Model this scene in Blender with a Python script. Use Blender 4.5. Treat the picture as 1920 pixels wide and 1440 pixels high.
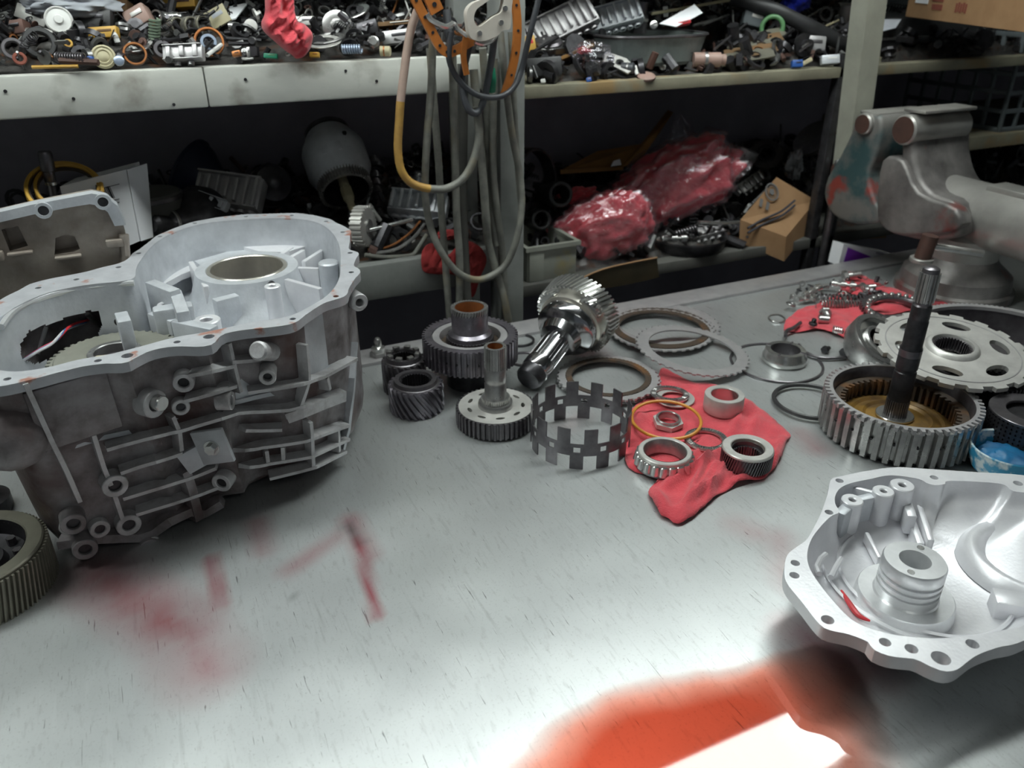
import bpy, bmesh, math, random
from mathutils import Vector, Matrix, Quaternion, noise
from mathutils.geometry import tessellate_polygon

for _o in list(bpy.data.objects):
    bpy.data.objects.remove(_o)
SC = bpy.context.scene
COL = SC.collection
PI = math.pi
R = math.radians

# ------------------------------------------------------------------ camera
BZ = 0.90                     # height of the bench top
FOC, TH, YAW, EYE = 1500.0, R(27.5), R(24.9), 0.55
CAM = Vector((0, 0, BZ + EYE))
cd = bpy.data.cameras.new('camera')
cd.sensor_width = 36.0
cd.lens = FOC / 1920 * 36.0
cd.clip_start = 0.02
cd.dof.use_dof = True
cd.dof.focus_distance = 0.85
cd.dof.aperture_fstop = 7.0
cam = bpy.data.objects.new('camera', cd)
COL.objects.link(cam)
cam.location = CAM
cam.rotation_euler = (PI / 2 - TH, 0, -YAW)
SC.camera = cam

# ------------------------------------------------------------------ world, exposure
w = bpy.data.worlds.new('workshop_air')
SC.world = w
w.use_nodes = True
w.node_tree.nodes['Background'].inputs[0].default_value = (0.80, 0.90, 1.0, 1)
w.node_tree.nodes['Background'].inputs[1].default_value = 0.09
SC.view_settings.view_transform = 'Standard'
SC.view_settings.look = 'None'
SC.view_settings.gamma = 1.0
SC.view_settings.use_curve_mapping = False
SC.view_settings.exposure = 0.0
LAMP_POWER = 20.0

# ------------------------------------------------------------------ rays from the photograph's frame to places in the room
def ray(px, py):
    u = (px - 960) / FOC
    v = (py - 720) / FOC
    dn = math.sin(TH) + v * math.cos(TH)
    fw = math.cos(TH) - v * math.sin(TH)
    return Vector((fw * math.sin(YAW) + u * math.cos(YAW), fw * math.cos(YAW) - u * math.sin(YAW), -dn))
def T(px, py, z=0.0):                 # point on the level plane z above the bench top
    d = ray(px, py)
    return CAM + d * ((BZ + z - CAM.z) / d.z)
def S(px, py, Y):                     # point on the upright plane at distance Y
    d = ray(px, py)
    return CAM + d * (Y / d.y)
def depth(p):                         # depth along the view axis
    f = Vector((math.cos(TH) * math.sin(YAW), math.cos(TH) * math.cos(YAW), -math.sin(TH)))
    return (Vector(p) - CAM).dot(f)
def mp(p):                            # metres per photo pixel at a place
    return depth(p) / FOC
RT = Vector((math.cos(YAW), -math.sin(YAW), 0))      # to the viewer's right, level
FW = Vector((math.sin(YAW), math.cos(YAW), 0))       # away from the viewer, level
UP = Vector((0, 0, 1))

def project(p):                       # photo pixel of a place
    d = Vector(p) - CAM
    dep = d.dot(Vector((math.cos(TH) * math.sin(YAW), math.cos(TH) * math.cos(YAW), -math.sin(TH))))
    up = Vector((math.sin(TH) * math.sin(YAW), math.sin(TH) * math.cos(YAW), math.cos(TH)))
    return 960 + FOC * d.dot(RT) / dep, 720 - FOC * d.dot(up) / dep
def inside(x, y, poly):
    c = False
    for i in range(len(poly)):
        (x1, y1), (x2, y2) = poly[i - 1], poly[i]
        if (y1 > y) != (y2 > y) and x < (x2 - x1) * (y - y1) / (y2 - y1) + x1:
            c = not c
    return c

# ------------------------------------------------------------------ materials
MATS = {}
def mat(name, c1, c2=None, metal=0.0, rough=0.5, scale=30.0, bump=0.0, bscale=None, mix=(0.35, 0.7), rvar=0.0,
        stretch=None, detail=6.0, c3=None, s3=8.0, mix3=(0.55, 0.7), sheen=0.0, coat=0.0):
    m = bpy.data.materials.new(name)
    m.use_nodes = True
    nt = m.node_tree
    N, L = nt.nodes, nt.links
    b = N['Principled BSDF']
    b.inputs['Metallic'].default_value = metal
    b.inputs['Roughness'].default_value = rough
    if sheen:
        b.inputs['Sheen Weight'].default_value = sheen
    if coat:
        b.inputs['Coat Weight'].default_value = coat
        b.inputs['Coat Roughness'].default_value = 0.15
    tc = N.new('ShaderNodeTexCoord')
    src = tc.outputs['Object']
    if stretch:
        mpn = N.new('ShaderNodeMapping')
        mpn.inputs['Scale'].default_value = stretch
        L.new(src, mpn.inputs['Vector'])
        src = mpn.outputs['Vector']
    nz = N.new('ShaderNodeTexNoise')
    nz.inputs['Scale'].default_value = scale
    nz.inputs['Detail'].default_value = detail
    nz.inputs['Roughness'].default_value = 0.6
    L.new(src, nz.inputs['Vector'])
    c1 = tuple(c1) + (1,)
    col = None
    if c2:
        c2 = tuple(c2) + (1,)
        rp = N.new('ShaderNodeValToRGB')
        rp.color_ramp.elements[0].position = mix[0]
        rp.color_ramp.elements[1].position = mix[1]
        rp.color_ramp.elements[0].color = c1
        rp.color_ramp.elements[1].color = c2
        L.new(nz.outputs['Fac'], rp.inputs['Fac'])
        col = rp.outputs['Color']
    if c3:
        n3 = N.new('ShaderNodeTexNoise')
        n3.inputs['Scale'].default_value = s3
        n3.inputs['Detail'].default_value = 5
        L.new(tc.outputs['Object'], n3.inputs['Vector'])
        mr = N.new('ShaderNodeMapRange')
        mr.inputs[1].default_value = mix3[0]
        mr.inputs[2].default_value = mix3[1]
        L.new(n3.outputs['Fac'], mr.inputs[0])
        mx = N.new('ShaderNodeMix')
        mx.data_type = 'RGBA'
        L.new(mr.outputs[0], mx.inputs[0])
        if col:
            L.new(col, mx.inputs[6])
        else:
            mx.inputs[6].default_value = c1
        mx.inputs[7].default_value = tuple(c3) + (1,)
        col = mx.outputs[2]
    if col:
        L.new(col, b.inputs['Base Color'])
    else:
        b.inputs['Base Color'].default_value = c1
    if rvar:
        mr = N.new('ShaderNodeMapRange')
        mr.inputs[3].default_value = max(0.03, rough - rvar)
        mr.inputs[4].default_value = min(1, rough + rvar)
        L.new(nz.outputs['Fac'], mr.inputs[0])
        L.new(mr.outputs[0], b.inputs['Roughness'])
    if bump:
        nb = N.new('ShaderNodeTexNoise')
        nb.inputs['Scale'].default_value = bscale or scale * 4
        nb.inputs['Detail'].default_value = 4
        L.new(src, nb.inputs['Vector'])
        bp = N.new('ShaderNodeBump')
        bp.inputs['Strength'].default_value = bump
        bp.inputs['Distance'].default_value = 0.002
        L.new(nb.outputs['Fac'], bp.inputs['Height'])
        L.new(bp.outputs['Normal'], b.inputs['Normal'])
    MATS[name] = m
    return m
M = MATS
mat('steel', (0.47, 0.465, 0.455), (0.31, 0.305, 0.30), 0.85, 0.30, 60, 0.05, rvar=0.12)
mat('bright_steel', (0.72, 0.72, 0.70), (0.55, 0.55, 0.54), 0.9, 0.22, 60, 0.03, rvar=0.1)
mat('pale_steel', (0.62, 0.61, 0.58), (0.48, 0.47, 0.45), 0.55, 0.42, 40, 0.05)
mat('dark_steel', (0.20, 0.19, 0.20), (0.12, 0.11, 0.12), 0.8, 0.33, 50, 0.06, rvar=0.12)
mat('black_steel', (0.075, 0.072, 0.078), (0.03, 0.03, 0.032), 0.7, 0.36, 50, 0.08, rvar=0.12)
mat('gear_steel', (0.27, 0.25, 0.28), (0.15, 0.14, 0.16), 0.8, 0.3, 50, 0.05, rvar=0.1)
mat('plate_steel', (0.46, 0.45, 0.45), (0.36, 0.35, 0.36), 0.55, 0.42, 30, 0.04)
mat('friction', (0.062, 0.042, 0.028), (0.038, 0.028, 0.022), 0.0, 0.5, 80, 0.2, c3=(0.13, 0.058, 0.02), s3=25)
mat('polished', (0.56, 0.56, 0.57), (0.42, 0.42, 0.43), 1.0, 0.16, 40, 0.02, rvar=0.06)
mat('copper', (0.42, 0.17, 0.06), (0.25, 0.10, 0.04), 0.7, 0.4, 40)
mat('cast', (0.60, 0.62, 0.65), (0.48, 0.50, 0.53), 0.35, 0.42, 40, 0.18, 260, rvar=0.08)
mat('cast_white', (0.80, 0.80, 0.82), (0.66, 0.66, 0.69), 0.35, 0.38, 18, 0.12, 260, rvar=0.08)
mat('machined', (0.78, 0.79, 0.80), (0.64, 0.65, 0.66), 0.6, 0.3, 40, 0.05)
mat('cast_dirty', (0.34, 0.32, 0.33), (0.13, 0.11, 0.11), 0.25, 0.5, 26, 0.35, 180, mix=(0.35, 0.68), c3=(0.10, 0.06, 0.055), s3=11, mix3=(0.50, 0.68))
mat('cast_brown', (0.40, 0.355, 0.31), (0.22, 0.18, 0.15), 0.3, 0.42, 18, 0.25, 160, c3=(0.07, 0.05, 0.04), s3=7, mix3=(0.5, 0.64))
mat('flange_sealant', (0.58, 0.59, 0.62), (0.46, 0.47, 0.5), 0.4, 0.4, 40, 0.1, 200, c3=(0.44, 0.22, 0.17), s3=34, mix3=(0.60, 0.66))
mat('bore_steel', (0.62, 0.59, 0.52), (0.48, 0.46, 0.41), 0.7, 0.25, 30, 0.03)
mat('rubber', (0.035, 0.035, 0.037), (0.02, 0.02, 0.02), 0.0, 0.45, 40, 0.1)
mat('hose_grey', (0.19, 0.19, 0.165), (0.10, 0.10, 0.09), 0.0, 0.55, 45, 0.1, c3=(0.19, 0.16, 0.10), s3=12)
mat('hose_yellow', (0.46, 0.27, 0.06), (0.30, 0.17, 0.05), 0.0, 0.5, 40, 0.1)
mat('hose_pink', (0.45, 0.32, 0.27), (0.36, 0.27, 0.22), 0.0, 0.5, 40, 0.1)
mat('cable_dark', (0.055, 0.06, 0.068), (0.035, 0.035, 0.04), 0.0, 0.45, 40, 0.1)
mat('orange', (0.46, 0.15, 0.025), (0.30, 0.10, 0.02), 0.0, 0.45, 25, 0.1)
mat('cloth_red', (0.64, 0.066, 0.085), (0.50, 0.042, 0.06), 0.0, 0.9, 60, 0.6, 500, sheen=0.3)
mat('cloth_dull', (0.36, 0.03, 0.03), (0.20, 0.02, 0.02), 0.0, 0.9, 25, 0.6, 400)
mat('yellow_paint', (0.55, 0.32, 0.045), (0.40, 0.22, 0.04), 0.0, 0.45, 30, 0.1)
mat('piston_yellow', (0.27, 0.15, 0.03), (0.14, 0.08, 0.022), 0.1, 0.4, 30, 0.1, c3=(0.09, 0.05, 0.02), s3=22)
mat('yellow_ring', (0.62, 0.27, 0.03), (0.48, 0.2, 0.03), 0.0, 0.4, 30)
mat('wood_paint', (0.56, 0.57, 0.52), (0.39, 0.395, 0.365), 0.0, 0.6, 9, 0.25, 60, c3=(0.17, 0.15, 0.12), s3=13, mix3=(0.54, 0.72), stretch=(0.35, 1, 1))
mat('wood_dull', (0.24, 0.225, 0.16), (0.15, 0.14, 0.10), 0.0, 0.7, 12, 0.25, 60, c3=(0.24, 0.16, 0.07), s3=10)
mat('wood_dark', (0.10, 0.098, 0.088), (0.06, 0.06, 0.055), 0.0, 0.7, 12, 0.25, 60)
mat('post_paint', (0.36, 0.36, 0.30), (0.27, 0.27, 0.225), 0.0, 0.6, 12, 0.2, 80)
mat('post_grey', (0.25, 0.26, 0.245), (0.16, 0.165, 0.16), 0.0, 0.6, 12, 0.2, 80)
mat('wall_dark', (0.36, 0.33, 0.38), (0.24, 0.22, 0.25), 0.0, 0.8, 5, 0.1, 40)
mat('wall_grey', (0.34, 0.37, 0.36), (0.26, 0.28, 0.28), 0.0, 0.8, 5, 0.1, 40)
mat('concrete', (0.20, 0.20, 0.19), (0.12, 0.12, 0.115), 0.0, 0.8, 5, 0.2, 40)
mat('ceiling_paint', (0.30, 0.30, 0.29), (0.24, 0.24, 0.235), 0.0, 0.8, 5)
mat('cardboard', (0.34, 0.20, 0.10), (0.27, 0.15, 0.07), 0.0, 0.8, 20, 0.1)
mat('cardboard_dark', (0.17, 0.095, 0.04), (0.10, 0.06, 0.028), 0.0, 0.8, 15, 0.1)
mat('paper', (0.86, 0.87, 0.90), (0.78, 0.79, 0.82), 0.0, 0.7, 15)
mat('paper_grey', (0.40, 0.42, 0.46), (0.33, 0.35, 0.38), 0.0, 0.7, 15)
mat('ink', (0.03, 0.03, 0.04), None, 0.0, 0.7)
mat('ink_blue', (0.13, 0.13, 0.13), None, 0.0, 0.8)
mat('ink_red', (0.20, 0.055, 0.035), None, 0.0, 0.8)
mat('purple', (0.20, 0.03, 0.42), None, 0.0, 0.5)
mat('plastic_grey', (0.30, 0.31, 0.27), (0.23, 0.235, 0.20), 0.0, 0.5, 15, 0.05, c3=(0.34, 0.26, 0.08), s3=9, mix3=(0.62, 0.72))
mat('crate_grey', (0.13, 0.15, 0.16), (0.09, 0.105, 0.11), 0.0, 0.55, 15)
mat('tray_tin', (0.30, 0.34, 0.33), (0.22, 0.25, 0.24), 0.25, 0.5, 40, 0.3, 220)
mat('blue_plastic', (0.01, 0.03, 0.55), (0.01, 0.02, 0.35), 0.0, 0.3, 10, coat=0.5)
mat('blue_cloth', (0.01, 0.16, 0.34), (0.01, 0.05, 0.14), 0.0, 0.5, 25, 0.3, 100)
mat('bowl_blue', (0.62, 0.70, 0.72), (0.03, 0.27, 0.46), 0.0, 0.4, 45, mix=(0.46, 0.56), detail=3)
mat('green_plastic', (0.10, 0.24, 0.10), (0.07, 0.17, 0.07), 0.0, 0.4, 20)
mat('green_bright', (0.01, 0.22, 0.12), None, 0.0, 0.5)
mat('spring_green', (0.20, 0.26, 0.19), (0.13, 0.17, 0.12), 0.2, 0.5, 30)
mat('spring_blue', (0.30, 0.36, 0.46), None, 0.5, 0.35)
mat('cream', (0.44, 0.40, 0.26), (0.36, 0.32, 0.2), 0.0, 0.6, 20)
mat('pinkish', (0.36, 0.24, 0.20), (0.28, 0.18, 0.15), 0.0, 0.5, 20)
mat('blue_cap', (0.02, 0.08, 0.30), None, 0.0, 0.4)
mat('white_plastic', (0.72, 0.72, 0.70), (0.6, 0.6, 0.58), 0.0, 0.45, 20)
mat('handle_white', (0.62, 0.58, 0.52), (0.50, 0.46, 0.40), 0.1, 0.4, 20, 0.1)
mat('vise_iron', (0.25, 0.235, 0.225), (0.10, 0.093, 0.09), 0.4, 0.45, 16, 0.6, 55, c3=(0.22, 0.05, 0.04), s3=9, mix3=(0.60, 0.68))
mat('vise_teal', (0.04, 0.085, 0.09), (0.17, 0.165, 0.155), 0.2, 0.5, 9, 0.5, 60, mix=(0.42, 0.56), c3=(0.26, 0.05, 0.04), s3=14, mix3=(0.57, 0.64))
mat('vise_bare', (0.42, 0.41, 0.385), (0.30, 0.29, 0.27), 0.55, 0.4, 14, 0.5, 60)
mat('rust', (0.11, 0.055, 0.042), (0.06, 0.036, 0.03), 0.3, 0.6, 20, 0.2)
mat('wire_red', (0.55, 0.03, 0.04), None, 0, 0.4)
mat('wire_blue', (0.05, 0.18, 0.40), None, 0, 0.4)
mat('wire_white', (0.5, 0.5, 0.52), None, 0, 0.4)
mat('gear_olive', (0.33, 0.33, 0.28), (0.25, 0.25, 0.21), 0.5, 0.45, 25, 0.05)
mat('gear_khaki', (0.25, 0.24, 0.19), (0.17, 0.16, 0.13), 0.5, 0.42, 25, 0.05)
mat('scrap_grey', (0.24, 0.24, 0.235), (0.14, 0.14, 0.14), 0.8, 0.33, 60, 0.05, rvar=0.12)
mat('scrap', (0.10, 0.095, 0.09), (0.03, 0.028, 0.027), 0.5, 0.4, 60, 0.4, 300, c3=(0.10, 0.05, 0.03), s3=40)
mat('purple_print', (0.25, 0.22, 0.3), None, 0, 0.6)

def film_mat():
    m = bpy.data.materials.new('clear_film')
    m.use_nodes = True
    N, L = m.node_tree.nodes, m.node_tree.links
    N.remove(N['Principled BSDF'])
    tr = N.new('ShaderNodeBsdfTransparent')
    tr.inputs[0].default_value = (0.93, 0.92, 0.95, 1)
    gl = N.new('ShaderNodeBsdfGlossy')
    gl.inputs['Roughness'].default_value = 0.09
    gl.inputs[0].default_value = (0.95, 0.95, 1, 1)
    df = N.new('ShaderNodeBsdfDiffuse')
    df.inputs[0].default_value = (0.8, 0.75, 0.78, 1)
    tc = N.new('ShaderNodeTexCoord')
    mpn = N.new('ShaderNodeMapping')
    mpn.inputs['Scale'].default_value = (1, 1, 1)
    nz = N.new('ShaderNodeTexNoise')
    nz.inputs['Scale'].default_value = 42
    nz.inputs['Detail'].default_value = 5
    nz.inputs['Distortion'].default_value = 1.5
    L.new(tc.outputs['Object'], mpn.inputs[0])
    L.new(mpn.outputs[0], nz.inputs['Vector'])
    bp = N.new('ShaderNodeBump')
    bp.inputs['Strength'].default_value = 0.9
    bp.inputs['Distance'].default_value = 0.006
    L.new(nz.outputs['Fac'], bp.inputs['Height'])
    L.new(bp.outputs['Normal'], gl.inputs['Normal'])
    mx = N.new('ShaderNodeMixShader')
    mx.inputs[0].default_value = 0.17
    L.new(tr.outputs[0], mx.inputs[1])
    L.new(gl.outputs[0], mx.inputs[2])
    m2 = N.new('ShaderNodeMixShader')
    m2.inputs[0].default_value = 0.012
    L.new(mx.outputs[0], m2.inputs[1])
    L.new(df.outputs[0], m2.inputs[2])
    L.new(m2.outputs[0], N['Material Output'].inputs[0])
    M['clear_film'] = m
film_mat()

# ------------------------------------------------------------------ mesh building
class MB:
    def __init__(s):
        s.v, s.f = [], []
    def add(s, vs, fs, X=None):
        k = len(s.v)
        s.v += [tuple(X @ Vector(p)) if X is not None else tuple(p) for p in vs]
        s.f += [tuple(i + k for i in q) for q in fs]
        return s
    def box(s, sx, sy, sz, c=(0, 0, 0), X=None, bev=0.0):
        x, y, z = sx / 2, sy / 2, sz / 2
        if bev <= 0:
            vs = [(a, b, d) for d in (-z, z) for b in (-y, y) for a in (-x, x)]
            fs = [(0, 2, 3, 1), (4, 5, 7, 6), (0, 1, 5, 4), (2, 6, 7, 3), (0, 4, 6, 2), (1, 3, 7, 5)]
            vs = [(p[0] + c[0], p[1] + c[1], p[2] + c[2]) for p in vs]
            return s.add(vs, fs, X)
        bm = bmesh.new()
        bmesh.ops.create_cube(bm, size=1)
        for v in bm.verts:
            v.co = Vector((v.co.x * sx, v.co.y * sy, v.co.z * sz))
        bmesh.ops.bevel(bm, geom=bm.edges[:], offset=bev, segments=2, affect='EDGES', profile=0.5)
        return s.bm(bm, Matrix.Translation(c) if X is None else X @ Matrix.Translation(c))
    def bm(s, bm, X=None):
        bm.verts.index_update()
        s.add([v.co.copy() for v in bm.verts], [tuple(v.index for v in f.verts) for f in bm.faces], X)
        bm.free()
        return s
    def lathe(s, prof, n=48, X=None, closed=False, arc=None):
        vs, fs = [], []
        m = len(prof)
        full = arc is None
        cnt = n if full else n + 1
        for i in range(cnt):
            a = 2 * PI * i / n if full else arc[0] + (arc[1] - arc[0]) * i / n
            ca, sa = math.cos(a), math.sin(a)
            vs += [(r * ca, r * sa, z) for r, z in prof]
        for i in range(n):
            j = (i + 1) % cnt
            for k in range(m if closed else m - 1):
                l = (k + 1) % m
                fs.append((i * m + k, j * m + k, j * m + l, i * m + l))
        return s.add(vs, fs, X)
    def ring(s, ro, ri, z0, z1, n=48, X=None, bev=0.0):
        b = bev
        if b:
            pr = [(ri, z0 + b), (ri + b, z0), (ro - b, z0), (ro, z0 + b), (ro, z1 - b), (ro - b, z1), (ri + b, z1), (ri, z1 - b)]
        else:
            pr = [(ri, z0), (ro, z0), (ro, z1), (ri, z1)]
        return s.lathe(pr, n, X, closed=True)
    def cyl(s, r, z0, z1, n=24, X=None, r2=None, bev=0.0):
        r2 = r if r2 is None else r2
        b = min(bev, abs(z1 - z0) / 3)
        if b:
            pr = [(0, z0), (r - b, z0), (r, z0 + b), (r2, z1 - b), (r2 - b, z1), (0, z1)]
        else:
            pr = [(0, z0), (r, z0), (r2, z1), (0, z1)]
        return s.lathe(pr, n, X)
    def gear(s, ro, rr, n, z0, z1, ri, tw=0.0, lv=1, X=None, duty=0.5, chamfer=0.0, inner_teeth=0.0):
        # toothed ring; tw = twist over the height (helical)
        vs, fs = [], []
        q = 4
        c = n * q
        for l in range(lv + 1):
            t = l / lv
            z = z0 + (z1 - z0) * t
            a0 = tw * t
            for side in (0, 1):
                for i in range(n):
                    for k in range(q):
                        fr = (0.0, 0.10 + 0.02, duty, duty + 0.12)[k]
                        a = 2 * PI * (i + fr) / n + a0
                        if side == 0:
                            rad = (rr, ro, ro, rr)[k]
                            if chamfer and l in (0, lv):
                                rad -= chamfer
                        else:
                            rad = ri - (inner_teeth if k in (1, 2) else 0)
                        vs.append((rad * math.cos(a), rad * math.sin(a), z))
        for l in range(lv):
            b0, b1 = l * 2 * c, (l + 1) * 2 * c
            for i in range(c):
                j = (i + 1) % c
                fs.append((b0 + i, b0 + j, b1 + j, b1 + i))
                fs.append((b0 + c + j, b0 + c + i, b1 + c + i, b1 + c + j))
        e = lv * 2 * c
        for i in range(c):
            j = (i + 1) % c
            fs.append((i, c + i, c + j, j))
            fs.append((e + i, e + j, e + c + j, e + c + i))
        return s.add(vs, fs, X)
    def tube(s, pts, r, n=8, X=None, caps=True, close=False):
        pts = [Vector(p) for p in pts]
        m = len(pts)
        vs, fs = [], []
        up = None
        for i, p in enumerate(pts):
            if close:
                t = pts[(i + 1) % m] - pts[i - 1]
            else:
                t = pts[min(i + 1, m - 1)] - pts[max(i - 1, 0)]
            if t.length < 1e-9:
                t = Vector((0, 0, 1))
            t.normalize()
            if up is None:
                up = t.orthogonal().normalized()
            up = (up - t * up.dot(t))
            if up.length < 1e-6:
                up = t.orthogonal()
            up.normalize()
            bn = t.cross(up)
            rr = r[i] if isinstance(r, (list, tuple)) else r
            vs += [p + (up * math.cos(2 * PI * k / n) + bn * math.sin(2 * PI * k / n)) * rr for k in range(n)]
        for i in range(m if close else m - 1):
            j = (i + 1) % m
            for k in range(n):
                l = (k + 1) % n
                fs.append((i * n + k, i * n + l, j * n + l, j * n + k))
        if caps and not close:
            fs.append(tuple(range(n - 1, -1, -1)))
            fs.append(tuple((m - 1) * n + k for k in range(n)))
        return s.add(vs, fs, X)
    def helix(s, r, wire, turns, length, n=10, X=None, seg=6, r2=None):
        r2 = r if r2 is None else r2
        k = int(turns * n)
        return s.tube([((r + (r2 - r) * i / k) * math.cos(2 * PI * i / n), (r + (r2 - r) * i / k) * math.sin(2 * PI * i / n), length * i / k) for i in range(k + 1)], wire, seg, X)
    def plate(s, outer, holes, z0, z1, X=None, bottom=True):
        loops = [[Vector((p[0], p[1], 0)) for p in outer]] + [[Vector((p[0], p[1], 0)) for p in h] for h in holes]
        flat = [p for l in loops for p in l]
        tri = tessellate_polygon(loops)
        n = len(flat)
        vs = [(p.x, p.y, z1) for p in flat] + [(p.x, p.y, z0) for p in flat]
        fs = []
        for a, b, c in tri:
            A, B, C = flat[a], flat[b], flat[c]
            if (B - A).cross(C - A).z < 0:
                a, c = c, a
            fs.append((a, b, c))
            if bottom:
                fs.append((c + n, b + n, a + n))
        k = 0
        for li, l in enumerate(loops):
            m = len(l)
            area = sum(l[i].x * l[(i + 1) % m].y - l[(i + 1) % m].x * l[i].y for i in range(m))
            flip = (area < 0) != (li > 0)
            for i in range(m):
                j = (i + 1) % m
                q = (k + i, k + i + n, k + j + n, k + j)
                fs.append(q if not flip else q[::-1])
            k += m
        return s.add(vs, fs, X)
    def loft(s, loops, X=None, cap0=False, cap1=False, flip=False, closed=True):
        n = len(loops[0])
        vs = [p for l in loops for p in l]
        fs = []
        for a in range(len(loops) - 1):
            for i in range(n if closed else n - 1):
                j = (i + 1) % n
                q = (a * n + i, a * n + j, (a + 1) * n + j, (a + 1) * n + i)
                fs.append(q[::-1] if flip else q)
        if cap0:
            fs.append(tuple(range(n))[::-1])
        if cap1:
            fs.append(tuple((len(loops) - 1) * n + i for i in range(n)))
        return s.add(vs, fs, X)
    def cylgrid(s, r, th, nseg, zs, keep, X=None):
        # cylinder wall of real thickness with openings; keep(i, k) tells whether a cell is solid
        vs, fs = [], []
        m = len(zs)
        def vi(i, k, side):
            return ((i % nseg) * m + k) * 2 + side
        for i in range(nseg):
            a = 2 * PI * i / nseg
            for z in zs:
                for rad in (r, r - th):
                    vs.append((rad * math.cos(a), rad * math.sin(a), z))
        K = lambda i, k: 0 <= k < m - 1 and keep(i % nseg, k)
        for i in range(nseg):
            for k in range(m - 1):
                if not K(i, k):
                    continue
                fs.append((vi(i, k, 0), vi(i + 1, k, 0), vi(i + 1, k + 1, 0), vi(i, k + 1, 0)))
                fs.append((vi(i, k, 1), vi(i, k + 1, 1), vi(i + 1, k + 1, 1), vi(i + 1, k, 1)))
                if not K(i - 1, k):
                    fs.append((vi(i, k, 0), vi(i, k + 1, 0), vi(i, k + 1, 1), vi(i, k, 1)))
                if not K(i + 1, k):
                    fs.append((vi(i + 1, k, 1), vi(i + 1, k + 1, 1), vi(i + 1, k + 1, 0), vi(i + 1, k, 0)))
                if not K(i, k - 1):
                    fs.append((vi(i, k, 1), vi(i + 1, k, 1), vi(i + 1, k, 0), vi(i, k, 0)))
                if not K(i, k + 1):
                    fs.append((vi(i, k + 1, 0), vi(i + 1, k + 1, 0), vi(i + 1, k + 1, 1), vi(i, k + 1, 1)))
        return s.add(vs, fs, X)
    def build(s, name, material, parent=None, loc=None, rot=None, smooth=38, fix=True):
        me = bpy.data.meshes.new(name)
        me.from_pydata(s.v, [], s.f)
        if fix:
            bm = bmesh.new()
            bm.from_mesh(me)
            bmesh.ops.remove_doubles(bm, verts=bm.verts[:], dist=1e-6)
            bmesh.ops.recalc_face_normals(bm, faces=bm.faces[:])
            bm.to_mesh(me)
            bm.free()
        me.validate()
        if smooth:
            me.polygons.foreach_set('use_smooth', [True] * len(me.polygons))
            me.set_sharp_from_angle(angle=R(smooth))
        me.materials.append(M[material] if isinstance(material, str) else material)
        o = bpy.data.objects.new(name, me)
        COL.objects.link(o)
        if parent is not None:
            o.parent = parent
        if loc is not None:
            o.location = loc
        if rot is not None:
            if isinstance(rot, Quaternion):
                o.rotation_mode = 'QUATERNION'
                o.rotation_quaternion = rot
            else:
                o.rotation_euler = rot
        return o

def tag(o, label=None, cat=None, group=None, kind=None):
    if label: o['label'] = label
    if cat: o['category'] = cat
    if group: o['group'] = group
    if kind: o['kind'] = kind
    return o
def thing(name, label, cat, loc=(0, 0, 0), rot=None, group=None):
    o = bpy.data.objects.new(name, None)
    o.empty_display_size = 0.02
    COL.objects.link(o)
    o.location = loc
    if rot is not None:
        if isinstance(rot, Quaternion):
            o.rotation_mode = 'QUATERNION'
            o.rotation_quaternion = rot
        else:
            o.rotation_euler = rot
    return tag(o, label, cat, group)
def along(v, roll=0.0):               # rotation whose z axis points along v
    q = Vector(v).to_track_quat('Z', 'Y')
    return q @ Quaternion((0, 0, 1), roll) if roll else q
def TM(loc=(0, 0, 0), rot=None, sc=None):
    X = Matrix.Translation(loc)
    if rot is not None:
        X = X @ (rot.to_matrix().to_4x4() if isinstance(rot, Quaternion) else Matrix.Rotation(rot[2], 4, 'Z') @ Matrix.Rotation(rot[1], 4, 'Y') @ Matrix.Rotation(rot[0], 4, 'X'))
    if sc is not None:
        X = X @ Matrix.Diagonal((*sc, 1))
    return X
def circle(cx, cy, r, n=16, ry=None, a0=0.0):
    ry = ry or r
    return [(cx + r * math.cos(a0 + 2 * PI * i / n), cy + ry * math.sin(a0 + 2 * PI * i / n)) for i in range(n)]
def spline(pts, k=6, closed=False):   # Catmull-Rom through the points
    P = [Vector(p) for p in pts]
    n = len(P)
    out = []
    for i in range(n if closed else n - 1):
        if closed:
            a, b, c, d = P[i - 1], P[i], P[(i + 1) % n], P[(i + 2) % n]
        else:
            a, b, c, d = P[max(i - 1, 0)], P[i], P[i + 1], P[min(i + 2, n - 1)]
        for j in range(k):
            t = j / k
            out.append(0.5 * ((2 * b) + (c - a) * t + (2 * a - 5 * b + 4 * c - d) * t * t + (3 * b - a - 3 * c + d) * t ** 3))
    if not closed:
        out.append(P[-1])
    return out
def resample(pts, n, closed=True):
    P = [Vector(p) for p in pts]
    if closed:
        P.append(P[0])
    L = [0]
    for i in range(len(P) - 1):
        L.append(L[-1] + (P[i + 1] - P[i]).length)
    out, k = [], 0
    for i in range(n):
        s = L[-1] * i / (n if closed else n - 1)
        while k < len(L) - 2 and L[k + 1] < s:
            k += 1
        t = (s - L[k]) / max(1e-9, L[k + 1] - L[k])
        out.append(P[k].lerp(P[k + 1], min(1, t)))
    return out
def offset(loop, d):                  # closed loop of 2D points moved outward by d (loop counter-clockwise)
    n = len(loop)
    out = []
    ar = sum(loop[i][0] * loop[(i + 1) % n][1] - loop[(i + 1) % n][0] * loop[i][1] for i in range(n))
    sg = 1 if ar > 0 else -1
    for i in range(n):
        a, b = Vector(loop[i - 1][:2]), Vector(loop[(i + 1) % n][:2])
        t = (b - a).normalized()
        out.append(Vector((loop[i][0] + sg * t.y * d, loop[i][1] - sg * t.x * d)))
    return out
rnd = random.Random(7)

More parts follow.
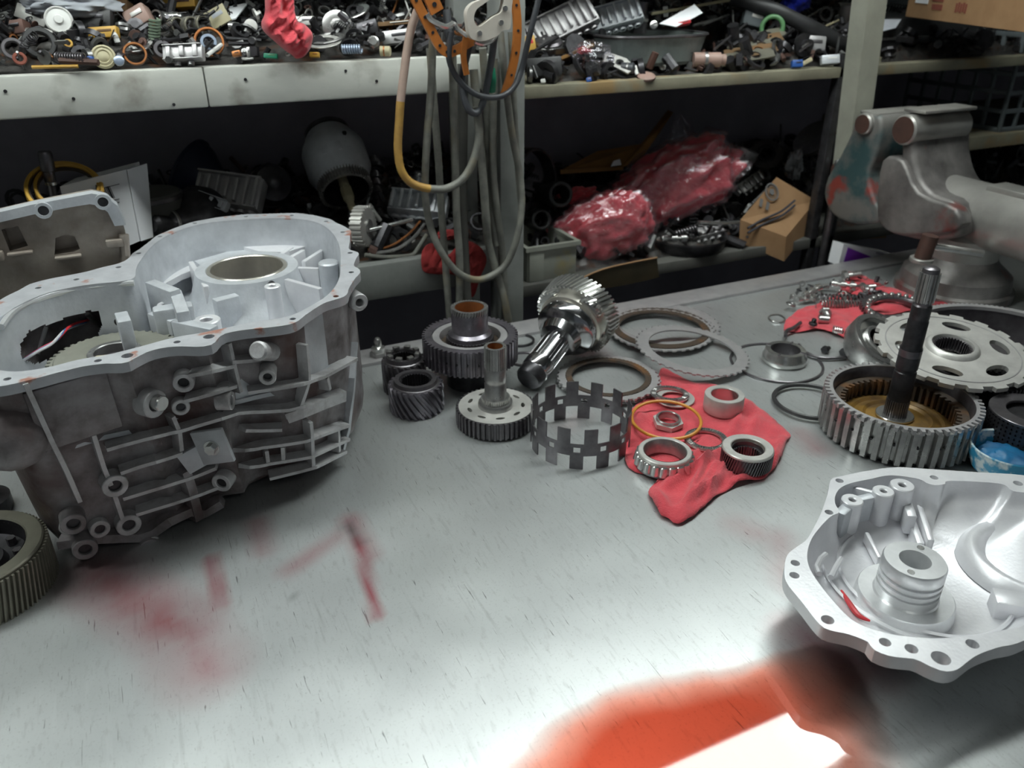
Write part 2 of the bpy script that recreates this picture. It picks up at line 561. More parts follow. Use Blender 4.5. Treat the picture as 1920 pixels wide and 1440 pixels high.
# ================================================================== the room
def slab(name, x0, x1, y0, y1, z0, z1, m, kind='structure', parent=None, bev=0.0):
    b = MB().box(x1 - x0, y1 - y0, z1 - z0, ((x0 + x1) / 2, (y0 + y1) / 2, (z0 + z1) / 2), bev=bev)
    o = b.build(name, m, parent)
    if kind:
        o['kind'] = kind
    return o
WALL_Y = 1.78
slab('floor', -2.2, 3.6, -2.4, WALL_Y + 0.1, -0.05, 0.0, 'concrete')
slab('ceiling', -2.2, 3.6, -2.4, WALL_Y + 0.1, 2.75, 2.80, 'ceiling_paint')
slab('wall_back', -2.2, 3.6, WALL_Y, WALL_Y + 0.1, 0.0, 2.75, 'wall_grey')
slab('wall_left', -2.3, -2.2, -2.4, WALL_Y + 0.1, 0.0, 2.75, 'wall_grey')
slab('wall_right', 3.6, 3.7, -2.4, WALL_Y + 0.1, 0.0, 2.75, 'wall_grey')

# fluorescent fixture hung in front of the shelving, above the bench
def emit_mat(name, col, power):
    m = bpy.data.materials.new(name)
    m.use_nodes = True
    N, L = m.node_tree.nodes, m.node_tree.links
    N.remove(N['Principled BSDF'])
    e = N.new('ShaderNodeEmission')
    e.inputs[0].default_value = (*col, 1)
    e.inputs[1].default_value = power
    L.new(e.outputs[0], N['Material Output'].inputs[0])
    M[name] = m
emit_mat('lamp_glow', (0.93, 1.0, 0.97), LAMP_POWER)
mat('lamp_housing', (0.7, 0.7, 0.68), None, 0, 0.5)
emit_mat('fill_glow', (0.95, 1.0, 0.95), LAMP_POWER * 0.22)  # weaker glow, only for the added fill lamp
def fixture(x0, x1, y0, y1, z, label, glow='lamp_glow'):
    t = thing('fluorescent_lamp', label, 'lamp', ((x0 + x1) / 2, (y0 + y1) / 2, z), group='ceiling lamps over the workshop')
    w_, d_ = x1 - x0, y1 - y0
    MB().box(w_ + 0.04, d_ + 0.04, 0.05, (0, 0, 0.045), bev=0.008).build('housing', 'lamp_housing', t)
    MB().box(w_, d_, 0.03, (0, 0, 0.007), bev=0.01).build('diffuser', glow, t)
    for sx in (-1, 1):
        MB().tube([(sx * w_ * 0.4, 0, 0.06), (sx * w_ * 0.4, 0, 2.75 - z)], 0.004, 6).build('hanger_rod', 'steel', t)
fixture(0.24, 1.47, 0.87, 1.03, BZ + 1.2, 'long white fluorescent lamp hanging above the bench middle')
fixture(-1.06, 0.17, 0.87, 1.03, BZ + 1.2, 'long white fluorescent lamp hanging above the gearbox case')
fixture(-0.3, 0.9, -0.95, -0.79, BZ + 1.5, 'dim fluorescent fill lamp added out of view behind the camera', 'fill_glow')  # unseen fill lamp, added to brighten surfaces that face the camera

# ================================================================== workbench
def red_stain(p):
    x, y = p.x, p.y
    n = noise.noise(Vector((x * 30, y * 30, 3.1))) * 0.5 + noise.noise(Vector((x * 90, y * 90, 1.7))) * 0.3
    best = 0.0
    for A, B, w0, s0 in STREAKS:
        ab = B - A
        t = max(0, min(1, (Vector((x, y)) - A).dot(ab) / max(1e-9, ab.length_squared)))
        d = (Vector((x, y)) - (A + ab * t)).length
        v = s0 * max(0.0, 1.0 - d / w0)
        best = max(best, v * (0.72 + 0.55 * n))
    return max(0, min(1, best))
def tp(px, py):
    q = T(px, py)
    return Vector((q.x, q.y))
STREAKS = [(tp(668, 1010), tp(708, 1158), 0.009, 0.95), (tp(655, 975), tp(690, 1040), 0.020, 0.6), (tp(640, 1000), tp(540, 1070), 0.018, 0.45),
           (tp(395, 1050), tp(417, 1135), 0.013, 0.8), (tp(480, 980), tp(495, 1030), 0.02, 0.5),
           (tp(180, 1080), tp(340, 1180), 0.055, 0.75), (tp(330, 1170), tp(380, 1250), 0.055, 0.55),
           (tp(1500, 815), tp(1530, 840), 0.03, 0.45), (tp(1385, 985), tp(1420, 1000), 0.03, 0.3), (tp(1460, 1010), tp(1480, 1090), 0.03, 0.28),
           (tp(1500, 1190), tp(1640, 1250), 0.04, 0.5), (tp(1090, 780), tp(1060, 800), 0.03, 0.2)]
BLACK = [(tp(650, 985), tp(665, 1000), 0.010, 1.0), (tp(668, 1005), tp(678, 1020), 0.008, 0.9), (tp(1455, 862), tp(1456, 865), 0.003, 1),
         (tp(546, 1114), tp(548, 1118), 0.003, 0.9), (tp(1465, 948), tp(1467, 950), 0.003, 0.8)]
def table_mat():
    m = bpy.data.materials.new('bench_steel')
    m.use_nodes = True
    N, L = m.node_tree.nodes, m.node_tree.links
    b = N['Principled BSDF']
    b.inputs['Metallic'].default_value = 0.72
    tc = N.new('ShaderNodeTexCoord')
    def nz(scale, stretch=None, det=6, rotz=0.0, dist=0.0):
        mpn = N.new('ShaderNodeMapping')
        mpn.inputs['Scale'].default_value = stretch or (1, 1, 1)
        mpn.inputs['Rotation'].default_value = (0, 0, rotz)
        L.new(tc.outputs['Object'], mpn.inputs[0])
        t = N.new('ShaderNodeTexNoise')
        t.inputs['Scale'].default_value = scale
        t.inputs['Detail'].default_value = det
        t.inputs['Distortion'].default_value = dist
        L.new(mpn.outputs[0], t.inputs['Vector'])
        return t.outputs['Fac']
    def rng(src, a, b_, c, d):
        r_ = N.new('ShaderNodeMapRange')
        for i, v in enumerate((a, b_, c, d)):
            r_.inputs[i + 1].default_value = v
        L.new(src, r_.inputs[0])
        return r_.outputs[0]
    def mixc(fac, A, B):
        x = N.new('ShaderNodeMix')
        x.data_type = 'RGBA'
        L.new(fac, x.inputs[0])
        for s_, i in ((A, 6), (B, 7)):
            if isinstance(s_, tuple):
                x.inputs[i].default_value = (*s_, 1)
            else:
                L.new(s_, x.inputs[i])
        return x.outputs[2]
    cloud = nz(9, det=8)
    c = mixc(rng(cloud, 0.3, 0.7, 0, 1), (0.52, 0.54, 0.54), (0.60, 0.62, 0.62))
    scr1 = nz(14, (9, 0.6, 1), 5, R(-24))          # long scratches
    scr2 = nz(16, (10, 0.7, 1), 5, R(52))
    c = mixc(rng(scr1, 0.60, 0.72, 0, 0.35), c, (0.62, 0.64, 0.64))
    c = mixc(rng(scr2, 0.63, 0.75, 0, 0.3), c, (0.30, 0.31, 0.31))
    fine = nz(220, (1, 0.25, 1), 3, R(-24))
    c = mixc(rng(fine, 0.56, 0.75, 0, 0.28), c, (0.26, 0.26, 0.26))
    hair = nz(34, (16, 0.9, 1), 3, R(24.9), 0.6)      # dark hairline scratches
    c = mixc(rng(hair, 0.69, 0.73, 0, 0.75), c, (0.12, 0.12, 0.12))
    spk = nz(420, None, 2)
    c = mixc(rng(spk, 0.60, 0.75, 0, 0.35), c, (0.25, 0.25, 0.25))
    at = N.new('ShaderNodeAttribute')
    at.attribute_name = 'oil_stain'
    c = mixc(rng(at.outputs['Fac'], 0.0, 0.8, 0.0, 1.0), c, (0.36, 0.05, 0.07))
    ak = N.new('ShaderNodeAttribute')
    ak.attribute_name = 'grime'
    c = mixc(ak.outputs['Fac'], c, (0.05, 0.05, 0.05))
    L.new(c, b.inputs['Base Color'])
    L.new(rng(cloud, 0.3, 0.7, 0.34, 0.40), b.inputs['Roughness'])
    bp = N.new('ShaderNodeBump')
    bp.inputs['Strength'].default_value = 0.12
    bp.inputs['Distance'].default_value = 0.001
    L.new(scr1, bp.inputs['Height'])
    L.new(bp.outputs['Normal'], b.inputs['Normal'])
    M['bench_steel'] = m
table_mat()
BX0, BX1, BY0, BY1 = -0.75, 2.15, 0.10, 1.157
bench = thing('workbench', 'scratched bare steel workbench stained with red oil', 'workbench', (0.7, 0.6, 0))
def top_grid():
    nx, ny = 330, 120
    b = MB()
    for j in range(ny + 1):
        for i in range(nx + 1):
            x = BX0 + (BX1 - BX0) * i / nx
            y = BY0 + (BY1 - BY0) * j / ny
            b.v.append((x - 0.7, y - 0.6, BZ))
    for j in range(ny):
        for i in range(nx):
            a = j * (nx + 1) + i
            b.f.append((a, a + 1, a + nx + 2, a + nx + 1))
    # turned-down edges and underside
    k = len(b.v)
    c = [(BX0, BY0), (BX1, BY0), (BX1, BY1), (BX0, BY1)]
    for z in (BZ, BZ - 0.045):
        b.v += [(x - 0.7, y - 0.6, z) for x, y in c]
    for i in range(4):
        j = (i + 1) % 4
        b.f.append((k + i, k + i + 4, k + j + 4, k + j))
    b.f.append((k + 7, k + 6, k + 5, k + 4))
    o = b.build('steel_top', 'bench_steel', bench, smooth=30, fix=False)
    a1 = o.data.attributes.new('oil_stain', 'FLOAT', 'POINT')
    a2 = o.data.attributes.new('grime', 'FLOAT', 'POINT')
    global STREAKS
    keep = STREAKS
    v1, v2 = [], []
    for v in o.data.vertices:
        q = Vector((v.co.x + 0.7, v.co.y + 0.6, 0))
        STREAKS = keep
        v1.append(red_stain(q))
        STREAKS = BLACK
        v2.append(red_stain(q))
    STREAKS = keep
    a1.data.foreach_set('value', v1)
    a2.data.foreach_set('value', v2)
top_grid()
MB().box(BX1 - BX0, 0.052, 0.006, (0, 1.131 - 0.6, BZ + 0.003), bev=0.001).build('rear_edge_strip', 'plate_steel', bench).location = ((BX0 + BX1) / 2 - 0.7, 0, 0)
for sx in (BX0 + 0.08, BX1 - 0.08):
    for sy in (BY0 + 0.08, BY1 - 0.08):
        MB().box(0.06, 0.06, BZ - 0.045, (sx - 0.7, sy - 0.6, (BZ - 0.045) / 2), bev=0.004).build('leg', 'dark_steel', bench)
MB().box(BX1 - BX0 - 0.1, BY1 - BY0 - 0.1, 0.03, ((BX0 + BX1) / 2 - 0.7, (BY0 + BY1) / 2 - 0.6, 0.3), bev=0.004).build('lower_shelf', 'dark_steel', bench)

# spilled red oil: a thin film whose depth fades out to its edge
def oil_mat():
    m = bpy.data.materials.new('red_oil')
    m.use_nodes = True
    N, L = m.node_tree.nodes, m.node_tree.links
    N.remove(N['Principled BSDF'])
    at = N.new('ShaderNodeAttribute')
    at.attribute_name = 'film'
    rp = N.new('ShaderNodeValToRGB')
    e = rp.color_ramp.elements
    e[0].position, e[0].color = 0.0, (1, 1, 1, 1)
    e[1].position, e[1].color = 1.0, (0.80, 0.29, 0.205, 1)
    x = e.new(0.45)
    x.color = (0.97, 0.60, 0.52, 1)
    L.new(at.outputs['Fac'], rp.inputs['Fac'])
    tr = N.new('ShaderNodeBsdfTransparent')
    L.new(rp.outputs['Color'], tr.inputs[0])
    gl = N.new('ShaderNodeBsdfGlossy')
    gl.inputs['Roughness'].default_value = 0.03
    fr = N.new('ShaderNodeFresnel')
    fr.inputs[0].default_value = 1.6
    mr = N.new('ShaderNodeMapRange')
    mr.inputs[1].default_value = 0.03
    mr.inputs[2].default_value = 0.14
    L.new(at.outputs['Fac'], mr.inputs[0])
    mu = N.new('ShaderNodeMath')
    mu.operation = 'MULTIPLY'
    L.new(fr.outputs[0], mu.inputs[0])
    L.new(mr.outputs[0], mu.inputs[1])
    mx = N.new('ShaderNodeMixShader')
    L.new(mu.outputs[0], mx.inputs[0])
    L.new(tr.outputs[0], mx.inputs[1])
    L.new(gl.outputs[0], mx.inputs[2])
    L.new(mx.outputs[0], N['Material Output'].inputs[0])
    M['red_oil'] = m
oil_mat()
def puddle():
    out = [(930, 1450), (965, 1410), (1010, 1365), (1060, 1325), (1130, 1290), (1220, 1262), (1330, 1245), (1420, 1228), (1500, 1205), (1580, 1205),
           (1640, 1250), (1660, 1300), (1690, 1370), (1720, 1450), (1700, 1530), (1500, 1560), (1300, 1560), (1100, 1540), (960, 1500)]
    loop = resample(spline([T(*p) for p in out], 6, True), 120)
    c = T(1240, 1430)
    b = MB()
    film = []
    b.v.append((0, 0, 0.0011)); film.append(1.0)
    nr = 26
    for r_ in range(1, nr + 1):
        t = r_ / nr
        for i, p in enumerate(loop):
            q = c.lerp(p, t)
            n = noise.noise(Vector((q.x * 22, q.y * 22, 0.3))) + 0.5 * noise.noise(Vector((q.x * 60, q.y * 60, 4)))
            f = max(0, min(1, (1 - t) * 2.1 - 0.12 * (n + 0.3) * (1 if t > 0.35 else 0.6)))
            if r_ == nr:
                f = 0
            b.v.append((q.x - c.x, q.y - c.y, 0.0003 + 0.0008 * min(1, f * 2)))
            film.append(f)
    n = len(loop)
    for i in range(n):
        b.f.append((0, 1 + i, 1 + (i + 1) % n))
    for r_ in range(nr - 1):
        for i in range(n):
            j = (i + 1) % n
            b.f.append((1 + r_ * n + i, 1 + (r_ + 1) * n + i, 1 + (r_ + 1) * n + j, 1 + r_ * n + j))
    b.f = [q[::-1] for q in b.f]
    o = b.build('oil_puddle', 'red_oil', None, loc=(c.x, c.y, BZ + 0.0002), fix=False, smooth=80)
    a = o.data.attributes.new('film', 'FLOAT', 'POINT')
    a.data.foreach_set('value', film)
    tag(o, 'puddle of bright red oil spilled on the bench front', 'puddle')
puddle()

# ================================================================== shelving behind the bench
SY = 1.25                      # front of the shelves
shelf = thing('shelving_unit', 'painted wooden shelving behind the bench crammed with scrap parts', 'shelving', (0.6, SY, 0))
def spart(name, x0, x1, y0, y1, z0, z1, m, bev=0.002):
    return MB().box(x1 - x0, y1 - y0, z1 - z0, ((x0 + x1) / 2 - 0.6, (y0 + y1) / 2 - SY, (z0 + z1) / 2), bev=bev).build(name, m, shelf)
SD = 0.42
PX0, PX1 = S(950, 150, SY).x, S(976, 150, SY).x
Z_UL, Z_UR, Z_LL, Z_LR = S(800, 109, SY).z, S(1300, 143, SY).z, S(700, 498, SY).z, S(1300, 484, SY).z
F_UL, F_UR, F_LL, F_LR = S(400, 201, SY).z, S(1300, 165, SY).z, S(700, 564, SY).z, S(1300, 504, SY).z
spart('upper_board', -1.0, PX0, SY + 0.022, SY + SD, Z_UL - 0.03, Z_UL, 'wood_paint')
JX = S(386, 160, SY).x
spart('fascia_board', -1.0, JX - 0.0006, SY, SY + 0.022, F_UL, Z_UL + 0.001, 'wood_paint', 0.003)
spart('fascia_board', JX + 0.0006, PX0, SY, SY + 0.022, F_UL, Z_UL + 0.001, 'wood_paint', 0.003)
for _q in ((10, 171), (138, 185), (326, 196), (460, 149), (648, 133), (706, 152)):
    _p = S(*_q, SY)
    MB().cyl(0.0022, -0.001, 0.0012, 10, TM((_p.x - 0.6, 0, _p.z), along((0, -1, 0)))).build('nail_head', 'black_steel', shelf)
spart('upper_board', PX1, 2.9, SY, SY + SD, F_UR, Z_UR, 'wood_dull')
spart('lower_board', -1.0, PX0, SY + 0.022, SY + SD, Z_LL - 0.03, Z_LL, 'wood_dark')
spart('fascia_board', -1.0, PX0, SY, SY + 0.022, F_LL, Z_LL + 0.001, 'post_grey', 0.004)
spart('lower_board', PX1, 2.9, SY, SY + SD, F_LR, Z_LR, 'wood_dark')
spart('side_board', S(1800, 265, SY).x, 2.9, SY + 0.02, SY + SD, S(1860, 282, SY).z, S(1860, 258, SY).z, 'wood_dull')
spart('shade_board', -1.0, PX0, SY + 0.02, SY + SD, BZ + 0.70, BZ + 0.73, 'wood_paint')  # unseen boards added above the frame to shade the upper shelf
spart('shade_board', PX1, 2.9, SY + 0.02, SY + SD, BZ + 0.66, BZ + 0.69, 'wood_dull')
spart('bottom_board', -1.0, 2.9, SY, SY + SD, 0.12, 0.15, 'wood_dark')
spart('back_panel', -1.0, 2.9, SY + SD, SY + SD + 0.012, 0.0, BZ + 0.43, 'wall_dark')
spart('post', S(938, 300, SY - 0.03).x, S(984, 300, SY - 0.03).x, SY - 0.03, SY + 0.02, 0, BZ + 1.0, 'post_grey', 0.003)
spart('post', PX0 - 0.05, PX0 - 0.012, SY + 0.10, SY + 0.14, 0, BZ + 1.0, 'post_grey', 0.003)
spart('post', -1.0, -0.95, SY, SY + 0.05, 0, BZ + 1.0, 'post_grey', 0.003)
spart('post', 2.85, 2.9, SY, SY + 0.05, 0, BZ + 1.0, 'post_grey', 0.003)
def leaning_post():
    a, b = S(1594, 290, SY - 0.02), S(1634, -30, SY - 0.02)
    d = (b - a).normalized()
    lo = a + d * ((0.0 - a.z) / d.z)
    lo.x = a.x + 0.02
    hi = a + d * ((BZ + 1.0 - a.z) / d.z)
    bm = MB()
    for p0, p1 in ((a - d * 0.05, hi),):
        wx, wy = 0.024, 0.02
        vs = [(p.x - 0.6 + sx * wx, p.y - SY + sy * wy, p.z) for p in (p0, p1) for sx, sy in ((-1, -1), (1, -1), (1, 1), (-1, 1))]
        bm.add(vs, [(0, 1, 5, 4), (1, 2, 6, 5), (2, 3, 7, 6), (3, 0, 4, 7), (0, 3, 2, 1), (4, 5, 6, 7)])
    bm.build('leaning_post', 'post_paint', shelf)
leaning_post()
for px in (1524, 1556):
    p = S(px, 420, SY + 0.01)
    MB().box(0.02, 0.02, BZ + 0.40, (p.x - 0.6, p.y - SY, (BZ + 0.40) / 2), bev=0.002).build('steel_leg', 'black_steel', shelf)

# ================================================================== gearbox case (left)
CH = 0.225
LEAN = FW * 0.030
def z3(pts):                      # pixels of the case-top close-up
    return [(x / 2.743, 380 + y / 2.743) for x, y in pts]
def z4(pts):                      # pixels of the case-side close-up
    return [(x / 2.743, 640 + y / 2.743) for x, y in pts]
case_outer_px = z3([(640, 300), (735, 225), (830, 160), (960, 110), (1120, 75), (1300, 60), (1480, 55), (1620, 65), (1720, 100), (1790, 135), (1800, 190), (1795, 240),
                    (1838, 262), (1820, 320), (1845, 350), (1800, 430), (1770, 475), (1660, 520), (1560, 585), (1500, 620), (1400, 640), (1250, 655), (1140, 680), (1090, 728), (1010, 740),
                    (900, 738), (780, 760), (690, 800), (640, 822), (500, 828), (330, 865), (160, 910), (0, 945), (-130, 950), (-230, 900), (-270, 800), (-210, 680), (-100, 580), (0, 500), (120, 440), (240, 395), (400, 365), (520, 335)])
case_inner_px = z3([(720, 300), (790, 215), (900, 150), (1060, 105), (1280, 85), (1480, 80), (1620, 98), (1700, 145), (1745, 220), (1752, 320), (1740, 400), (1690, 470), (1600, 530), (1480, 585), (1300, 615), (1130, 650), (1020, 672),
                    (900, 692), (720, 740), (560, 780), (400, 808), (250, 846), (100, 868), (0, 862), (-120, 835), (-180, 760), (-130, 660), (0, 590), (100, 525), (250, 462), (450, 422), (620, 405), (690, 385), (700, 340)])
CO = T(330, 860, 0)
CO.z = BZ
def cloc(px, py, h):
    return T(px, py, h) - CO
case = thing('gearbox_case', 'large open grey aluminium gearbox case with ribbed dirty sides', 'gearbox case', CO)
c_out = [Vector((p.x, p.y)) for p in resample(spline([cloc(x, y, CH) for x, y in case_outer_px], 4, True), 220)]
c_in = [Vector((p.x, p.y)) for p in resample(spline([cloc(x, y, CH) for x, y in case_inner_px], 4, True), 220)]
c_ctr = sum(c_out, Vector((0, 0))) / len(c_out)
# scalloped ears with bolt holes round the flange
ear_px = z3([(690, 262), (830, 175), (1000, 105), (1260, 68), (1510, 62), (1690, 90), (1778, 150), (1800, 262), (1808, 360), (1735, 480), (1475, 600), (1045, 705), (935, 705), (630, 795), (515, 800), (30, 880), (-160, 900), (-240, 760), (-60, 560), (170, 420), (400, 385), (560, 345)])
holes = []
wall = offset(c_out, -0.010)
ears = [cloc(x, y, CH) for x, y in ear_px]
fl_out = []
for p in c_out:
    d = min((Vector((e.x, e.y)) - p).length for e in ears)
    k = max(0, 1 - d / 0.020)
    n = (p - c_ctr).normalized()
    fl_out.append(p + n * 0.004 * k)
for i, e in enumerate(ears):
    big = 0.0055 if i in (11, 13) else 0.0034
    # pull the hole to the middle of the flange
    a = min(c_in, key=lambda q: (q - Vector((e.x, e.y))).length)
    b_ = min(fl_out, key=lambda q: (q - Vector((e.x, e.y))).length)
    if (a - b_).length > 0.010:
        m_ = a.lerp(b_, 0.55)
        holes.append(circle(m_.x, m_.y, min(big, (a - b_).length * 0.28), 12))
MB().plate(fl_out, [c_in] + holes, CH - 0.010, CH).build('flange', 'flange_sealant', case, smooth=30)
# outer wall, tapering to the foot
def foot(p):
    q = (p - c_ctr)
    right = q.x * RT.x + q.y * RT.y
    return right
def ring_at(scale, z, zfun=None):
    out = []
    for p in wall:
        zz = z if zfun is None else zfun(p)
        s_ = LEAN * (1 - zz / CH)
        x, y = c_ctr.x + (p.x - c_ctr.x) * scale + s_.x, c_ctr.y + (p.y - c_ctr.y) * scale + s_.y
        if y + CO.y > BY1 + 0.03:                       # the rear of the foot is drawn in
            k = 1 - zz / CH
            y = y - (y + CO.y - BY1 - 0.03) * min(1, k * 1.6)
        out.append((x, y, zz))
    return out
zf = lambda p: 0.004 + 0.012 * max(0, min(1, (foot(p) - 0.02) / 0.06))
MB().loft([ring_at(1.0, CH - 0.010), ring_at(0.995, CH - 0.06), ring_at(0.985, 0.0, lambda p: zf(p) + 0.03), ring_at(0.965, 0, lambda p: zf(p) + 0.010), ring_at(0.91, 0, zf)], cap1=True).build('outer_wall', 'cast_dirty', case, smooth=45)
# inner wall: bell half shallow, left lobe deep
split = cloc(*z3([(740, 380)])[0], CH)
def depth_at(p):
    return 0.075
win_px = z3([(105, 730), (150, 660), (300, 605), (460, 555), (510, 560), (525, 620), (500, 700), (330, 780), (180, 830), (110, 800)])
lobe_c = T(*z3([(330, 690)])[0], CH)
def inner_wall():
    rows = [0.002 + 0.084 * i / 36 for i in range(37)]
    fine = []
    for i in range(len(c_in)):
        for k in range(4):
            fine.append(c_in[i].lerp(c_in[(i + 1) % len(c_in)], k / 4))
    b = MB()
    L_ = [[(p.x, p.y, CH - h) for p in offset(fine, -0.0055 * h / 0.086)] for h in rows]
    b.loft(L_, flip=True)
    keep = []
    for q in b.f:
        m_ = sum((Vector(b.v[k]) for k in q), Vector((0, 0, 0))) / 4
        u, v = project(m_ + CO)
        away = (m_ + CO - lobe_c).dot(FW) > -0.015
        if not (away and inside(u, v, win_px)):
            keep.append(q)
    b.f = keep
    return b
inner_wall().build('inner_wall', 'cast', case, smooth=45)
MB().plate(offset(c_in, -0.003), [], CH - 0.090, CH - 0.085).build('inner_floor', 'cast', case)
# bell floor with bearing bore
bore = cloc(463, 501, CH - 0.035)
bx, by = bore.x, bore.y
br = 0.5 * 146 * mp(CO + bore)
MB().lathe([(br * 1.75, CH - 0.086), (br * 1.45, CH - 0.065), (br * 1.30, CH - 0.040), (br * 1.27, CH - 0.035), (br * 1.02, CH - 0.035), (br, CH - 0.037)], 64, TM((bx, by, 0))).build('bearing_boss', 'cast', case, smooth=30)
MB().ring(br * 1.0, br * 0.90, CH - 0.080, CH - 0.034, 64, TM((bx, by, 0)), 0.001).build('bearing_sleeve', 'bore_steel', case)
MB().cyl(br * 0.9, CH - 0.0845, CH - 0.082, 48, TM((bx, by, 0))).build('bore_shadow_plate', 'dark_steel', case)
# rear crescent shelf of the bell, ribs and posts
def crescent(px_out, px_in, z0, z1, name, m):
    o_ = [cloc(x, y, z1) for x, y in z3(px_out)]
    i_ = [cloc(x, y, z1) for x, y in z3(px_in)]
    MB().plate([(p.x, p.y) for p in o_ + i_[::-1]], [], z0, z1).build(name, m, case)
crescent([(800, 400), (860, 345), (1010, 275), (1210, 235)], [(850, 415), (930, 370), (1040, 330), (1230, 285)], CH - 0.06, CH - 0.052, 'casting_web', 'cast_white')
crescent([(1210, 215), (1400, 195), (1590, 190)], [(1330, 250), (1470, 255), (1600, 215)], CH - 0.085, CH - 0.040, 'casting_web', 'cast_white')
crescent([(1000, 300), (1210, 240), (1340, 225)], [(1050, 335), (1200, 285), (1330, 270)], CH - 0.085, CH - 0.045, 'casting_web', 'cast')
def wall_rib(a, b, z0, z1, th, name='casting_rib', m='cast_white'):
    A, B = cloc(*z3([a])[0], z1), cloc(*z3([b])[0], z1)
    d = B - A
    MB().box(d.length, th, z1 - z0, (0, 0, 0), TM(((A.x + B.x) / 2, (A.y + B.y) / 2, (z0 + z1) / 2), (0, 0, math.atan2(d.y, d.x))), bev=0.0015).build(name, m, case)
for a, b in (((1480, 330), (1640, 335)), ((1470, 390), (1650, 440)), ((1480, 285), (1560, 240)), ((1560, 300), (1680, 225)), ((1440, 265), (1500, 225)), ((1060, 430), (980, 300))):
    wall_rib(a, b, CH - 0.085, CH - 0.038, 0.007)
p = cloc(*z3([(1690, 310)])[0], CH - 0.03)
MB().cyl(0.014, CH - 0.085, CH - 0.028, 24, TM((p.x, p.y, 0)), bev=0.002).build('oil_post', 'cast', case)
for q, r_, zt in (((855, 520), 0.011, CH - 0.03), ((1060, 600), 0.016, CH - 0.045), ((1400, 425), 0.010, CH - 0.03)):
    p = cloc(*z3([q])[0], zt)
    MB().ring(r_, r_ * 0.45, CH - 0.085, zt, 24, TM((p.x, p.y, 0)), 0.001).build('screw_boss', 'cast_white', case)
for a, b, z1 in (((770, 400), (900, 450), CH - 0.012), ((900, 450), (940, 560), CH - 0.018), ((780, 560), (900, 600), CH - 0.04), ((620, 560), (640, 610), CH - 0.02), ((900, 600), (1100, 640), CH - 0.03), ((1100, 500), (1220, 470), CH - 0.045)):
    wall_rib(a, b, CH - 0.086, z1, 0.014, 'inner_web', 'cast')
p = cloc(*z3([(880, 500)])[0], CH - 0.02)
MB().box(0.045, 0.02, 0.05, (p.x, p.y, CH - 0.052), bev=0.004).build('inner_web', 'cast', case)
# dark slots seen in the lobe wall
for q in ((612, 518), (612, 610)):
    p = cloc(*z3([q])[0], CH - 0.04)
    MB().cyl(0.0045, -0.003, 0.003, 16, TM((p.x, p.y, p.z), along(-FW))).build('oil_port', 'black_steel', case)
p = cloc(*z3([(1395, 425)])[0], CH - 0.04)
MB().cyl(0.005, -0.0035, 0.0035, 16, TM((p.x, p.y, p.z), along(-FW))).build('oil_port', 'black_steel', case)
# machined bright ledge along the back of the left lobe
led = spline([cloc(x, y, CH - 0.004) for x, y in z3([(5, 640), (60, 570), (150, 515), (280, 470), (450, 435), (690, 412)])], 6)
MB().tube(led, 0.0035, 8).build('machined_ledge', 'machined', case)
# wiring and rod seen through the opening in the lobe wall
ring_c = T(*z3([(590, 775)])[0], CH - 0.055)
g = thing('stamped_gear', 'dull olive toothed gear disc lying inside the open gearbox case', 'gear', ring_c - Vector((0, 0, 0.012)))
MB().gear(0.070, 0.0655, 48, 0, 0.009, 0.040, duty=0.55).build('toothed_rim', 'gear_olive', g)
MB().ring(0.062, 0.026, 0.008, 0.012, 48, bev=0.001).build('web', 'gear_olive', g)
MB().ring(0.028, 0.021, 0.004, 0.016, 40, bev=0.001).build('hub', 'steel', g)
MB().cyl(0.021, 0.0, 0.006, 32).build('hub_core', 'dark_steel', g)
p = T(*z3([(560, 745)])[0], CH - 0.035)
tag(MB().box(0.034, 0.012, 0.010, bev=0.002).build('clamp_block', 'cream', None, loc=(p.x, p.y, BZ + CH - 0.0497), rot=(0, 0, R(-10))), 'tan clamp block sitting on the gear inside the case', 'clamp')
for nm, mm, off in (('red', 'wire_red', 0.0), ('blue', 'wire_blue', 0.006), ('white', 'wire_white', 0.011)):
    pts = spline([T(*z3([q])[0], CH - 0.062 + h) + FW * (-off - 0.008) for q, h in (((150, 785), 0.004), ((230, 735), 0.012), ((310, 690), 0.014), ((380, 620), 0.016), ((470, 590), 0.004))], 6)
    o0 = pts[0].copy()
    tag(MB().tube([p - o0 for p in pts], 0.0016, 8).build('wire', mm, None, loc=o0), '%s insulated wire lying inside the open gearbox case' % nm, 'wire')
a, b = T(*z3([(450, 575)])[0], CH - 0.045), T(*z3([(530, 645)])[0], CH - 0.07)
tag(MB().tube([(0, 0, 0), b - a], 0.0035, 10).build('steel_rod', 'steel', None, loc=a), 'short steel rod leaning on the inner wall of the case', 'rod')
a, b = T(*z3([(235, 640)])[0], CH - 0.05), T(*z3([(190, 780)])[0], CH - 0.075)
tag(MB().tube([(0, 0, 0), b - a], 0.003, 10).build('plastic_tube', 'wire_white', None, loc=a), 'thin pale tube standing inside the left lobe of the case', 'tube')

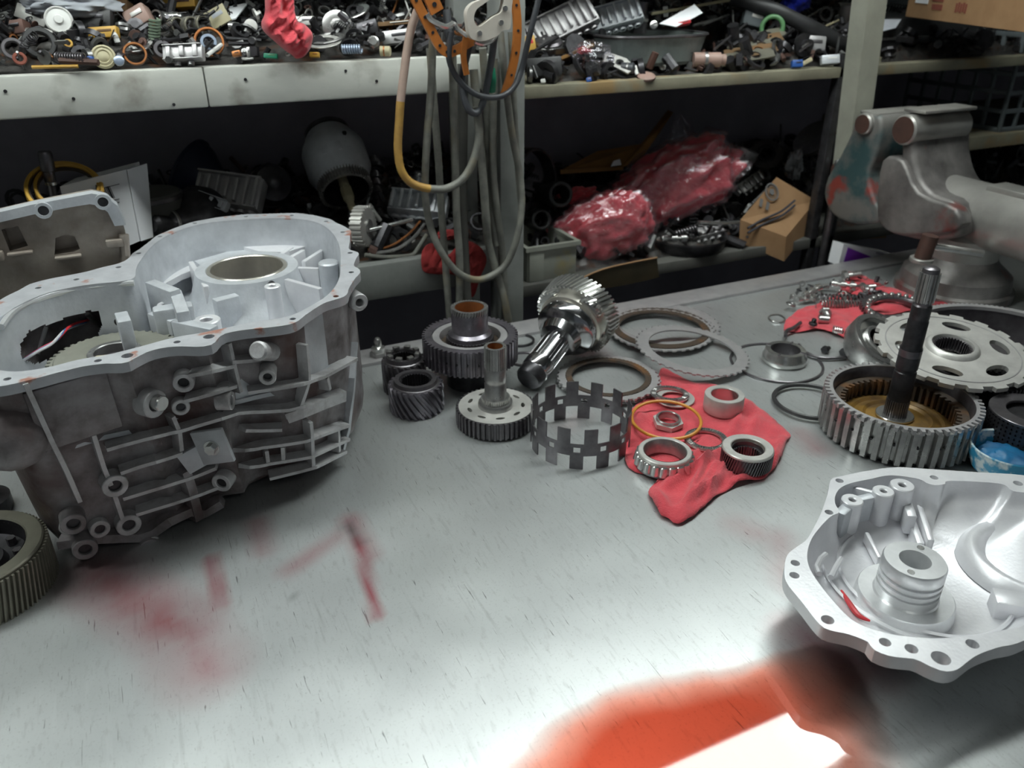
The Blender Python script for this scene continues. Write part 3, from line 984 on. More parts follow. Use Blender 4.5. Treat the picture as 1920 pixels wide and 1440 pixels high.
# outer ribs, bosses and brackets: found on the case's own wall
def wall_hit(px, py):
    sh = Vector((0, 0, 0))
    for _ in range(4):
        r_ = wall_hit0(px, py, sh)
        if not r_:
            return None
        sh = LEAN * (1 - max(0, r_[0].z) / CH)
    return r_
def wall_hit0(px, py, sh):
    d = ray(px, py)
    best = None
    n = len(wall)
    for i in range(n):
        A, B = wall[i], wall[(i + 1) % n]
        ex, ey = B.x - A.x, B.y - A.y
        nx, ny = ey, -ex
        ln = math.hypot(nx, ny)
        nx, ny = nx / ln, ny / ln
        den = nx * d.x + ny * d.y
        if abs(den) < 1e-9:
            continue
        ox, oy, oz = CAM.x - CO.x - sh.x, CAM.y - CO.y - sh.y, CAM.z - CO.z
        t = (nx * (A.x - ox) + ny * (A.y - oy)) / den
        if t <= 0:
            continue
        x, y, z = ox + d.x * t, oy + d.y * t, oz + d.z * t
        s_ = ((x - A.x) * ex + (y - A.y) * ey) / (ln * ln)
        if -0.02 <= s_ <= 1.02 and -0.06 < z < CH + 0.02 and (best is None or t < best[0]):
            N_ = Vector((nx, ny, 0))
            if N_.dot(d) > 0:
                N_ = -N_
            best = (t, Vector((x, y, z)), N_)
    return (best[1] + sh, best[2]) if best else None
def sweep(pts, nrm, dep, th, b):
    n = len(pts)
    L_ = []
    for i in range(n):
        t = (pts[min(i + 1, n - 1)] - pts[max(i - 1, 0)]).normalized()
        N_ = nrm[i]
        s_ = t.cross(N_).normalized() * th / 2
        q = pts[i] - N_ * 0.006
        o_ = pts[i] + N_ * dep
        L_.append([q - s_, o_ - s_ * 0.7, o_ + s_ * 0.7, q + s_])
    b.loft(L_, cap0=True, cap1=True)
def rib(pix, dep=0.007, th=0.005, m='cast_dirty', name='rib'):
    P, Nn = [], []
    pp = z4(pix)
    for i in range(len(pp) - 1):
        for k in range(5):
            x = pp[i][0] + (pp[i + 1][0] - pp[i][0]) * k / 4
            y = pp[i][1] + (pp[i + 1][1] - pp[i][1]) * k / 4
            h = wall_hit(x, y)
            if h and h[0].z > 0.0:
                if not P or (h[0] - P[-1]).length > 1e-4:
                    P.append(h[0]); Nn.append(h[1])
    if len(P) < 2:
        return
    # smooth the normals
    Ns = [sum((Nn[max(0, min(len(Nn) - 1, i + k))] for k in (-2, -1, 0, 1, 2)), Vector((0, 0, 0))).normalized() for i in range(len(Nn))]
    b = MB()
    sweep(P, Ns, dep, th, b)
    b.build(name, m, case, smooth=25)
mat('cast_edge', (0.56, 0.56, 0.57), (0.30, 0.28, 0.28), 0.3, 0.45, 40, 0.3, 180, mix=(0.45, 0.75))
for pix in ([(540, 530), (720, 480), (900, 440), (1060, 395), (1200, 348), (1480, 328), (1545, 312)], [(610, 650), (760, 602), (900, 560)], [(1230, 440), (1450, 428)],
            [(1200, 560), (1330, 522), (1550, 492), (1760, 420)], [(630, 780), (950, 682), (1120, 622)], [(1230, 640), (1380, 602), (1580, 572), (1760, 492)],
            [(700, 860), (960, 780), (1130, 722)], [(1380, 680), (1600, 626), (1740, 560)], [(1270, 240), (1530, 202), (1620, 175), (1790, 85)], [(990, 150), (1170, 112)],
            [(960, 280), (1180, 215)], [(1160, 90), (1340, 70)]):
    rib(pix, 0.013, 0.0055, 'cast_edge')
for pix in ([(470, 460), (520, 620), (560, 720), (620, 900)], [(860, 370), (895, 450), (905, 545)], [(1530, 10), (1548, 190), (1530, 310)], [(1570, 400), (1592, 620)],
            [(120, 195), (250, 480), (330, 640), (400, 800)], [(1140, 0), (1170, 130), (1200, 250)], [(1360, 540), (1370, 610)], [(1455, 520), (1460, 600)], [(1640, 180), (1655, 240)], [(1700, 440), (1705, 560)]):
    rib(pix, 0.012, 0.006, 'cast_edge')
rib([(930, 650), (960, 740), (1000, 900)], 0.012, 0.014, 'cast_dirty', 'round_pillar')
rib([(1815, 5), (1800, 250), (1780, 450), (1750, 560)], 0.006, 0.006, 'cast', 'gasket_edge')
def boss(q, r_, length, m='cast_edge', name='screw_boss', hole=True, axis=None, hole_m='black_steel'):
    h = wall_hit(*z4([q])[0])
    if not h:
        return
    p, N_ = h
    ax = axis or N_
    X = TM(p - ax * 0.004, along(ax))
    if hole:
        o = MB().ring(r_, r_ * 0.52, 0, length, 20, X, 0.0008).build(name, m, case)
        MB().cyl(r_ * 0.52, 0, length * 0.8, 16, X).build('bore', hole_m, o)
    else:
        MB().cyl(r_, 0, length, 20, X, bev=0.001).build(name, m, case)
for q, r_, ln in (((948, 185), 0.0105, 0.018), ((755, 310), 0.0145, 0.016), ((925, 320), 0.009, 0.014), ((1135, 305), 0.010, 0.016), ((1380, 140), 0.009, 0.026),
                  ((575, 710), 0.0125, 0.020), ((650, 920), 0.0125, 0.016), ((1160, 700), 0.011, 0.016), ((505, 950), 0.010, 0.012), ((1490, 375), 0.005, 0.010), ((1740, 275), 0.005, 0.010), ((350, 940), 0.008, 0.012), ((780, 1010), 0.008, 0.016)):
    boss(q, r_, ln)
boss((760, 300), 0.008, 0.024, 'bright_steel', 'plug_bolt', False)
# stub pipe on the front and lug at the right end
h = wall_hit(*z4([(1400, 60)])[0])
if h:
    ax = (h[1] + UP * 0.5 - RT * 0.4).normalized()
    MB().cyl(0.010, 0, 0.034, 20, TM(h[0] - h[1] * 0.003, along(ax)), bev=0.002).build('vent_stub', 'cast_edge', case)
e = cloc(*z3([(1835, 505)])[0], CH - 0.03)
MB().ring(0.011, 0.005, -0.028, 0.008, 20, TM(e, along((RT * 0.6 - FW * 0.8))), 0.001).build('mounting_lug', 'cast_edge', case)
# name plate and the bolted bracket
def on_wall_box(q, sx, sy, sz, roll, m, name, lift=0.008):
    h = wall_hit(*z4([q])[0])
    if not h:
        return None
    p, N_ = h
    t = UP.cross(N_).normalized()
    X = Matrix.Translation(p + N_ * lift) @ Matrix((t, UP, N_)).transposed().to_4x4() @ Matrix.Rotation(roll, 4, 'Z')
    return MB().box(sx, sy, sz, (0, 0, 0), X, bev=0.0008).build(name, m, case), X
rib([(1470, 378), (1610, 325), (1750, 272)], 0.010, 0.018, 'cast_edge', 'tag_plate')
on_wall_box((375, 340), 0.070, 0.062, 0.006, R(2), 'cast_dirty', 'cover_panel', 0.006)
_b = on_wall_box((1130, 500), 0.036, 0.040, 0.005, R(12), 'cast', 'bracket', 0.016)
on_wall_box((1010, 560), 0.034, 0.026, 0.005, R(20), 'cast', 'bracket_arm', 0.014)
if _b:
    MB().cyl(0.0085, 0.0025, 0.004, 20, _b[1]).build('washer', 'bright_steel', case)
    MB().cyl(0.0058, 0.004, 0.009, 6, _b[1]).build('hex_bolt', 'bright_steel', case)
# foot flange with ears along the lower left edge
b = MB()
P, Nn = [], []
for q in [(330, 1060), (420, 1050), (520, 1035), (640, 1030), (720, 1035), (800, 1000), (900, 940), (960, 905), (1050, 905), (1150, 850)]:
    for dy in (0,):
        h = wall_hit(*z4([q])[0])
        if h:
            p = h[0].copy(); p.z = max(0.006, min(p.z + 0.010, 0.03)); P.append(p); Nn.append(h[1])
if len(P) > 2:
    sweep(P, Nn, 0.010, 0.014, b)
    b.build('foot_flange', 'cast_dirty', case)
for q in ((370, 900), (430, 1030), (760, 1030)):
    boss(q, 0.012, 0.020, 'cast_dirty', 'foot_ear', True)
# rounded shoulder casting at the left front corner
h = wall_hit(20, 820)
if h:
    bm = bmesh.new(); bmesh.ops.create_icosphere(bm, subdivisions=3, radius=1)
    MB().bm(bm, TM(h[0], None, (0.034, 0.03, 0.032))).build('shoulder_bulge', 'cast_dirty', case)

# ================================================================== gearbox end cover (front right)
VH = 0.062
def z8(pts):
    return [(1440 + x / 3.131, 840 + y / 3.131) for x, y in pts]
cov_out_px = z8([(370, 185), (430, 165), (560, 138), (740, 113), (900, 120), (1200, 140), (1503, 160), (1720, 210), (1860, 420), (1900, 700), (1800, 950), (1503, 1130), (1350, 1170), (1230, 1215), (1170, 1255), (1110, 1300), (1040, 1312), (960, 1285), (900, 1255), (860, 1238),
                 (720, 1222), (615, 1180), (590, 1140), (480, 1095), (350, 1065), (290, 1020), (200, 905), (112, 795), (96, 720), (112, 630), (170, 580), (225, 540), (262, 480), (312, 380), (350, 270)])
cov_in_px = z8([(490, 205), (600, 182), (720, 160), (880, 180), (930, 205), (980, 218), (1040, 210), (1070, 192), (1360, 208), (1430, 250), (1503, 262), (1640, 300), (1740, 480), (1780, 700), (1690, 900), (1503, 1040), (1420, 1062), (1200, 1098), (1000, 1118), (800, 1105), (690, 1085), (560, 1045), (470, 990), (380, 895), (300, 795),
                (242, 700), (230, 620), (255, 535), (310, 460), (370, 400), (420, 375), (395, 330), (395, 280), (425, 235)])
VO = T(*z8([(880, 760)])[0], 0)
VO.z = BZ
cover = thing('gearbox_end_cover', 'bright cast aluminium gearbox end cover lying open side up', 'gearbox cover', VO)
def vloc(px, py, h):
    return T(px, py, h) - VO
v_out = [Vector((p.x, p.y)) for p in resample(spline([vloc(x, y, VH) for x, y in cov_out_px], 4, True), 200)]
v_in = [Vector((p.x, p.y)) for p in resample(spline([vloc(x, y, VH) for x, y in cov_in_px], 4, True), 200)]
vh = []
for q, r_ in (((420, 192), 0.0042), ((358, 377), 0.0042), ((160, 675), 0.0042), ((155, 747), 0.0045), ((350, 1008), 0.0055), ((687, 1140), 0.0048), ((842, 1178), 0.0052), ((1200, 1150), 0.0052), ((1015, 1233), 0.0075), ((975, 173), 0.0042), ((1468, 207), 0.0048), ((1700, 330), 0.005), ((1830, 700), 0.005), ((1640, 1010), 0.005)):
    p = vloc(*z8([q])[0], VH)
    vh.append(circle(p.x, p.y, r_, 16))
MB().plate(v_out, [v_in] + vh, VH - 0.013, VH).build('flange', 'cast_white', cover, smooth=30)
bc = vloc(*z8([(900, 800)])[0], 0.014)
ctr = Vector((bc.x, bc.y))
vin_p = [p for p in v_in]
def toward(t, z, r=None):
    out = []
    for p in vin_p:
        d = p - ctr
        L_ = d.length
        rr = (L_ * (1 - t) + (r if r else 0) * t)
        q = ctr + d.normalized() * rr
        out.append((q.x, q.y, z))
    return out
rf = 0.078
MB().loft([[(p.x, p.y, VH - 0.001) for p in vin_p], toward(0.04, VH - 0.012, rf), toward(0.22, VH - 0.026, rf), toward(0.55, VH - 0.036, rf), toward(0.86, VH - 0.041, rf), toward(1.0, VH - 0.043, rf), toward(1.0, VH - 0.047, rf * 0.92), toward(1.0, VH - 0.0475, rf * 0.15)], flip=True, cap1=False).build('bowl_inside', 'cast_white', cover, smooth=45)
MB().loft([[(p.x, p.y, VH - 0.012) for p in offset(vin_p, 0.006)], toward(0.05, VH - 0.03, rf * 1.1), toward(0.7, 0.012, rf * 1.1), toward(1.0, 0.006, rf), toward(1.0, 0.006, 0.03)], cap1=True).build('bowl_outside', 'cast', cover, smooth=45)
# central sleeve with grooves
sr = 0.5 * 342 / 3.131 * mp(VO + Vector((bc.x, bc.y, 0.06)))
bt = vloc(*z8([(865, 655)])[0], 0.068)
sx, sy = bt.x, bt.y
pr = [(sr * 1.62, 0.012), (sr * 1.55, 0.027), (sr * 1.50, 0.029), (sr * 1.05, 0.0285), (sr * 1.0, 0.030)]
for z in (0.040, 0.047, 0.054):
    pr += [(sr, z - 0.002), (sr * 0.93, z - 0.0015), (sr * 0.93, z + 0.001), (sr, z + 0.0015)]
pr += [(sr, 0.066), (sr * 0.96, 0.068), (sr * 0.50, 0.068), (sr * 0.48, 0.066), (sr * 0.48, 0.020), (0, 0.020)]
MB().lathe(pr, 56, TM((sx, sy, 0))).build('centre_sleeve', 'machined', cover, smooth=30)
for a in (-2.6, 0.5):
    MB().cyl(sr * 0.12, 0.067, 0.0684, 12, TM((sx + sr * 0.75 * math.cos(a), sy + sr * 0.75 * math.sin(a), 0))).build('dowel_pin', 'bright_steel', cover)
for rr, zz in ((rf * 1.02, 0.0225), (rf * 1.25, 0.027)):
    MB().lathe([(rr, zz), (rr - 0.002, zz + 0.0018), (rr - 0.004, zz)], 64, TM((ctr.x, ctr.y, 0)), arc=(R(100), R(330))).build('step_ring', 'cast_white', cover)
# oil gallery bosses at the rear left corner and ribs
for q, r_, zt in (((497, 302), 0.011, VH - 0.004), ((680, 250), 0.011, VH - 0.002), ((790, 215), 0.0125, VH)):
    p = vloc(*z8([q])[0], zt)
    o = MB().ring(r_, r_ * 0.32, 0.02, zt, 24, TM((p.x, p.y, 0)), 0.001).build('gallery_boss', 'cast_white', cover)
    MB().cyl(r_ * 0.32, 0.02, zt - 0.004, 12, TM((p.x, p.y, 0))).build('bore', 'black_steel', o)
def crib(a, b, z0, z1, th, m='cast_white', za=None):
    A, B = vloc(*z8([a])[0], z1), vloc(*z8([b])[0], z1 if za is None else za)
    d = B - A
    MB().box(d.length, th, z1 - z0, (0, 0, 0), TM(((A.x + B.x) / 2, (A.y + B.y) / 2, (z0 + z1) / 2), (0, 0, math.atan2(d.y, d.x))), bev=0.002).build('casting_rib', m, cover)
crib((470, 215), (660, 265), 0.03, VH - 0.006, 0.006)
crib((500, 300), (790, 235), 0.02, VH - 0.008, 0.010, 'cast')
crib((420, 380), (500, 310), 0.02, VH - 0.008, 0.012, 'cast')
crib((800, 260), (850, 400), 0.02, VH - 0.018, 0.010)
crib((880, 300), (960, 540), 0.015, 0.036, 0.007)
crib((580, 490), (660, 640), 0.015, 0.028, 0.005)
crib((840, 400), (900, 560), 0.012, 0.030, 0.008)
crib((1330, 860), (1560, 900), 0.012, 0.034, 0.022, 'cast_white')
# raised round bulge on the right-hand floor
p = vloc(*z8([(1560, 640)])[0], 0.03)
MB().lathe([(0.068, 0.016), (0.064, 0.026), (0.059, 0.031), (0.053, 0.032), (0.047, 0.029), (0.041, 0.022), (0.037, 0.014)], 48, TM((p.x, p.y, 0))).build('bearing_pocket', 'cast_white', cover)
p = vloc(*z8([(330, 690)])[0], 0.035)
MB().tube([vloc(*z8([q])[0], 0.042) for q in ((300, 740), (285, 700), (310, 650), (340, 625))], 0.003, 8).build('cast_lug', 'cast_white', cover)
MB().tube([vloc(*z8([q])[0], 0.034) for q in ((370, 760), (400, 700), (430, 650))], 0.003, 8).build('cast_lug', 'cast_white', cover)
# red oil lying in the cover
rp_ = [vloc(*z8([q])[0], 0.0275) for q in ((430, 835), (470, 900), (530, 980), (600, 1015))]
tag(MB().tube([p + VO for p in spline(rp_, 5)], [0.0004 + 0.0022 * math.sin(PI * min(1, (i + 1) / 17)) for i in range(16)], 8).build('oil_streak', 'wire_red', None), 'streak of red oil lying inside the aluminium end cover', 'oil')

# ================================================================== parts laid out on the bench
def z5(x, y): return (680 + x / 3.4286, 500 + y / 3.4286)
def z6(x, y): return (1120 + x / 3.13, 540 + y / 3.13)
def z7(x, y): return (1400 + x / 3.273, 480 + y / 3.273)
def base_of(px, py, h):               # bench point under the place seen at height h
    p = T(px, py, h)
    return Vector((p.x, p.y, BZ)), mp(p)

# ---- two helical gears
def helical_gear(pos, r, h, n, label, m='gear_steel', lab2=None):
    t = thing('helical_gear', label, 'gear', pos, (0, 0, R(11)))
    MB().gear(r, r * 0.90, n, 0, h * 0.86, r * 0.60, tw=-R(40), lv=10, chamfer=0.0006).build('toothed_body', m, t, smooth=30)
    MB().lathe([(r * 0.62, h * 0.80), (r * 0.86, h * 0.87), (r * 0.84, h * 0.875), (r * 0.80, h * 0.89), (r * 0.76, h), (r * 0.60, h), (r * 0.58, h * 0.97), (r * 0.58, 0.003), (r * 0.62, 0.001)], 48).build('raised_collar', 'dark_steel', t)
    MB().gear(r * 0.585, r * 0.585, 30, 0.004, h * 0.93, r * 0.56, inner_teeth=0.0025).build('bore_splines', 'black_steel', t)
    return t
p, k = base_of(*z5(340, 735), 0.042)
g1 = helical_gear(p, 52 * k, 0.046, 23, 'dark helical gear standing at the front of the gear group')
p, k = base_of(*z5(262, 585), 0.050)
g2 = helical_gear(p, 42 * k, 0.055, 20, 'oily helical gear with notched collar behind the front gear', 'dark_steel')
for i in range(8):
    a = 2 * PI * i / 8
    MB().box(0.007, 0.009, 0.006, (0, 0, 0), TM((27.5 * k * math.cos(a), 27.5 * k * math.sin(a), 0.057), (0, 0, a)), bev=0.001).build('collar_dog', 'steel', g2)
p, k = base_of(*z5(95, 480), 0.03)
t = thing('castle_nut', 'small stepped steel nut beside the gears at the case', 'nut', p + Vector((0, 0, 0.0)))
MB().cyl(0.014, 0.0, 0.014, 6, bev=0.001).build('hex', 'steel', t)
MB().lathe([(0.011, 0.014), (0.011, 0.02), (0.006, 0.022), (0.006, 0.032), (0.003, 0.036), (0, 0.036)], 20).build('stem', 'bright_steel', t)

# ---- large gear drum with copper lined hub
p, k = base_of(*z5(690, 430), 0.078)
R0 = 90 * k
t = thing('gear_drum', 'large dark toothed clutch drum with a copper lined hub', 'clutch drum', p)
MB().gear(R0, R0 * 0.945, 54, 0.040, 0.078, R0 * 0.80, duty=0.5, lv=1).build('toothed_rim', 'gear_steel', t, smooth=25)
MB().lathe([(R0 * 0.80, 0.044), (R0 * 0.80, 0.074), (R0 * 0.78, 0.076), (R0 * 0.64, 0.076), (R0 * 0.62, 0.070), (R0 * 0.62, 0.060), (R0 * 0.3, 0.060)], 64).build('rim_face', 'plate_steel', t)
MB().ring(R0 * 0.615, R0 * 0.50, 0.058, 0.066, 64, bev=0.001).build('lining_ring', 'friction', t)
MB().gear(R0 * 0.50, R0 * 0.47, 44, 0.058, 0.074, R0 * 0.36).build('inner_spline_ring', 'dark_steel', t, smooth=25)
MB().lathe([(R0 * 0.88, 0.040), (R0 * 0.6, 0.034), (R0 * 0.52, 0.030), (R0 * 0.52, 0.0), (R0 * 0.3, 0.0), (R0 * 0.3, 0.04)], 64).build('lower_shell', 'black_steel', t)
hr = 34 * k
MB().lathe([(hr * 1.22, 0.060), (hr * 1.2, 0.080), (hr, 0.084), (hr, 0.112), (hr * 0.98, 0.114)], 56).build('hub_neck', 'gear_steel', t)
MB().gear(hr * 1.02, hr * 0.95, 40, 0.113, 0.120, hr * 0.80, tw=R(3)).build('hub_teeth', 'steel', t, smooth=25)
MB().lathe([(hr * 0.80, 0.119), (hr * 0.78, 0.117), (hr * 0.78, 0.07), (0, 0.07)], 48).build('hub_liner', 'copper', t)
for i in range(27):
    a = 2 * PI * (i + 0.3) / 27
    MB().cyl(0.0019, 0, 0.002, 8, TM((R0 * 0.944 * math.cos(a), R0 * 0.944 * math.sin(a), 0.058), along((math.cos(a), math.sin(a), 0)))).build('oil_hole', 'black_steel', t)

# ---- toothed hub disc with upright splined tube
p, k = base_of(*z5(855, 890), 0.026)
R1 = 75 * k
t = thing('splined_hub', 'pale toothed hub disc with an upright splined tube', 'hub', p)
slots = []
for i in range(9):
    a = 2 * PI * (i + 0.4) / 9
    c_, s_ = math.cos(a), math.sin(a)
    slots.append([((R1 * 0.68 + x * 0.8) * c_ - y * s_, (R1 * 0.68 + x * 0.8) * s_ + y * c_) for x, y in circle(0, 0, R1 * 0.062, 12, R1 * 0.115)])
MB().plate(circle(0, 0, R1 * 0.93, 72), slots + [circle(0, 0, R1 * 0.36, 32)], 0.020, 0.026).build('face_disc', 'pale_steel', t)
MB().gear(R1, R1 * 0.945, 46, 0.002, 0.0255, R1 * 0.90, duty=0.5).build('toothed_rim', 'dark_steel', t, smooth=25)
MB().lathe([(R1 * 0.44, 0.024), (R1 * 0.44, 0.031), (R1 * 0.42, 0.033), (R1 * 0.30, 0.033)], 48).build('step_collar', 'steel', t)
MB().gear(R1 * 0.36, R1 * 0.335, 44, 0.033, 0.040, R1 * 0.2).build('collar_teeth', 'bright_steel', t, smooth=25)
tr = 20.5 * k
ht = 0.114
MB().lathe([(tr, 0.038), (tr, ht * 0.52), (tr * 0.96, ht * 0.53), (tr * 0.96, ht * 0.56), (tr, ht * 0.57), (tr, ht * 0.72), (tr * 0.93, ht * 0.735)], 40).build('tube', 'steel', t)
MB().gear(tr, tr * 0.92, 26, ht * 0.73, ht, tr * 0.70, chamfer=0.0).build('tube_splines', 'steel', t, smooth=25)
MB().lathe([(tr * 0.70, ht - 0.001), (tr * 0.68, ht - 0.004), (tr * 0.68, 0.05), (0, 0.05)], 32).build('tube_liner', 'copper', t)
MB().cyl(R1 * 0.9, 0.0, 0.004, 48).build('back_face', 'dark_steel', t)

# ---- planet carrier with splined shaft, lying on its gear
tip = T(*z5(1062, 728), 0.020)
gc = T(*z5(1385, 300), 0.070)
ax = (gc - tip)
LX = ax.length
t = thing('planet_carrier', 'polished planet gear carrier with a splined shaft lying tilted', 'planet carrier', tip, along(ax))
sr2 = 0.0195
Lg = LX
MB().lathe([(0, 0), (sr2 * 0.9, 0.0), (sr2 * 1.05, 0.004), (sr2 * 1.05, 0.018)], 40).build('shaft_tip', 'black_steel', t)
MB().lathe([(sr2 * 1.05, 0.018), (sr2 * 1.12, 0.020), (sr2 * 1.12, 0.038), (sr2, 0.040), (sr2, 0.05)], 40).build('shaft_land', 'polished', t)
MB().gear(sr2 * 1.10, sr2 * 0.98, 26, 0.040, Lg * 0.56, sr2 * 0.7, duty=0.5).build('shaft_splines', 'polished', t, smooth=25)
MB().lathe([(sr2, Lg * 0.55), (sr2 * 1.5, Lg * 0.57), (sr2 * 1.6, Lg * 0.62), (sr2 * 1.7, Lg * 0.66), (sr2 * 2.3, Lg * 0.70), (sr2 * 2.45, Lg * 0.73), (sr2 * 2.45, Lg * 0.80), (sr2 * 2.2, Lg * 0.81)], 56).build('bell_collar', 'polished', t)
RG = 0.064
MB().lathe([(sr2 * 2.2, Lg * 0.81), (RG * 0.80, Lg * 0.83), (RG * 0.80, Lg * 0.90), (sr2 * 2, Lg * 0.90)], 56).build('carrier_plate', 'bore_steel', t)
MB().gear(RG, RG * 0.92, 52, Lg * 0.90, Lg * 0.90 + 0.032, RG * 0.55, tw=R(12), lv=4).build('helical_rim', 'bright_steel', t, smooth=25)
MB().lathe([(RG * 0.56, Lg * 0.90 + 0.030), (RG * 0.5, Lg * 0.90 + 0.040), (0.02, Lg * 0.9 + 0.042), (0, Lg * 0.9 + 0.042)], 48).build('end_plate', 'dark_steel', t)
for i in range(4):
    a = PI / 4 + i * PI / 2
    x, y = RG * 0.60 * math.cos(a), RG * 0.60 * math.sin(a)
    MB().gear(0.021, 0.018, 18, Lg * 0.845, Lg * 0.90 + 0.004, 0.008, tw=R(20), lv=3, X=TM((x * 1.1, y * 1.1, 0))).build('planet_gear', 'bright_steel', t, smooth=25)
    MB().cyl(0.007, Lg * 0.80, Lg * 0.90 + 0.046, 16, TM((x, y, 0)), bev=0.002).build('planet_pin', 'bright_steel', t)
MB().cyl(0.011, Lg * 0.9 + 0.03, Lg * 0.9 + 0.062, 24, bev=0.004).build('stub_shaft', 'bright_steel', t)

# ---- clutch plates
def steel_plate(px, py, h, rpx, label, tilt=(0, 0), n=36, ri=0.80, th=0.0022, m='plate_steel', teeth=True, fr=False, gap=None):
    p = T(px, py, h)
    k = mp(p)
    r = rpx * k
    t = thing('clutch_plate', label, 'clutch plate', p, (tilt[0], tilt[1], R(17)), group=gap)
    if teeth:
        MB().gear(r, r * 0.965, n, 0, th, r * ri, duty=0.45).build('steel_ring', m, t, smooth=25)
    else:
        MB().ring(r, r * ri, 0, th, 72, bev=0.0004).build('steel_ring', m, t)
    if fr:
        MB().gear(r * (ri + 0.005), r * ri * 0.99, 60, 0.0006, th + 0.0012, r * ri * 0.86).build('friction_lining', 'friction', t, smooth=25)
    return t
steel_plate(*z6(385, 215), 0.002, 106, 'steel clutch plate at the bottom of the rear plate stack', ri=0.78)
steel_plate(*z6(375, 235), 0.006, 101, 'brown friction plate on the rear plate stack', ri=0.92, fr=True, th=0.002)
steel_plate(*z6(372, 245), 0.010, 99, 'topmost brown friction plate of the rear plate stack', ri=0.91, fr=True, th=0.002)
steel_plate(*z6(556, 365), 0.017, 107, 'pale steel clutch plate resting tilted on the rear stack', tilt=(R(5), R(4)), ri=0.77, n=40)
steel_plate(*z5(1580, 728), 0.003, 98, 'steel clutch plate under the front friction plate', ri=0.78)
steel_plate(*z5(1578, 718), 0.009, 96, 'clutch plate with brown lining behind the slotted cage', ri=0.83, fr=True, th=0.003)
p, k = base_of(*z5(1040, 590), 0.003)
tag(MB().ring(30 * k, 26 * k, 0, 0.004, 48, bev=0.0006).build('seal_ring', 'dark_steel', None, loc=p), 'thin dark ring lying between the gear drum and the splined shaft', 'ring')
p, k = base_of(*z5(1010, 470), 0.003)
tag(MB().ring(28 * k, 24 * k, 0, 0.004, 48, bev=0.0006).build('seal_ring', 'black_steel', None, loc=p), 'black ring lying behind the splined hub near the gear drum', 'ring')

# ---- slotted cage
p, k = base_of(*z5(1407, 895), 0.054)
RC = 95 * k
t = thing('slotted_cage', 'thin dark steel retainer ring with square notches top and bottom', 'retainer', p, (0, 0, R(4)))
NW = 96
zs = [0, 0.011, 0.019, 0.0235, 0.031, 0.0355, 0.044, 0.056]
def keep_cage(i, k_):
    ph = i % 8
    low = ph in (0, 1, 2, 3)              # lower notch
    hi = ph in (4, 5, 6, 7)
    if k_ in (0, 1) and low: return False
    if k_ in (5, 6) and hi: return False
    if k_ == 3 and ph in (5, 6) and (i // 8) % 1 == 0: return False
    return True
MB().cylgrid(RC, 0.0016, NW, zs, keep_cage).build('notched_band', 'dark_steel', t, smooth=20)

# ---- red rag under the bearings
def rag(name, outline, centre, label, m='cloth_red', amp=0.006, rings=26, n=170, seed=0.0, lift=0.002, folds=(), zfun=None, group=None):
    loop = resample(spline([Vector((q.x, q.y, 0)) for q in outline], 5, True), n)
    c = Vector((centre.x, centre.y, 0))
    b = MB()
    def zz(q, t):
        v = noise.noise(Vector((q.x * 26, q.y * 26, seed))) * 0.55 + noise.noise(Vector((q.x * 60, q.y * 60, seed + 2))) * 0.3
        h = lift + amp * max(0, v + 0.25)
        for A, B, w_, hh in folds:
            ab = B - A
            s_ = max(0, min(1, (Vector((q.x, q.y)) - A).dot(ab) / ab.length_squared))
            d = (Vector((q.x, q.y)) - (A + ab * s_)).length
            h += hh * math.exp(-(d / w_) ** 2) * math.sin(PI * (0.15 + 0.7 * s_))
        if t > 0.93:
            h = h * 0.8 + 0.0004
        return (zfun(q) if zfun else 0) + h
    b.v.append((0, 0, zz(c, 0)))
    for r_ in range(1, rings + 1):
        t = r_ / rings
        for p_ in loop:
            j = 1 + 0.02 * noise.noise(Vector((p_.x * 80, p_.y * 80, seed + 9)))
            q = c.lerp(p_, t * (j if r_ == rings else 1))
            b.v.append((q.x - c.x, q.y - c.y, zz(q, t)))
    for i in range(n):
        b.f.append((0, 1 + i, 1 + (i + 1) % n))
    for r_ in range(rings - 1):
        for i in range(n):
            j = (i + 1) % n
            b.f.append((1 + r_ * n + i, 1 + (r_ + 1) * n + i, 1 + (r_ + 1) * n + j, 1 + r_ * n + j))
    o = b.build(name, m, None, loc=(c.x, c.y, BZ), smooth=70)
    md = o.modifiers.new('thick', 'SOLIDIFY')
    md.thickness = 0.0012
    md.offset = 1
    return tag(o, label, 'rag', group)
def v2(p): return Vector((p.x, p.y))
ol = [T(*z6(x, y)) for x, y in [(385, 480), (560, 560), (680, 570), (860, 650), (960, 720), (1120, 860), (1110, 920), (1050, 1060), (960, 1130), (840, 1160), (700, 1230), (620, 1310), (520, 1380), (440, 1385), (370, 1340), (310, 1250), (305, 1190), (370, 1130), (290, 1105), (200, 1080), (165, 1020), (160, 900), (195, 800), (200, 720), (300, 640), (355, 540)]]
fd = []
for a, b_, w_, hh in (((720, 970), (400, 1190), 0.005, 0.013), ((640, 1020), (500, 1340), 0.005, 0.012), ((770, 1010), (640, 1240), 0.005, 0.011), ((700, 1040), (560, 1290), 0.004, 0.010), ((820, 1080), (440, 1330), 0.004, 0.007), ((200, 1040), (370, 1110), 0.006, 0.011), ((1090, 900), (1010, 1100), 0.006, 0.010), ((600, 960), (390, 1170), 0.004, 0.009), ((340, 1210), (400, 1350), 0.008, 0.010), ((880, 690), (790, 860), 0.006, 0.008), ((960, 740), (900, 860), 0.006, 0.007), ((170, 900), (250, 760), 0.006, 0.008), ((500, 1370), (680, 1240), 0.005, 0.006), ((900, 1120), (760, 1170), 0.006, 0.008)):
    fd.append((v2(T(*z6(*a))), v2(T(*z6(*b_))), w_, hh))
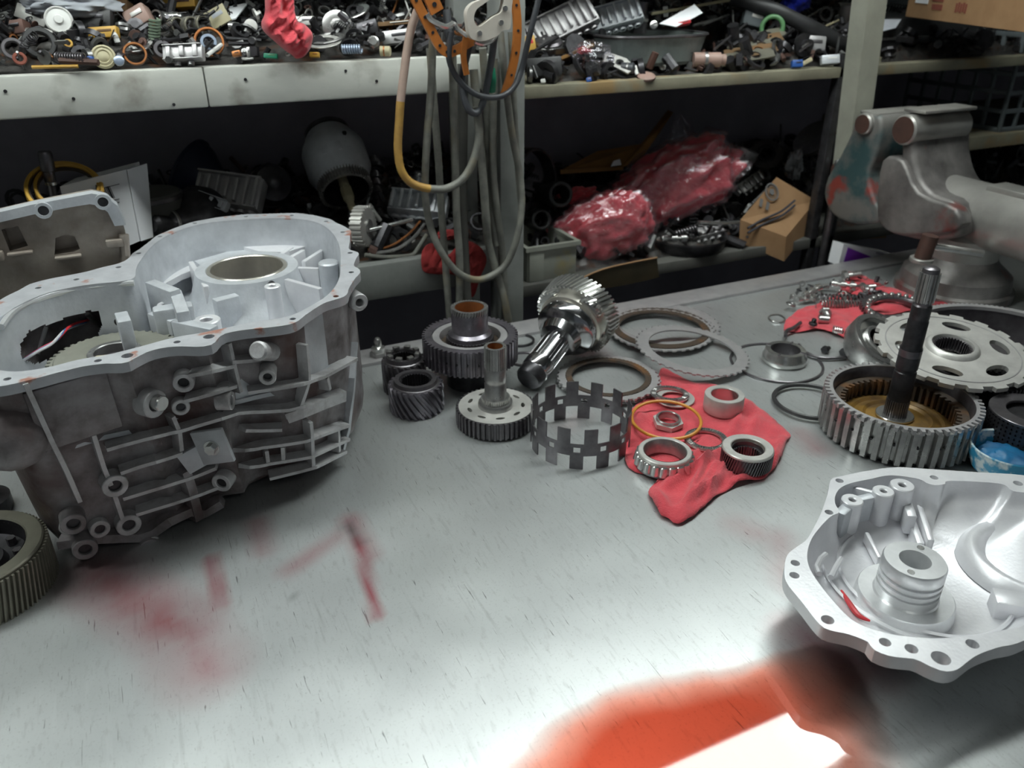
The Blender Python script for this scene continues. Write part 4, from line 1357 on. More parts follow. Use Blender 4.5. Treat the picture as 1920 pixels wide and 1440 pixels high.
rag('shop_rag', ol, T(*z6(620, 880)), 'red shop rag spread out under the loose bearings', amp=0.005, folds=fd)
RZ = 0.0052                    # top of the rag
def on_rag(x, y, h=0.0):
    p = T(*z6(x, y), RZ + h)
    return Vector((p.x, p.y, BZ + RZ)), mp(p)
def needle_thrust(pos, r, label, tilt=(0, 0, 0), ri=0.70, washer=True):
    t = thing('needle_bearing', label, 'bearing', pos, tilt)
    MB().ring(r, r * ri, 0, 0.0012, 64).build('washer', 'bright_steel', t)
    for i in range(44):
        a = 2 * PI * i / 44
        rr = r * (ri + 1) / 2
        MB().cyl(0.0011, -r * (1 - ri) * 0.36, r * (1 - ri) * 0.36, 6, TM((rr * math.cos(a), rr * math.sin(a), 0.0021), along((math.cos(a), math.sin(a), 0)))).build('needle', 'bright_steel', t)
    MB().ring(r * 0.97, r * 0.95, 0.001, 0.003, 64).build('cage_rim', 'steel', t)
    MB().ring(r * (ri + 0.03), r * (ri + 0.01), 0.001, 0.003, 64).build('cage_rim', 'steel', t)
    return t
p, k = on_rag(425, 618, 0.008)
needle_thrust(p + UP * 0.006, 36 * k, 'bright needle thrust bearing beside the yellow ring', (R(-4), R(3), 0))
tag(MB().ring(37 * k, 24 * k, 0, 0.002, 56, bev=0.0004).build('thrust_washer', 'pale_steel', None, loc=p + RT * 0.007 - FW * 0.003 + UP * 0.001), 'plain washer under the bright thrust bearing on the rag', 'washer')
p, k = on_rag(640, 886, 0.002)
needle_thrust(p, 41 * k, 'flat needle thrust bearing between roller bearing and helical ring', (0, 0, 0))
# yellow sealing ring
p, k = on_rag(405, 765, 0.01)
tag(MB().tube([(64 * k * math.cos(2 * PI * i / 64), 64 * k * math.sin(2 * PI * i / 64), 0) for i in range(64)], 0.0022, 8, close=True).build('sealing_ring', 'yellow_ring', None, loc=p + UP * 0.0085, rot=(R(3), R(-2), 0)), 'yellow orange rubber sealing ring on the red rag', 'sealing ring')
# hexagon nut
p, k = on_rag(415, 775, 0.006)
t = thing('hex_nut', 'large flat steel hexagon nut on the red rag', 'nut', p, (R(4), R(-2), R(10)))
MB().plate(circle(0, 0, 29 * k, 6), [circle(0, 0, 20 * k, 32)], 0, 0.007).build('hex_body', 'pale_steel', t)
MB().ring(23 * k, 19 * k, 0.006, 0.011, 40, bev=0.0006).build('collar', 'steel', t)
# bearing race
p, k = on_rag(748, 622, 0.024)
t = thing('bearing_race', 'smooth grey bearing race standing on the rag', 'bearing race', p)
MB().lathe([(36.5 * k, 0.001), (37 * k, 0.003), (37 * k, 0.0225), (36 * k, 0.024), (26 * k, 0.024), (25 * k, 0.023), (28 * k, 0.0), (36 * k, 0.0)], 56, closed=True).build('ring_body', 'pale_steel', t)
MB().lathe([(24.8 * k, 0.0225), (27 * k, 0.002)], 48).build('raceway', 'bright_steel', t)
# roller bearing
p, k = on_rag(398, 952, 0.019)
t = thing('roller_bearing', 'tapered roller bearing with shiny rollers on the rag', 'bearing', p)
rb = 50 * k
MB().ring(rb, rb * 0.80, 0.013, 0.019, 64, bev=0.001).build('top_ring', 'pale_steel', t)
MB().lathe([(rb * 0.80, 0.019), (rb * 0.78, 0.018), (rb * 0.74, 0.0), (rb * 0.86, 0.0), (rb * 0.88, 0.013)], 64).build('inner_race', 'steel', t)
MB().ring(rb * 1.12, rb * 1.06, 0.0, 0.0025, 64).build('cage_ring', 'dark_steel', t)
for i in range(20):
    a = 2 * PI * i / 20
    MB().cyl(0.0062, 0, 0.0135, 12, TM((rb * 0.985 * math.cos(a), rb * 0.985 * math.sin(a), 0.001), along((-0.1 * math.cos(a), -0.1 * math.sin(a), 1))), r2=0.0052, bev=0.001).build('roller', 'bright_steel', t)
# splined helical ring
p, k = on_rag(884, 940, 0.022)
t = thing('helical_ring', 'narrow helical toothed ring with pale top on the rag corner', 'gear', p)
rg = 48 * k
MB().gear(rg, rg * 0.94, 56, 0.001, 0.020, rg * 0.60, tw=R(9), lv=4).build('toothed_body', 'dark_steel', t, smooth=25)
MB().ring(rg * 0.99, rg * 0.64, 0.0195, 0.024, 64, bev=0.0012).build('top_face', 'pale_steel', t)
MB().lathe([(rg * 0.64, 0.0235), (rg * 0.62, 0.021), (rg * 0.60, 0.010)], 56).build('bore', 'bore_steel', t)
MB().gear(rg * 0.605, rg * 0.605, 30, 0.002, 0.014, rg * 0.56, inner_teeth=0.002).build('bore_splines', 'dark_steel', t, smooth=25)

# ---- rings, collar and clips on the bare steel
def arc_ring(px, py, rpx, wire, m, label, h=0.002, name='snap_ring', gap=0.0, a0=0.0, squash=1.0, cat='ring'):
    p = T(px, py, h)
    k = mp(p)
    n = 72
    pts = [(rpx * k * math.cos(a0 + (2 * PI - gap) * i / n), rpx * k * squash * math.sin(a0 + (2 * PI - gap) * i / n), 0) for i in range(n + (1 if gap else 0))]
    return tag(MB().tube(pts, wire, 8, close=not gap).build(name, m, None, loc=(p.x, p.y, BZ + max(h, wire))), label, cat)
arc_ring(*z6(1050, 435), 83, 0.0020, 'dark_steel', 'large thin snap ring passing under the bright collar', gap=0.06, a0=1.0)
arc_ring(*z7(392, 890), 66, 0.0032, 'rubber', 'dark rubber ring partly under the finned drum', h=0.0066)
p, k = base_of(*z7(240, 570), 0.022)
t = thing('bearing_collar', 'shiny stepped steel collar with notches in its rim', 'collar', p)
q = 41 * k
MB().lathe([(q * 0.66, 0.0), (q * 0.92, 0.0), (q, 0.004), (q, 0.010), (q * 0.93, 0.014), (q * 0.90, 0.020), (q * 0.88, 0.022), (q * 0.66, 0.022)], 64, closed=True).build('collar_body', 'bright_steel', t)
MB().lathe([(q * 0.658, 0.0215), (q * 0.64, 0.012), (q * 0.64, 0.001)], 56).build('bore', 'dark_steel', t)  # darker lining puts the shade inside the hole into its colour
for i in range(4):
    a = 2 * PI * i / 4 + 0.5
    MB().box(q * 0.24, 0.003, 0.0025, (0, 0, 0), TM((q * 0.79 * math.cos(a), q * 0.79 * math.sin(a), 0.0222), (0, 0, a)), bev=0.0005).build('rim_notch', 'dark_steel', t)
pts = spline([T(*z7(x, y), 0.002) for x, y in ((135, 380), (150, 362), (200, 360), (235, 385), (215, 405), (160, 400))], 5, True)
o0 = pts[0].copy()
tag(MB().tube([q_ - o0 for q_ in pts], 0.0014, 6, close=True).build('wire_clip', 'steel', None, loc=o0), 'small bent wire clip lying by the second red rag', 'clip')
pts = spline([T(*z7(x, y), 0.0045) for x, y in ((320, 545), (370, 600), (450, 625), (530, 628), (620, 622))], 6)
o0 = pts[0].copy()
tag(MB().tube([q_ - o0 for q_ in pts], 0.0028, 8).build('bent_rod', 'dark_steel', None, loc=o0), 'dark bent wire rod running to the finned drum', 'rod')
for x, y in ((478, 585), (590, 600)):
    p = T(*z7(x, y), 0.004)
    t = thing('small_bolt', 'tiny dark bolt on the bent rod ' + ('near the collar' if x < 500 else 'near the drum'), 'bolt', (p.x, p.y, BZ + 0.0065), along((0.8, 0.2, 0.0)), group='tiny bolts by the bent rod')
    MB().cyl(0.0065, -0.002, 0.004, 6).build('head', 'black_steel', t)
    MB().cyl(0.0035, 0.004, 0.012, 10).build('shank', 'black_steel', t)

# ---- finned drum with tall shaft
p, k = base_of(1692, 742, 0.054)
RD = 139 * k
drum = thing('finned_drum', 'finned steel clutch drum with a tall black shaft standing in it', 'clutch drum', p)
DH = 0.056
MB().gear(RD, RD * 0.94, 44, 0.004, DH - 0.004, RD * 0.90, duty=0.58, lv=1).build('finned_wall', 'steel', drum, smooth=25)
MB().gear(RD * 0.995, RD * 0.93, 60, DH - 0.006, DH, RD * 0.885, duty=0.5).build('toothed_rim', 'plate_steel', drum, smooth=25)
MB().lathe([(RD * 0.97, 0.006), (RD * 0.90, 0.0), (0, 0)], 64).build('drum_bottom', 'black_steel', drum)
MB().lathe([(RD * 0.885, DH - 0.001), (RD * 0.86, DH - 0.005), (RD * 0.86, 0.022), (RD * 0.80, 0.020)], 64).build('drum_inside', 'dark_steel', drum)
MB().gear(RD * 0.85, RD * 0.85, 48, 0.018, 0.040, RD * 0.76, inner_teeth=0.006).build('friction_pack', 'friction', drum, smooth=25)
MB().lathe([(RD * 0.76, 0.016), (RD * 0.60, 0.022), (RD * 0.56, 0.019), (RD * 0.44, 0.024), (RD * 0.40, 0.021), (RD * 0.22, 0.024), (0, 0.024)], 64).build('yellow_piston', 'piston_yellow', drum)
for i in range(22):
    a = 2 * PI * (2 * i + 0.75) / 44
    MB().cyl(0.0017, 0, 0.004, 8, TM((RD * 0.94 * math.cos(a), RD * 0.94 * math.sin(a), DH * 0.55), along((math.cos(a), math.sin(a), 0)))).build('oil_hole', 'black_steel', drum)
P0 = T(1692, 742, 0.054)
d = ray(1752, 500)
zt = CAM.z + d.z * ((P0 - CAM).dot(FW) / d.dot(FW)) - BZ
sh = thing('input_shaft', 'tall black stepped input shaft standing upright in the finned drum', 'shaft', (p.x - RT.x * 0.004, p.y - RT.y * 0.004, BZ + 0.0242))
H_ = zt - 0.0242
sr3 = 18 * mp(P0)
MB().ring(sr3 * 1.9, sr3 * 1.0, 0, 0.0035, 40, bev=0.0008).build('base_washer', 'bright_steel', sh)
MB().gear(sr3 * 1.15, sr3 * 1.04, 30, 0.0036, 0.026, 0.004).build('lower_splines', 'dark_steel', sh, smooth=25)
pr = [(0, 0.024), (sr3 * 1.08, 0.026), (sr3 * 1.08, H_ * 0.32), (sr3 * 0.98, H_ * 0.325), (sr3 * 0.98, H_ * 0.34), (sr3 * 1.08, H_ * 0.345), (sr3 * 1.08, H_ * 0.48), (sr3 * 1.0, H_ * 0.49), (sr3 * 0.97, H_ * 0.50), (sr3 * 0.97, H_ * 0.66), (sr3 * 0.9, H_ * 0.67), (sr3 * 0.93, H_ * 0.68), (sr3 * 0.93, H_ * 0.76)]
MB().lathe(pr, 40).build('shaft_body', 'black_steel', sh)
MB().ring(sr3 * 1.085, sr3 * 0.9, H_ * 0.43, H_ * 0.475, 40).build('polished_band', 'dark_steel', sh)
MB().lathe([(sr3 * 0.93, H_ * 0.76), (sr3 * 0.80, H_ * 0.77), (sr3 * 0.80, H_ * 0.79)], 32).build('neck', 'dark_steel', sh)
MB().gear(sr3 * 0.98, sr3 * 0.82, 16, H_ * 0.785, H_ * 0.965, 0.003).build('upper_splines', 'steel', sh, smooth=25)
MB().lathe([(sr3 * 0.80, H_ * 0.96), (sr3 * 0.78, H_ * 0.99), (sr3 * 0.5, H_), (0, H_)], 32).build('shaft_end', 'dark_steel', sh)

# ---- castellated window disc
p = T(*z7(1252, 585), 0.076)
k = mp(p)
RW = 136 * k
disc = thing('window_disc', 'pale castellated steel disc with oval windows leaning on the drum', 'disc', p, Quaternion(RT, R(7)) @ Quaternion((0, 0, 1), R(3)))
wins = []
for i in range(6):
    a = 2 * PI * (i + 0.55) / 6
    c_, s_ = math.cos(a), math.sin(a)
    wins.append([((RW * 0.66 + x) * c_ - y * s_, (RW * 0.66 + x) * s_ + y * c_) for x, y in circle(0, 0, RW * 0.105, 16, RW * 0.19)])
n = 18
ol = []
for i in range(n):
    for fr, rr in ((0.0, 0.94), (0.14, 0.94), (0.28, 0.94), (0.42, 0.94), (0.46, 1.0), (0.64, 1.0), (0.82, 1.0), (0.97, 1.0)):
        a = 2 * PI * (i + fr) / n
        ol.append((RW * rr * math.cos(a), RW * rr * math.sin(a)))
MB().plate(ol, wins + [circle(0, 0, RW * 0.30, 48)], 0, 0.006).build('castellated_plate', 'pale_steel', disc, smooth=20)
MB().ring(RW * 0.86, RW * 0.845, 0.005, 0.0068, 72).build('machined_step', 'plate_steel', disc)
MB().lathe([(RW * 0.36, 0.005), (RW * 0.34, 0.010), (RW * 0.31, 0.012), (RW * 0.27, 0.012), (RW * 0.26, 0.010), (RW * 0.26, -0.012), (RW * 0.34, -0.012), (RW * 0.36, 0)], 64).build('hub', 'pale_steel', disc)
MB().gear(RW * 0.262, RW * 0.262, 36, -0.010, 0.008, RW * 0.245, inner_teeth=0.003).build('hub_splines', 'dark_steel', disc, smooth=25)
# wave spring stack that carries the disc's right side
q = T(*z7(1330, 860), 0.03)
t = thing('black_retainer', 'black ribbed retainer ring under the window disc', 'retainer', (q.x + FW.x * 0.045 + RT.x * 0.03, q.y + FW.y * 0.045 + RT.y * 0.03, BZ))
MB().gear(0.072, 0.069, 60, 0.0, 0.05, 0.055).build('ribbed_wall', 'black_steel', t, smooth=25)
MB().ring(0.064, 0.05, 0.05, 0.054, 48, bev=0.001).build('lip', 'dark_steel', t)

# ---- stepped bell hub leaning between drum and rag
p = T(*z7(800, 500), 0.040)
k = mp(p)
t = thing('bell_hub', 'shiny stepped bell shaped hub tilted beside the drum', 'hub', p - UP * 0.012, along(UP * 0.75 - FW * 0.42 + RT * 0.30))
rb = 60 * k
MB().lathe([(rb * 0.25, -0.03), (rb * 0.75, -0.028), (rb * 0.98, -0.010), (rb, 0.012), (rb * 0.96, 0.016), (rb * 0.80, 0.016), (rb * 0.78, 0.008), (rb * 0.74, 0.006), (rb * 0.56, 0.004), (rb * 0.55, 0.012), (rb * 0.50, 0.014), (rb * 0.42, 0.014), (rb * 0.40, 0.010), (rb * 0.40, -0.02), (rb * 0.25, -0.02)], 64, closed=True).build('stepped_shell', 'steel', t)
MB().lathe([(rb * 0.79, 0.0155), (rb * 0.77, 0.0085), (rb * 0.58, 0.0055)], 64).build('raceway', 'bright_steel', t)
MB().lathe([(rb * 0.399, 0.012), (rb * 0.39, -0.015), (0, -0.015)], 40).build('bore', 'black_steel', t)
# toothed ring standing behind it
p = T(*z7(900, 300), 0.02)
t = thing('toothed_ring', 'dark toothed ring lying behind the bell hub', 'ring', (p.x, p.y, BZ + 0.006), (R(4), R(-3), 0))
MB().gear(0.055, 0.051, 40, 0.002, 0.012, 0.042).build('ring_body', 'dark_steel', t, smooth=25)

# ---- large ring drum at the rear right
p, k = base_of(1880, 632, 0.062)
RR = 165 * k
t = thing('ring_gear_drum', 'large dark drum with a toothed rim at the right edge', 'clutch drum', p)
MB().gear(RR, RR * 0.975, 96, 0.0, 0.060, RR * 0.93).build('outer_wall', 'black_steel', t, smooth=25)
MB().gear(RR * 1.0, RR * 0.98, 110, 0.0585, 0.064, RR * 0.90).build('toothed_rim', 'plate_steel', t, smooth=25)
MB().lathe([(RR * 0.925, 0.060), (RR * 0.92, 0.012), (RR * 0.5, 0.010), (RR * 0.45, 0.03), (0, 0.03)], 72).build('inside', 'dark_steel', t)

# ---- black perforated filter and stub
p, k = base_of(1935, 775, 0.055)
t = thing('mesh_filter', 'black perforated metal drum at the right edge behind the bowl', 'filter', p)
rm = 72 * k
nz_ = 18
MB().cylgrid(rm, 0.0016, 150, [0.003 + 0.052 * i / nz_ for i in range(nz_ + 1)], lambda i, k_: not (i % 3 == 1 and k_ % 2 == 1)).build('mesh_wall', 'black_steel', t, smooth=0)
MB().cyl(rm * 0.985, 0.0, 0.004, 56).build('lower_cap', 'black_steel', t)
MB().ring(rm * 1.01, rm * 0.6, 0.054, 0.058, 56, bev=0.0008).build('upper_rim', 'dark_steel', t)
MB().cyl(rm * 0.95, 0.004, 0.05, 40).build('core', 'black_steel', t)
p = T(*z7(1543, 848), 0.03)
t = thing('plunger', 'short steel plunger with a pale tip beside the mesh drum', 'plunger', (p.x, p.y, BZ), (R(3), 0, 0))
MB().cyl(0.006, 0, 0.030, 16).build('stem', 'dark_steel', t)
MB().cyl(0.008, 0.030, 0.042, 16, bev=0.001).build('tip', 'cream', t)

# ---- mottled blue bowl
p, k = base_of(1893, 842, 0.034)
t = thing('plastic_bowl', 'mottled blue and white shallow bowl at the right edge', 'bowl', p)
rbw = 68 * k
MB().lathe([(rbw * 0.55, 0.0), (rbw * 0.8, 0.006), (rbw * 0.95, 0.022), (rbw, 0.036), (rbw * 0.98, 0.0375), (rbw * 0.93, 0.036), (rbw * 0.86, 0.018), (rbw * 0.7, 0.006), (rbw * 0.4, 0.003), (0, 0.003)], 56).build('bowl_shell', 'bowl_blue', t)
MB().cyl(rbw * 0.55, 0.0, 0.002, 40).build('foot', 'bowl_blue', t)
def lump(name, r, seed, m, loc, sc, label, cat, amp=0.35, freq=1.6, sub=4, kind=None, parent=None):
    bm = bmesh.new()
    bmesh.ops.create_icosphere(bm, subdivisions=sub, radius=1)
    for v in bm.verts:
        n = noise.fractal(v.co * freq + Vector((seed, seed * 2, 0)), 0.8, 2.1, 4)
        rg_ = abs(noise.noise(v.co * freq * 2.2 + Vector((seed * 3, 1, 2))))
        v.co *= 1 + amp * n - amp * 0.7 * (0.3 - rg_)
        v.co = Vector((v.co.x * sc[0] * r, v.co.y * sc[1] * r, v.co.z * sc[2] * r))
    o = MB().bm(bm).build(name, m, parent, loc=loc, smooth=60)
    if label:
        tag(o, label, cat)
    return o
lump('crumpled_rag', rbw * 0.72, 3.0, 'blue_cloth', p + UP * 0.019, (1, 1, 0.34), 'crumpled oily blue rag lying in the mottled bowl', 'rag')

# ---- second red rag with springs, screws and clips
ol = [T(*z7(x, y)) for x, y in [(228, 440), (250, 395), (350, 328), (460, 300), (560, 230), (600, 160), (620, 92), (700, 120), (800, 175), (900, 205), (1050, 235), (1180, 255), (1380, 285), (1280, 330), (1000, 350), (800, 380), (660, 430), (620, 510), (520, 485), (440, 462), (330, 475), (250, 472)]]
rag('shop_rag', ol, T(*z7(620, 330)), 'red shop rag under the heap of springs and screws', 'cloth_red', amp=0.011, seed=5.0, lift=0.002, rings=34, n=200)
def on2(x, y, h=0.0):
    p = T(*z7(x, y), 0.010 + h)
    return p
def coil(pos, dirv, r, wire, turns, length, m, label, group=None, name='coil_spring'):
    d_ = Vector(dirv).normalized()
    return tag(MB().helix(r, wire, turns, length, 10, seg=5).build(name, m, None, loc=pos, rot=along(d_)), label, 'spring', group)
coil(on2(440, 262), RT + UP * 0.02 - FW * 0.12, 0.0085, 0.0017, 13, 0.082, 'dark_steel', 'longest dark coil spring on the second red rag')
coil(on2(455, 290), RT - FW * 0.08, 0.0065, 0.0013, 14, 0.07, 'steel', 'thinner coil spring just in front of the longest spring')
coil(on2(440, 385), RT - FW * 0.3, 0.0062, 0.0015, 8, 0.018, 'bright_steel', 'short tight bright spring at the front of the rag')
coil(on2(530, 450), RT - FW * 0.7, 0.0055, 0.0012, 5, 0.016, 'bright_steel', 'short open bright spring on the rag edge by the hub')
def bolt(pos, dirv, r, L_, m, label, group=None, cat='bolt'):
    t = thing('bolt', label, cat, pos, along(dirv), group)
    MB().cyl(r * 1.8, 0, r * 1.3, 6, bev=r * 0.15).build('head', m, t)
    MB().lathe([(r, r * 1.2), (r, L_ * 0.5)] + [(r * (1.0 if i % 2 else 0.86), L_ * (0.5 + 0.5 * i / 12)) for i in range(13)] + [(0, L_)], 12).build('shank', m, t)
    return t
def spool(pos, dirv, r, L_, m, label, group=None, lands=3):
    t = thing('valve_spool', label, 'valve spool', pos, along(dirv), group)
    pr = [(0, 0)]
    for i in range(lands):
        a, b_ = L_ * i / lands, L_ * (i + 0.62) / lands
        pr += [(r, a), (r, b_), (r * 0.5, b_), (r * 0.5, L_ * (i + 1) / lands)]
    pr = pr[:-1] + [(0, pr[-1][1])]
    MB().lathe(pr, 16).build('lands', m, t)
    MB().ring(r * 1.02, r * 0.8, L_ * 0.02, L_ * 0.06, 16).build('end_ring', 'bright_steel', t)
    return t
spool(on2(350, 245, 0.006), RT * 0.8 + FW * 0.5 + UP * 0.2, 0.006, 0.05, 'bright_steel', 'bright valve spool at the left of the spring heap')
spool(on2(310, 270), RT * 0.9 + FW * 0.3, 0.0055, 0.045, 'bright_steel', 'bright valve spool lying lowest left of the spring heap')
spool(on2(380, 190), RT * 0.9 + FW * 0.1, 0.005, 0.045, 'steel', 'grey valve spool at the rear left of the spring heap')
spool(on2(520, 170, 0.006), RT * 0.9 - FW * 0.3, 0.006, 0.05, 'steel', 'grey valve spool on top of the spring heap')
spool(on2(690, 290), RT * 0.5 + FW * 0.8, 0.0055, 0.07, 'dark_steel', 'dark valve spool pointing away at the right of the springs')
bolt(on2(480, 345), -RT * 0.2 - FW + UP * 0.1, 0.006, 0.03, 'steel', 'hexagon bolt facing the camera below the coil springs')
bolt(on2(405, 425), UP * 1.0 + RT * 0.1, 0.004, 0.012, 'black_steel', 'small black bolt standing at the rag front')
bolt(on2(700, 195, 0.002), RT + FW * 0.2, 0.0055, 0.03, 'bright_steel', 'bright bolt at the rear of the spring heap')
bolt(on2(760, 215), RT * 0.6 - FW * 0.6, 0.005, 0.03, 'dark_steel', 'dark bolt in front of the vise base on the rag')
bolt(on2(590, 130, 0.002), RT + UP * 0.2, 0.007, 0.035, 'steel', 'thick grey bolt at the rear top of the spring heap')
for x, y in ((270, 300), (640, 250), (820, 235)):
    q = on2(x, y)
    tag(MB().ring(0.009, 0.005, 0, 0.003, 20, bev=0.0005).build('small_washer', 'steel', None, loc=q, rot=(R(8), R(12), 0)), 'small steel washer ' + {270: 'at the left end of the spring heap', 640: 'beside the longest coil spring', 820: 'near the vise on the second rag'}[x], 'washer', 'washers on the second rag')
pts = spline([on2(*q) for q in ((240, 490), (245, 460), (290, 440), (330, 410))], 5)
o0 = pts[0].copy()
tag(MB().tube([q_ - o0 for q_ in pts], 0.0032, 8).build('bent_lever', 'dark_steel', None, loc=o0), 'dark bent lever on the front corner of the second rag', 'lever')
# caged roller strip behind the shaft
p = T(*z7(930, 320), 0.03)
t = thing('caged_bearing', 'caged bearing ring with bright rollers behind the black shaft', 'bearing', (p.x, p.y, BZ + 0.022), (R(6), R(-8), 0))
MB().ring(0.052, 0.044, 0.0, 0.005, 56, bev=0.0006).build('ring_body', 'dark_steel', t)
for i in range(26):
    a = 2 * PI * i / 26
    MB().cyl(0.0042, 0, 0.007, 8, TM((0.048 * math.cos(a), 0.048 * math.sin(a), 0.004)), bev=0.001).build('roller', 'bright_steel', t)

# ---- ring gear at the lower left edge
p, k = base_of(-62, 1035, 0.046)
t = thing('ring_gear', 'khaki helical ring gear cut off by the left edge', 'gear', p)
rg = 134 * k
MB().gear(rg, rg * 0.955, 84, 0.0, 0.044, rg * 0.72, tw=R(7), lv=4).build('toothed_rim', 'gear_khaki', t, smooth=25)
MB().ring(rg * 0.955, rg * 0.73, 0.0435, 0.048, 80, bev=0.0015).build('top_face', 'gear_khaki', t)
MB().lathe([(rg * 0.725, 0.047), (rg * 0.70, 0.030), (rg * 0.45, 0.026), (rg * 0.40, 0.034), (0, 0.034)], 64).build('web', 'black_steel', t)
for i in range(10):
    a = 2 * PI * i / 10
    MB().cyl(0.0045, 0.027, 0.036, 6, TM((rg * 0.58 * math.cos(a), rg * 0.58 * math.sin(a), 0))).build('bolt_head', 'dark_steel', t)
p, k = base_of(4, 900, 0.03)
t = thing('black_yoke', 'oily black hub beside the lower left corner of the case', 'hub', p - RT * 0.015 - FW * 0.02)
MB().lathe([(0.010, 0), (0.026, 0), (0.028, 0.004), (0.028, 0.018), (0.018, 0.022), (0.018, 0.04), (0.010, 0.04)], 40, closed=True).build('stepped_body', 'black_steel', t)
MB().ring(0.0185, 0.0165, 0.026, 0.030, 32).build('groove_ring', 'steel', t)

# ================================================================== bench vise
VX = 1.29
def VP(px, py):
    d_ = ray(px, py)
    t_ = VX / d_.x
    return (d_.y * t_, CAM.z + d_.z * t_ - BZ)
vb = T(1790, 548, 0)
VC = Vector((VX + 0.085, vb.y + 0.01, BZ))
vise = thing('bench_vise', 'heavy worn cast iron bench vise with teal outer jaw', 'vise', VC)
def vext(px_pts, x0, x1, name, m, bev=0.010, sm=3):
    prof = [VP(*q) for q in px_pts]
    prof = [(q.x, q.y) for q in spline([Vector((a, b_, 0)) for a, b_ in prof], sm, True)]
    bm = bmesh.new()
    ra = [bm.verts.new((x0 - VC.x, y - VC.y, z)) for y, z in prof]
    rb_ = [bm.verts.new((x1 - VC.x, y - VC.y, z)) for y, z in prof]
    fa = bm.faces.new(ra)
    fb = bm.faces.new(rb_[::-1])
    for i in range(len(prof)):
        j = (i + 1) % len(prof)
        bm.faces.new((ra[j], ra[i], rb_[i], rb_[j]))
    bmesh.ops.recalc_face_normals(bm, faces=bm.faces[:])
    if bev:
        ed = [e for f in (fa, fb) for e in f.edges]
        bmesh.ops.bevel(bm, geom=ed, offset=bev, segments=3, affect='EDGES', profile=0.5, clamp_overlap=True)
    bmesh.ops.triangulate(bm, faces=[f for f in bm.faces if len(f.verts) > 4])
    return MB().bm(bm).build(name, m, vise, smooth=40)
vext([(1606, 216), (1646, 216), (1652, 245), (1642, 290), (1628, 330), (1640, 375), (1652, 400), (1645, 418), (1600, 420), (1562, 405), (1544, 372), (1549, 335), (1572, 295), (1595, 248)], VX, VX + 0.135, 'movable_jaw', 'vise_teal', 0.008)
vext([(1686, 218), (1706, 215), (1713, 250), (1716, 300), (1728, 340), (1750, 365), (1790, 385), (1800, 440), (1740, 452), (1700, 446), (1662, 432), (1656, 390), (1668, 345), (1688, 290), (1684, 250)], VX, VX + 0.15, 'fixed_jaw', 'vise_iron', 0.010)
vext([(1662, 300), (1700, 300), (1730, 360), (1800, 390), (1800, 430), (1700, 440), (1658, 420), (1652, 380)], VX - 0.012, VX + 0.02, 'side_web', 'vise_iron', 0.006)
vext([(1690, 235), (1702, 235), (1712, 330), (1730, 380), (1690, 385), (1680, 330)], VX + 0.03, VX + 0.05, 'back_rib', 'vise_iron', 0.006)
y0, zz0 = VP(1868, 430)
MB().lathe([(0, -0.02), (0.046, -0.015), (0.056, 0.0), (0.056, 0.30), (0.060, 0.305), (0.060, 0.36), (0.05, 0.37), (0, 0.37)], 40, TM((0.0, VP(1700, 400)[0] - VC.y, zz0 - 0.008), along((0, -1, 0)))).build('barrel', 'vise_bare', vise, smooth=35)
MB().lathe([(0, 0.075), (0.060, 0.075), (0.068, 0.062), (0.085, 0.048), (0.094, 0.040), (0.098, 0.018), (0.104, 0.014), (0.104, 0.0), (0, 0)], 56, TM((0, 0, 0.0))).build('turret_base', 'vise_iron', vise)
MB().cyl(0.062, 0.06, 0.12, 40, bev=0.01).build('swivel_neck', 'vise_bare', vise)
for q, r_, m in (((1701, 243), 0.027, 'rust'), ((1624, 232), 0.020, 'rust')):
    y, z = VP(*q)
    o = MB().cyl(r_, -0.010, 0.14, 28, TM((VX - VC.x, y - VC.y, z), along((1, 0, 0))), bev=0.003).build('pipe_jaw', 'vise_bare', vise)
    MB().cyl(r_ * 0.86, -0.0112, -0.0095, 28, TM((VX - VC.x, y - VC.y, z), along((1, 0, 0)))).build('jaw_end', m, o)
for a, b_ in (((1610, 214), (1646, 214)), ((1690, 214), (1735, 205))):
    A, B = VP(*a), VP(*b_)
    MB().box(0.135, abs(A[0] - B[0]), 0.006, (VX + 0.07 - VC.x, (A[0] + B[0]) / 2 - VC.y, (A[1] + B[1]) / 2 + 0.001), bev=0.002).build('jaw_plate', 'vise_bare', vise)
y, z = VP(1556, 326)
MB().lathe([(0, -0.008), (0.020, -0.006), (0.024, 0.004), (0.022, 0.022), (0.014, 0.030), (0, 0.03)], 28, TM((0.045 + VX - VC.x, y - VC.y, z), along((0, 1, 0.25)))).build('screw_head', 'rust', vise)
MB().tube([(VX + 0.03 - VC.x, y + 0.006 - VC.y, z + 0.012), (VX + 0.028 - VC.x, y + 0.006 - VC.y, -0.10)], 0.008, 12).build('handle_bar', 'dark_steel', vise)
bm = bmesh.new(); bmesh.ops.create_uvsphere(bm, u_segments=16, v_segments=10, radius=0.0125)
MB().bm(bm, TM((VX + 0.03 - VC.x, y + 0.006 - VC.y, z + 0.016))).build('handle_ball', 'bright_steel', vise)
A = T(1727, 490, 0.09); B = A + UP * 0.047 + RT * 0.006
MB().tube([A - VC, B - VC], 0.014, 20).build('lock_bolt', 'rust', vise)
MB().ring(0.020, 0.012, 0, 0.007, 24, TM(A - VC), 0.001).build('bolt_washer', 'vise_bare', vise)
C = A + UP * 0.030
MB().tube([C - VC, T(1840, 476, 0.10) - VC], 0.0075, 12).build('lock_lever', 'bright_steel', vise)
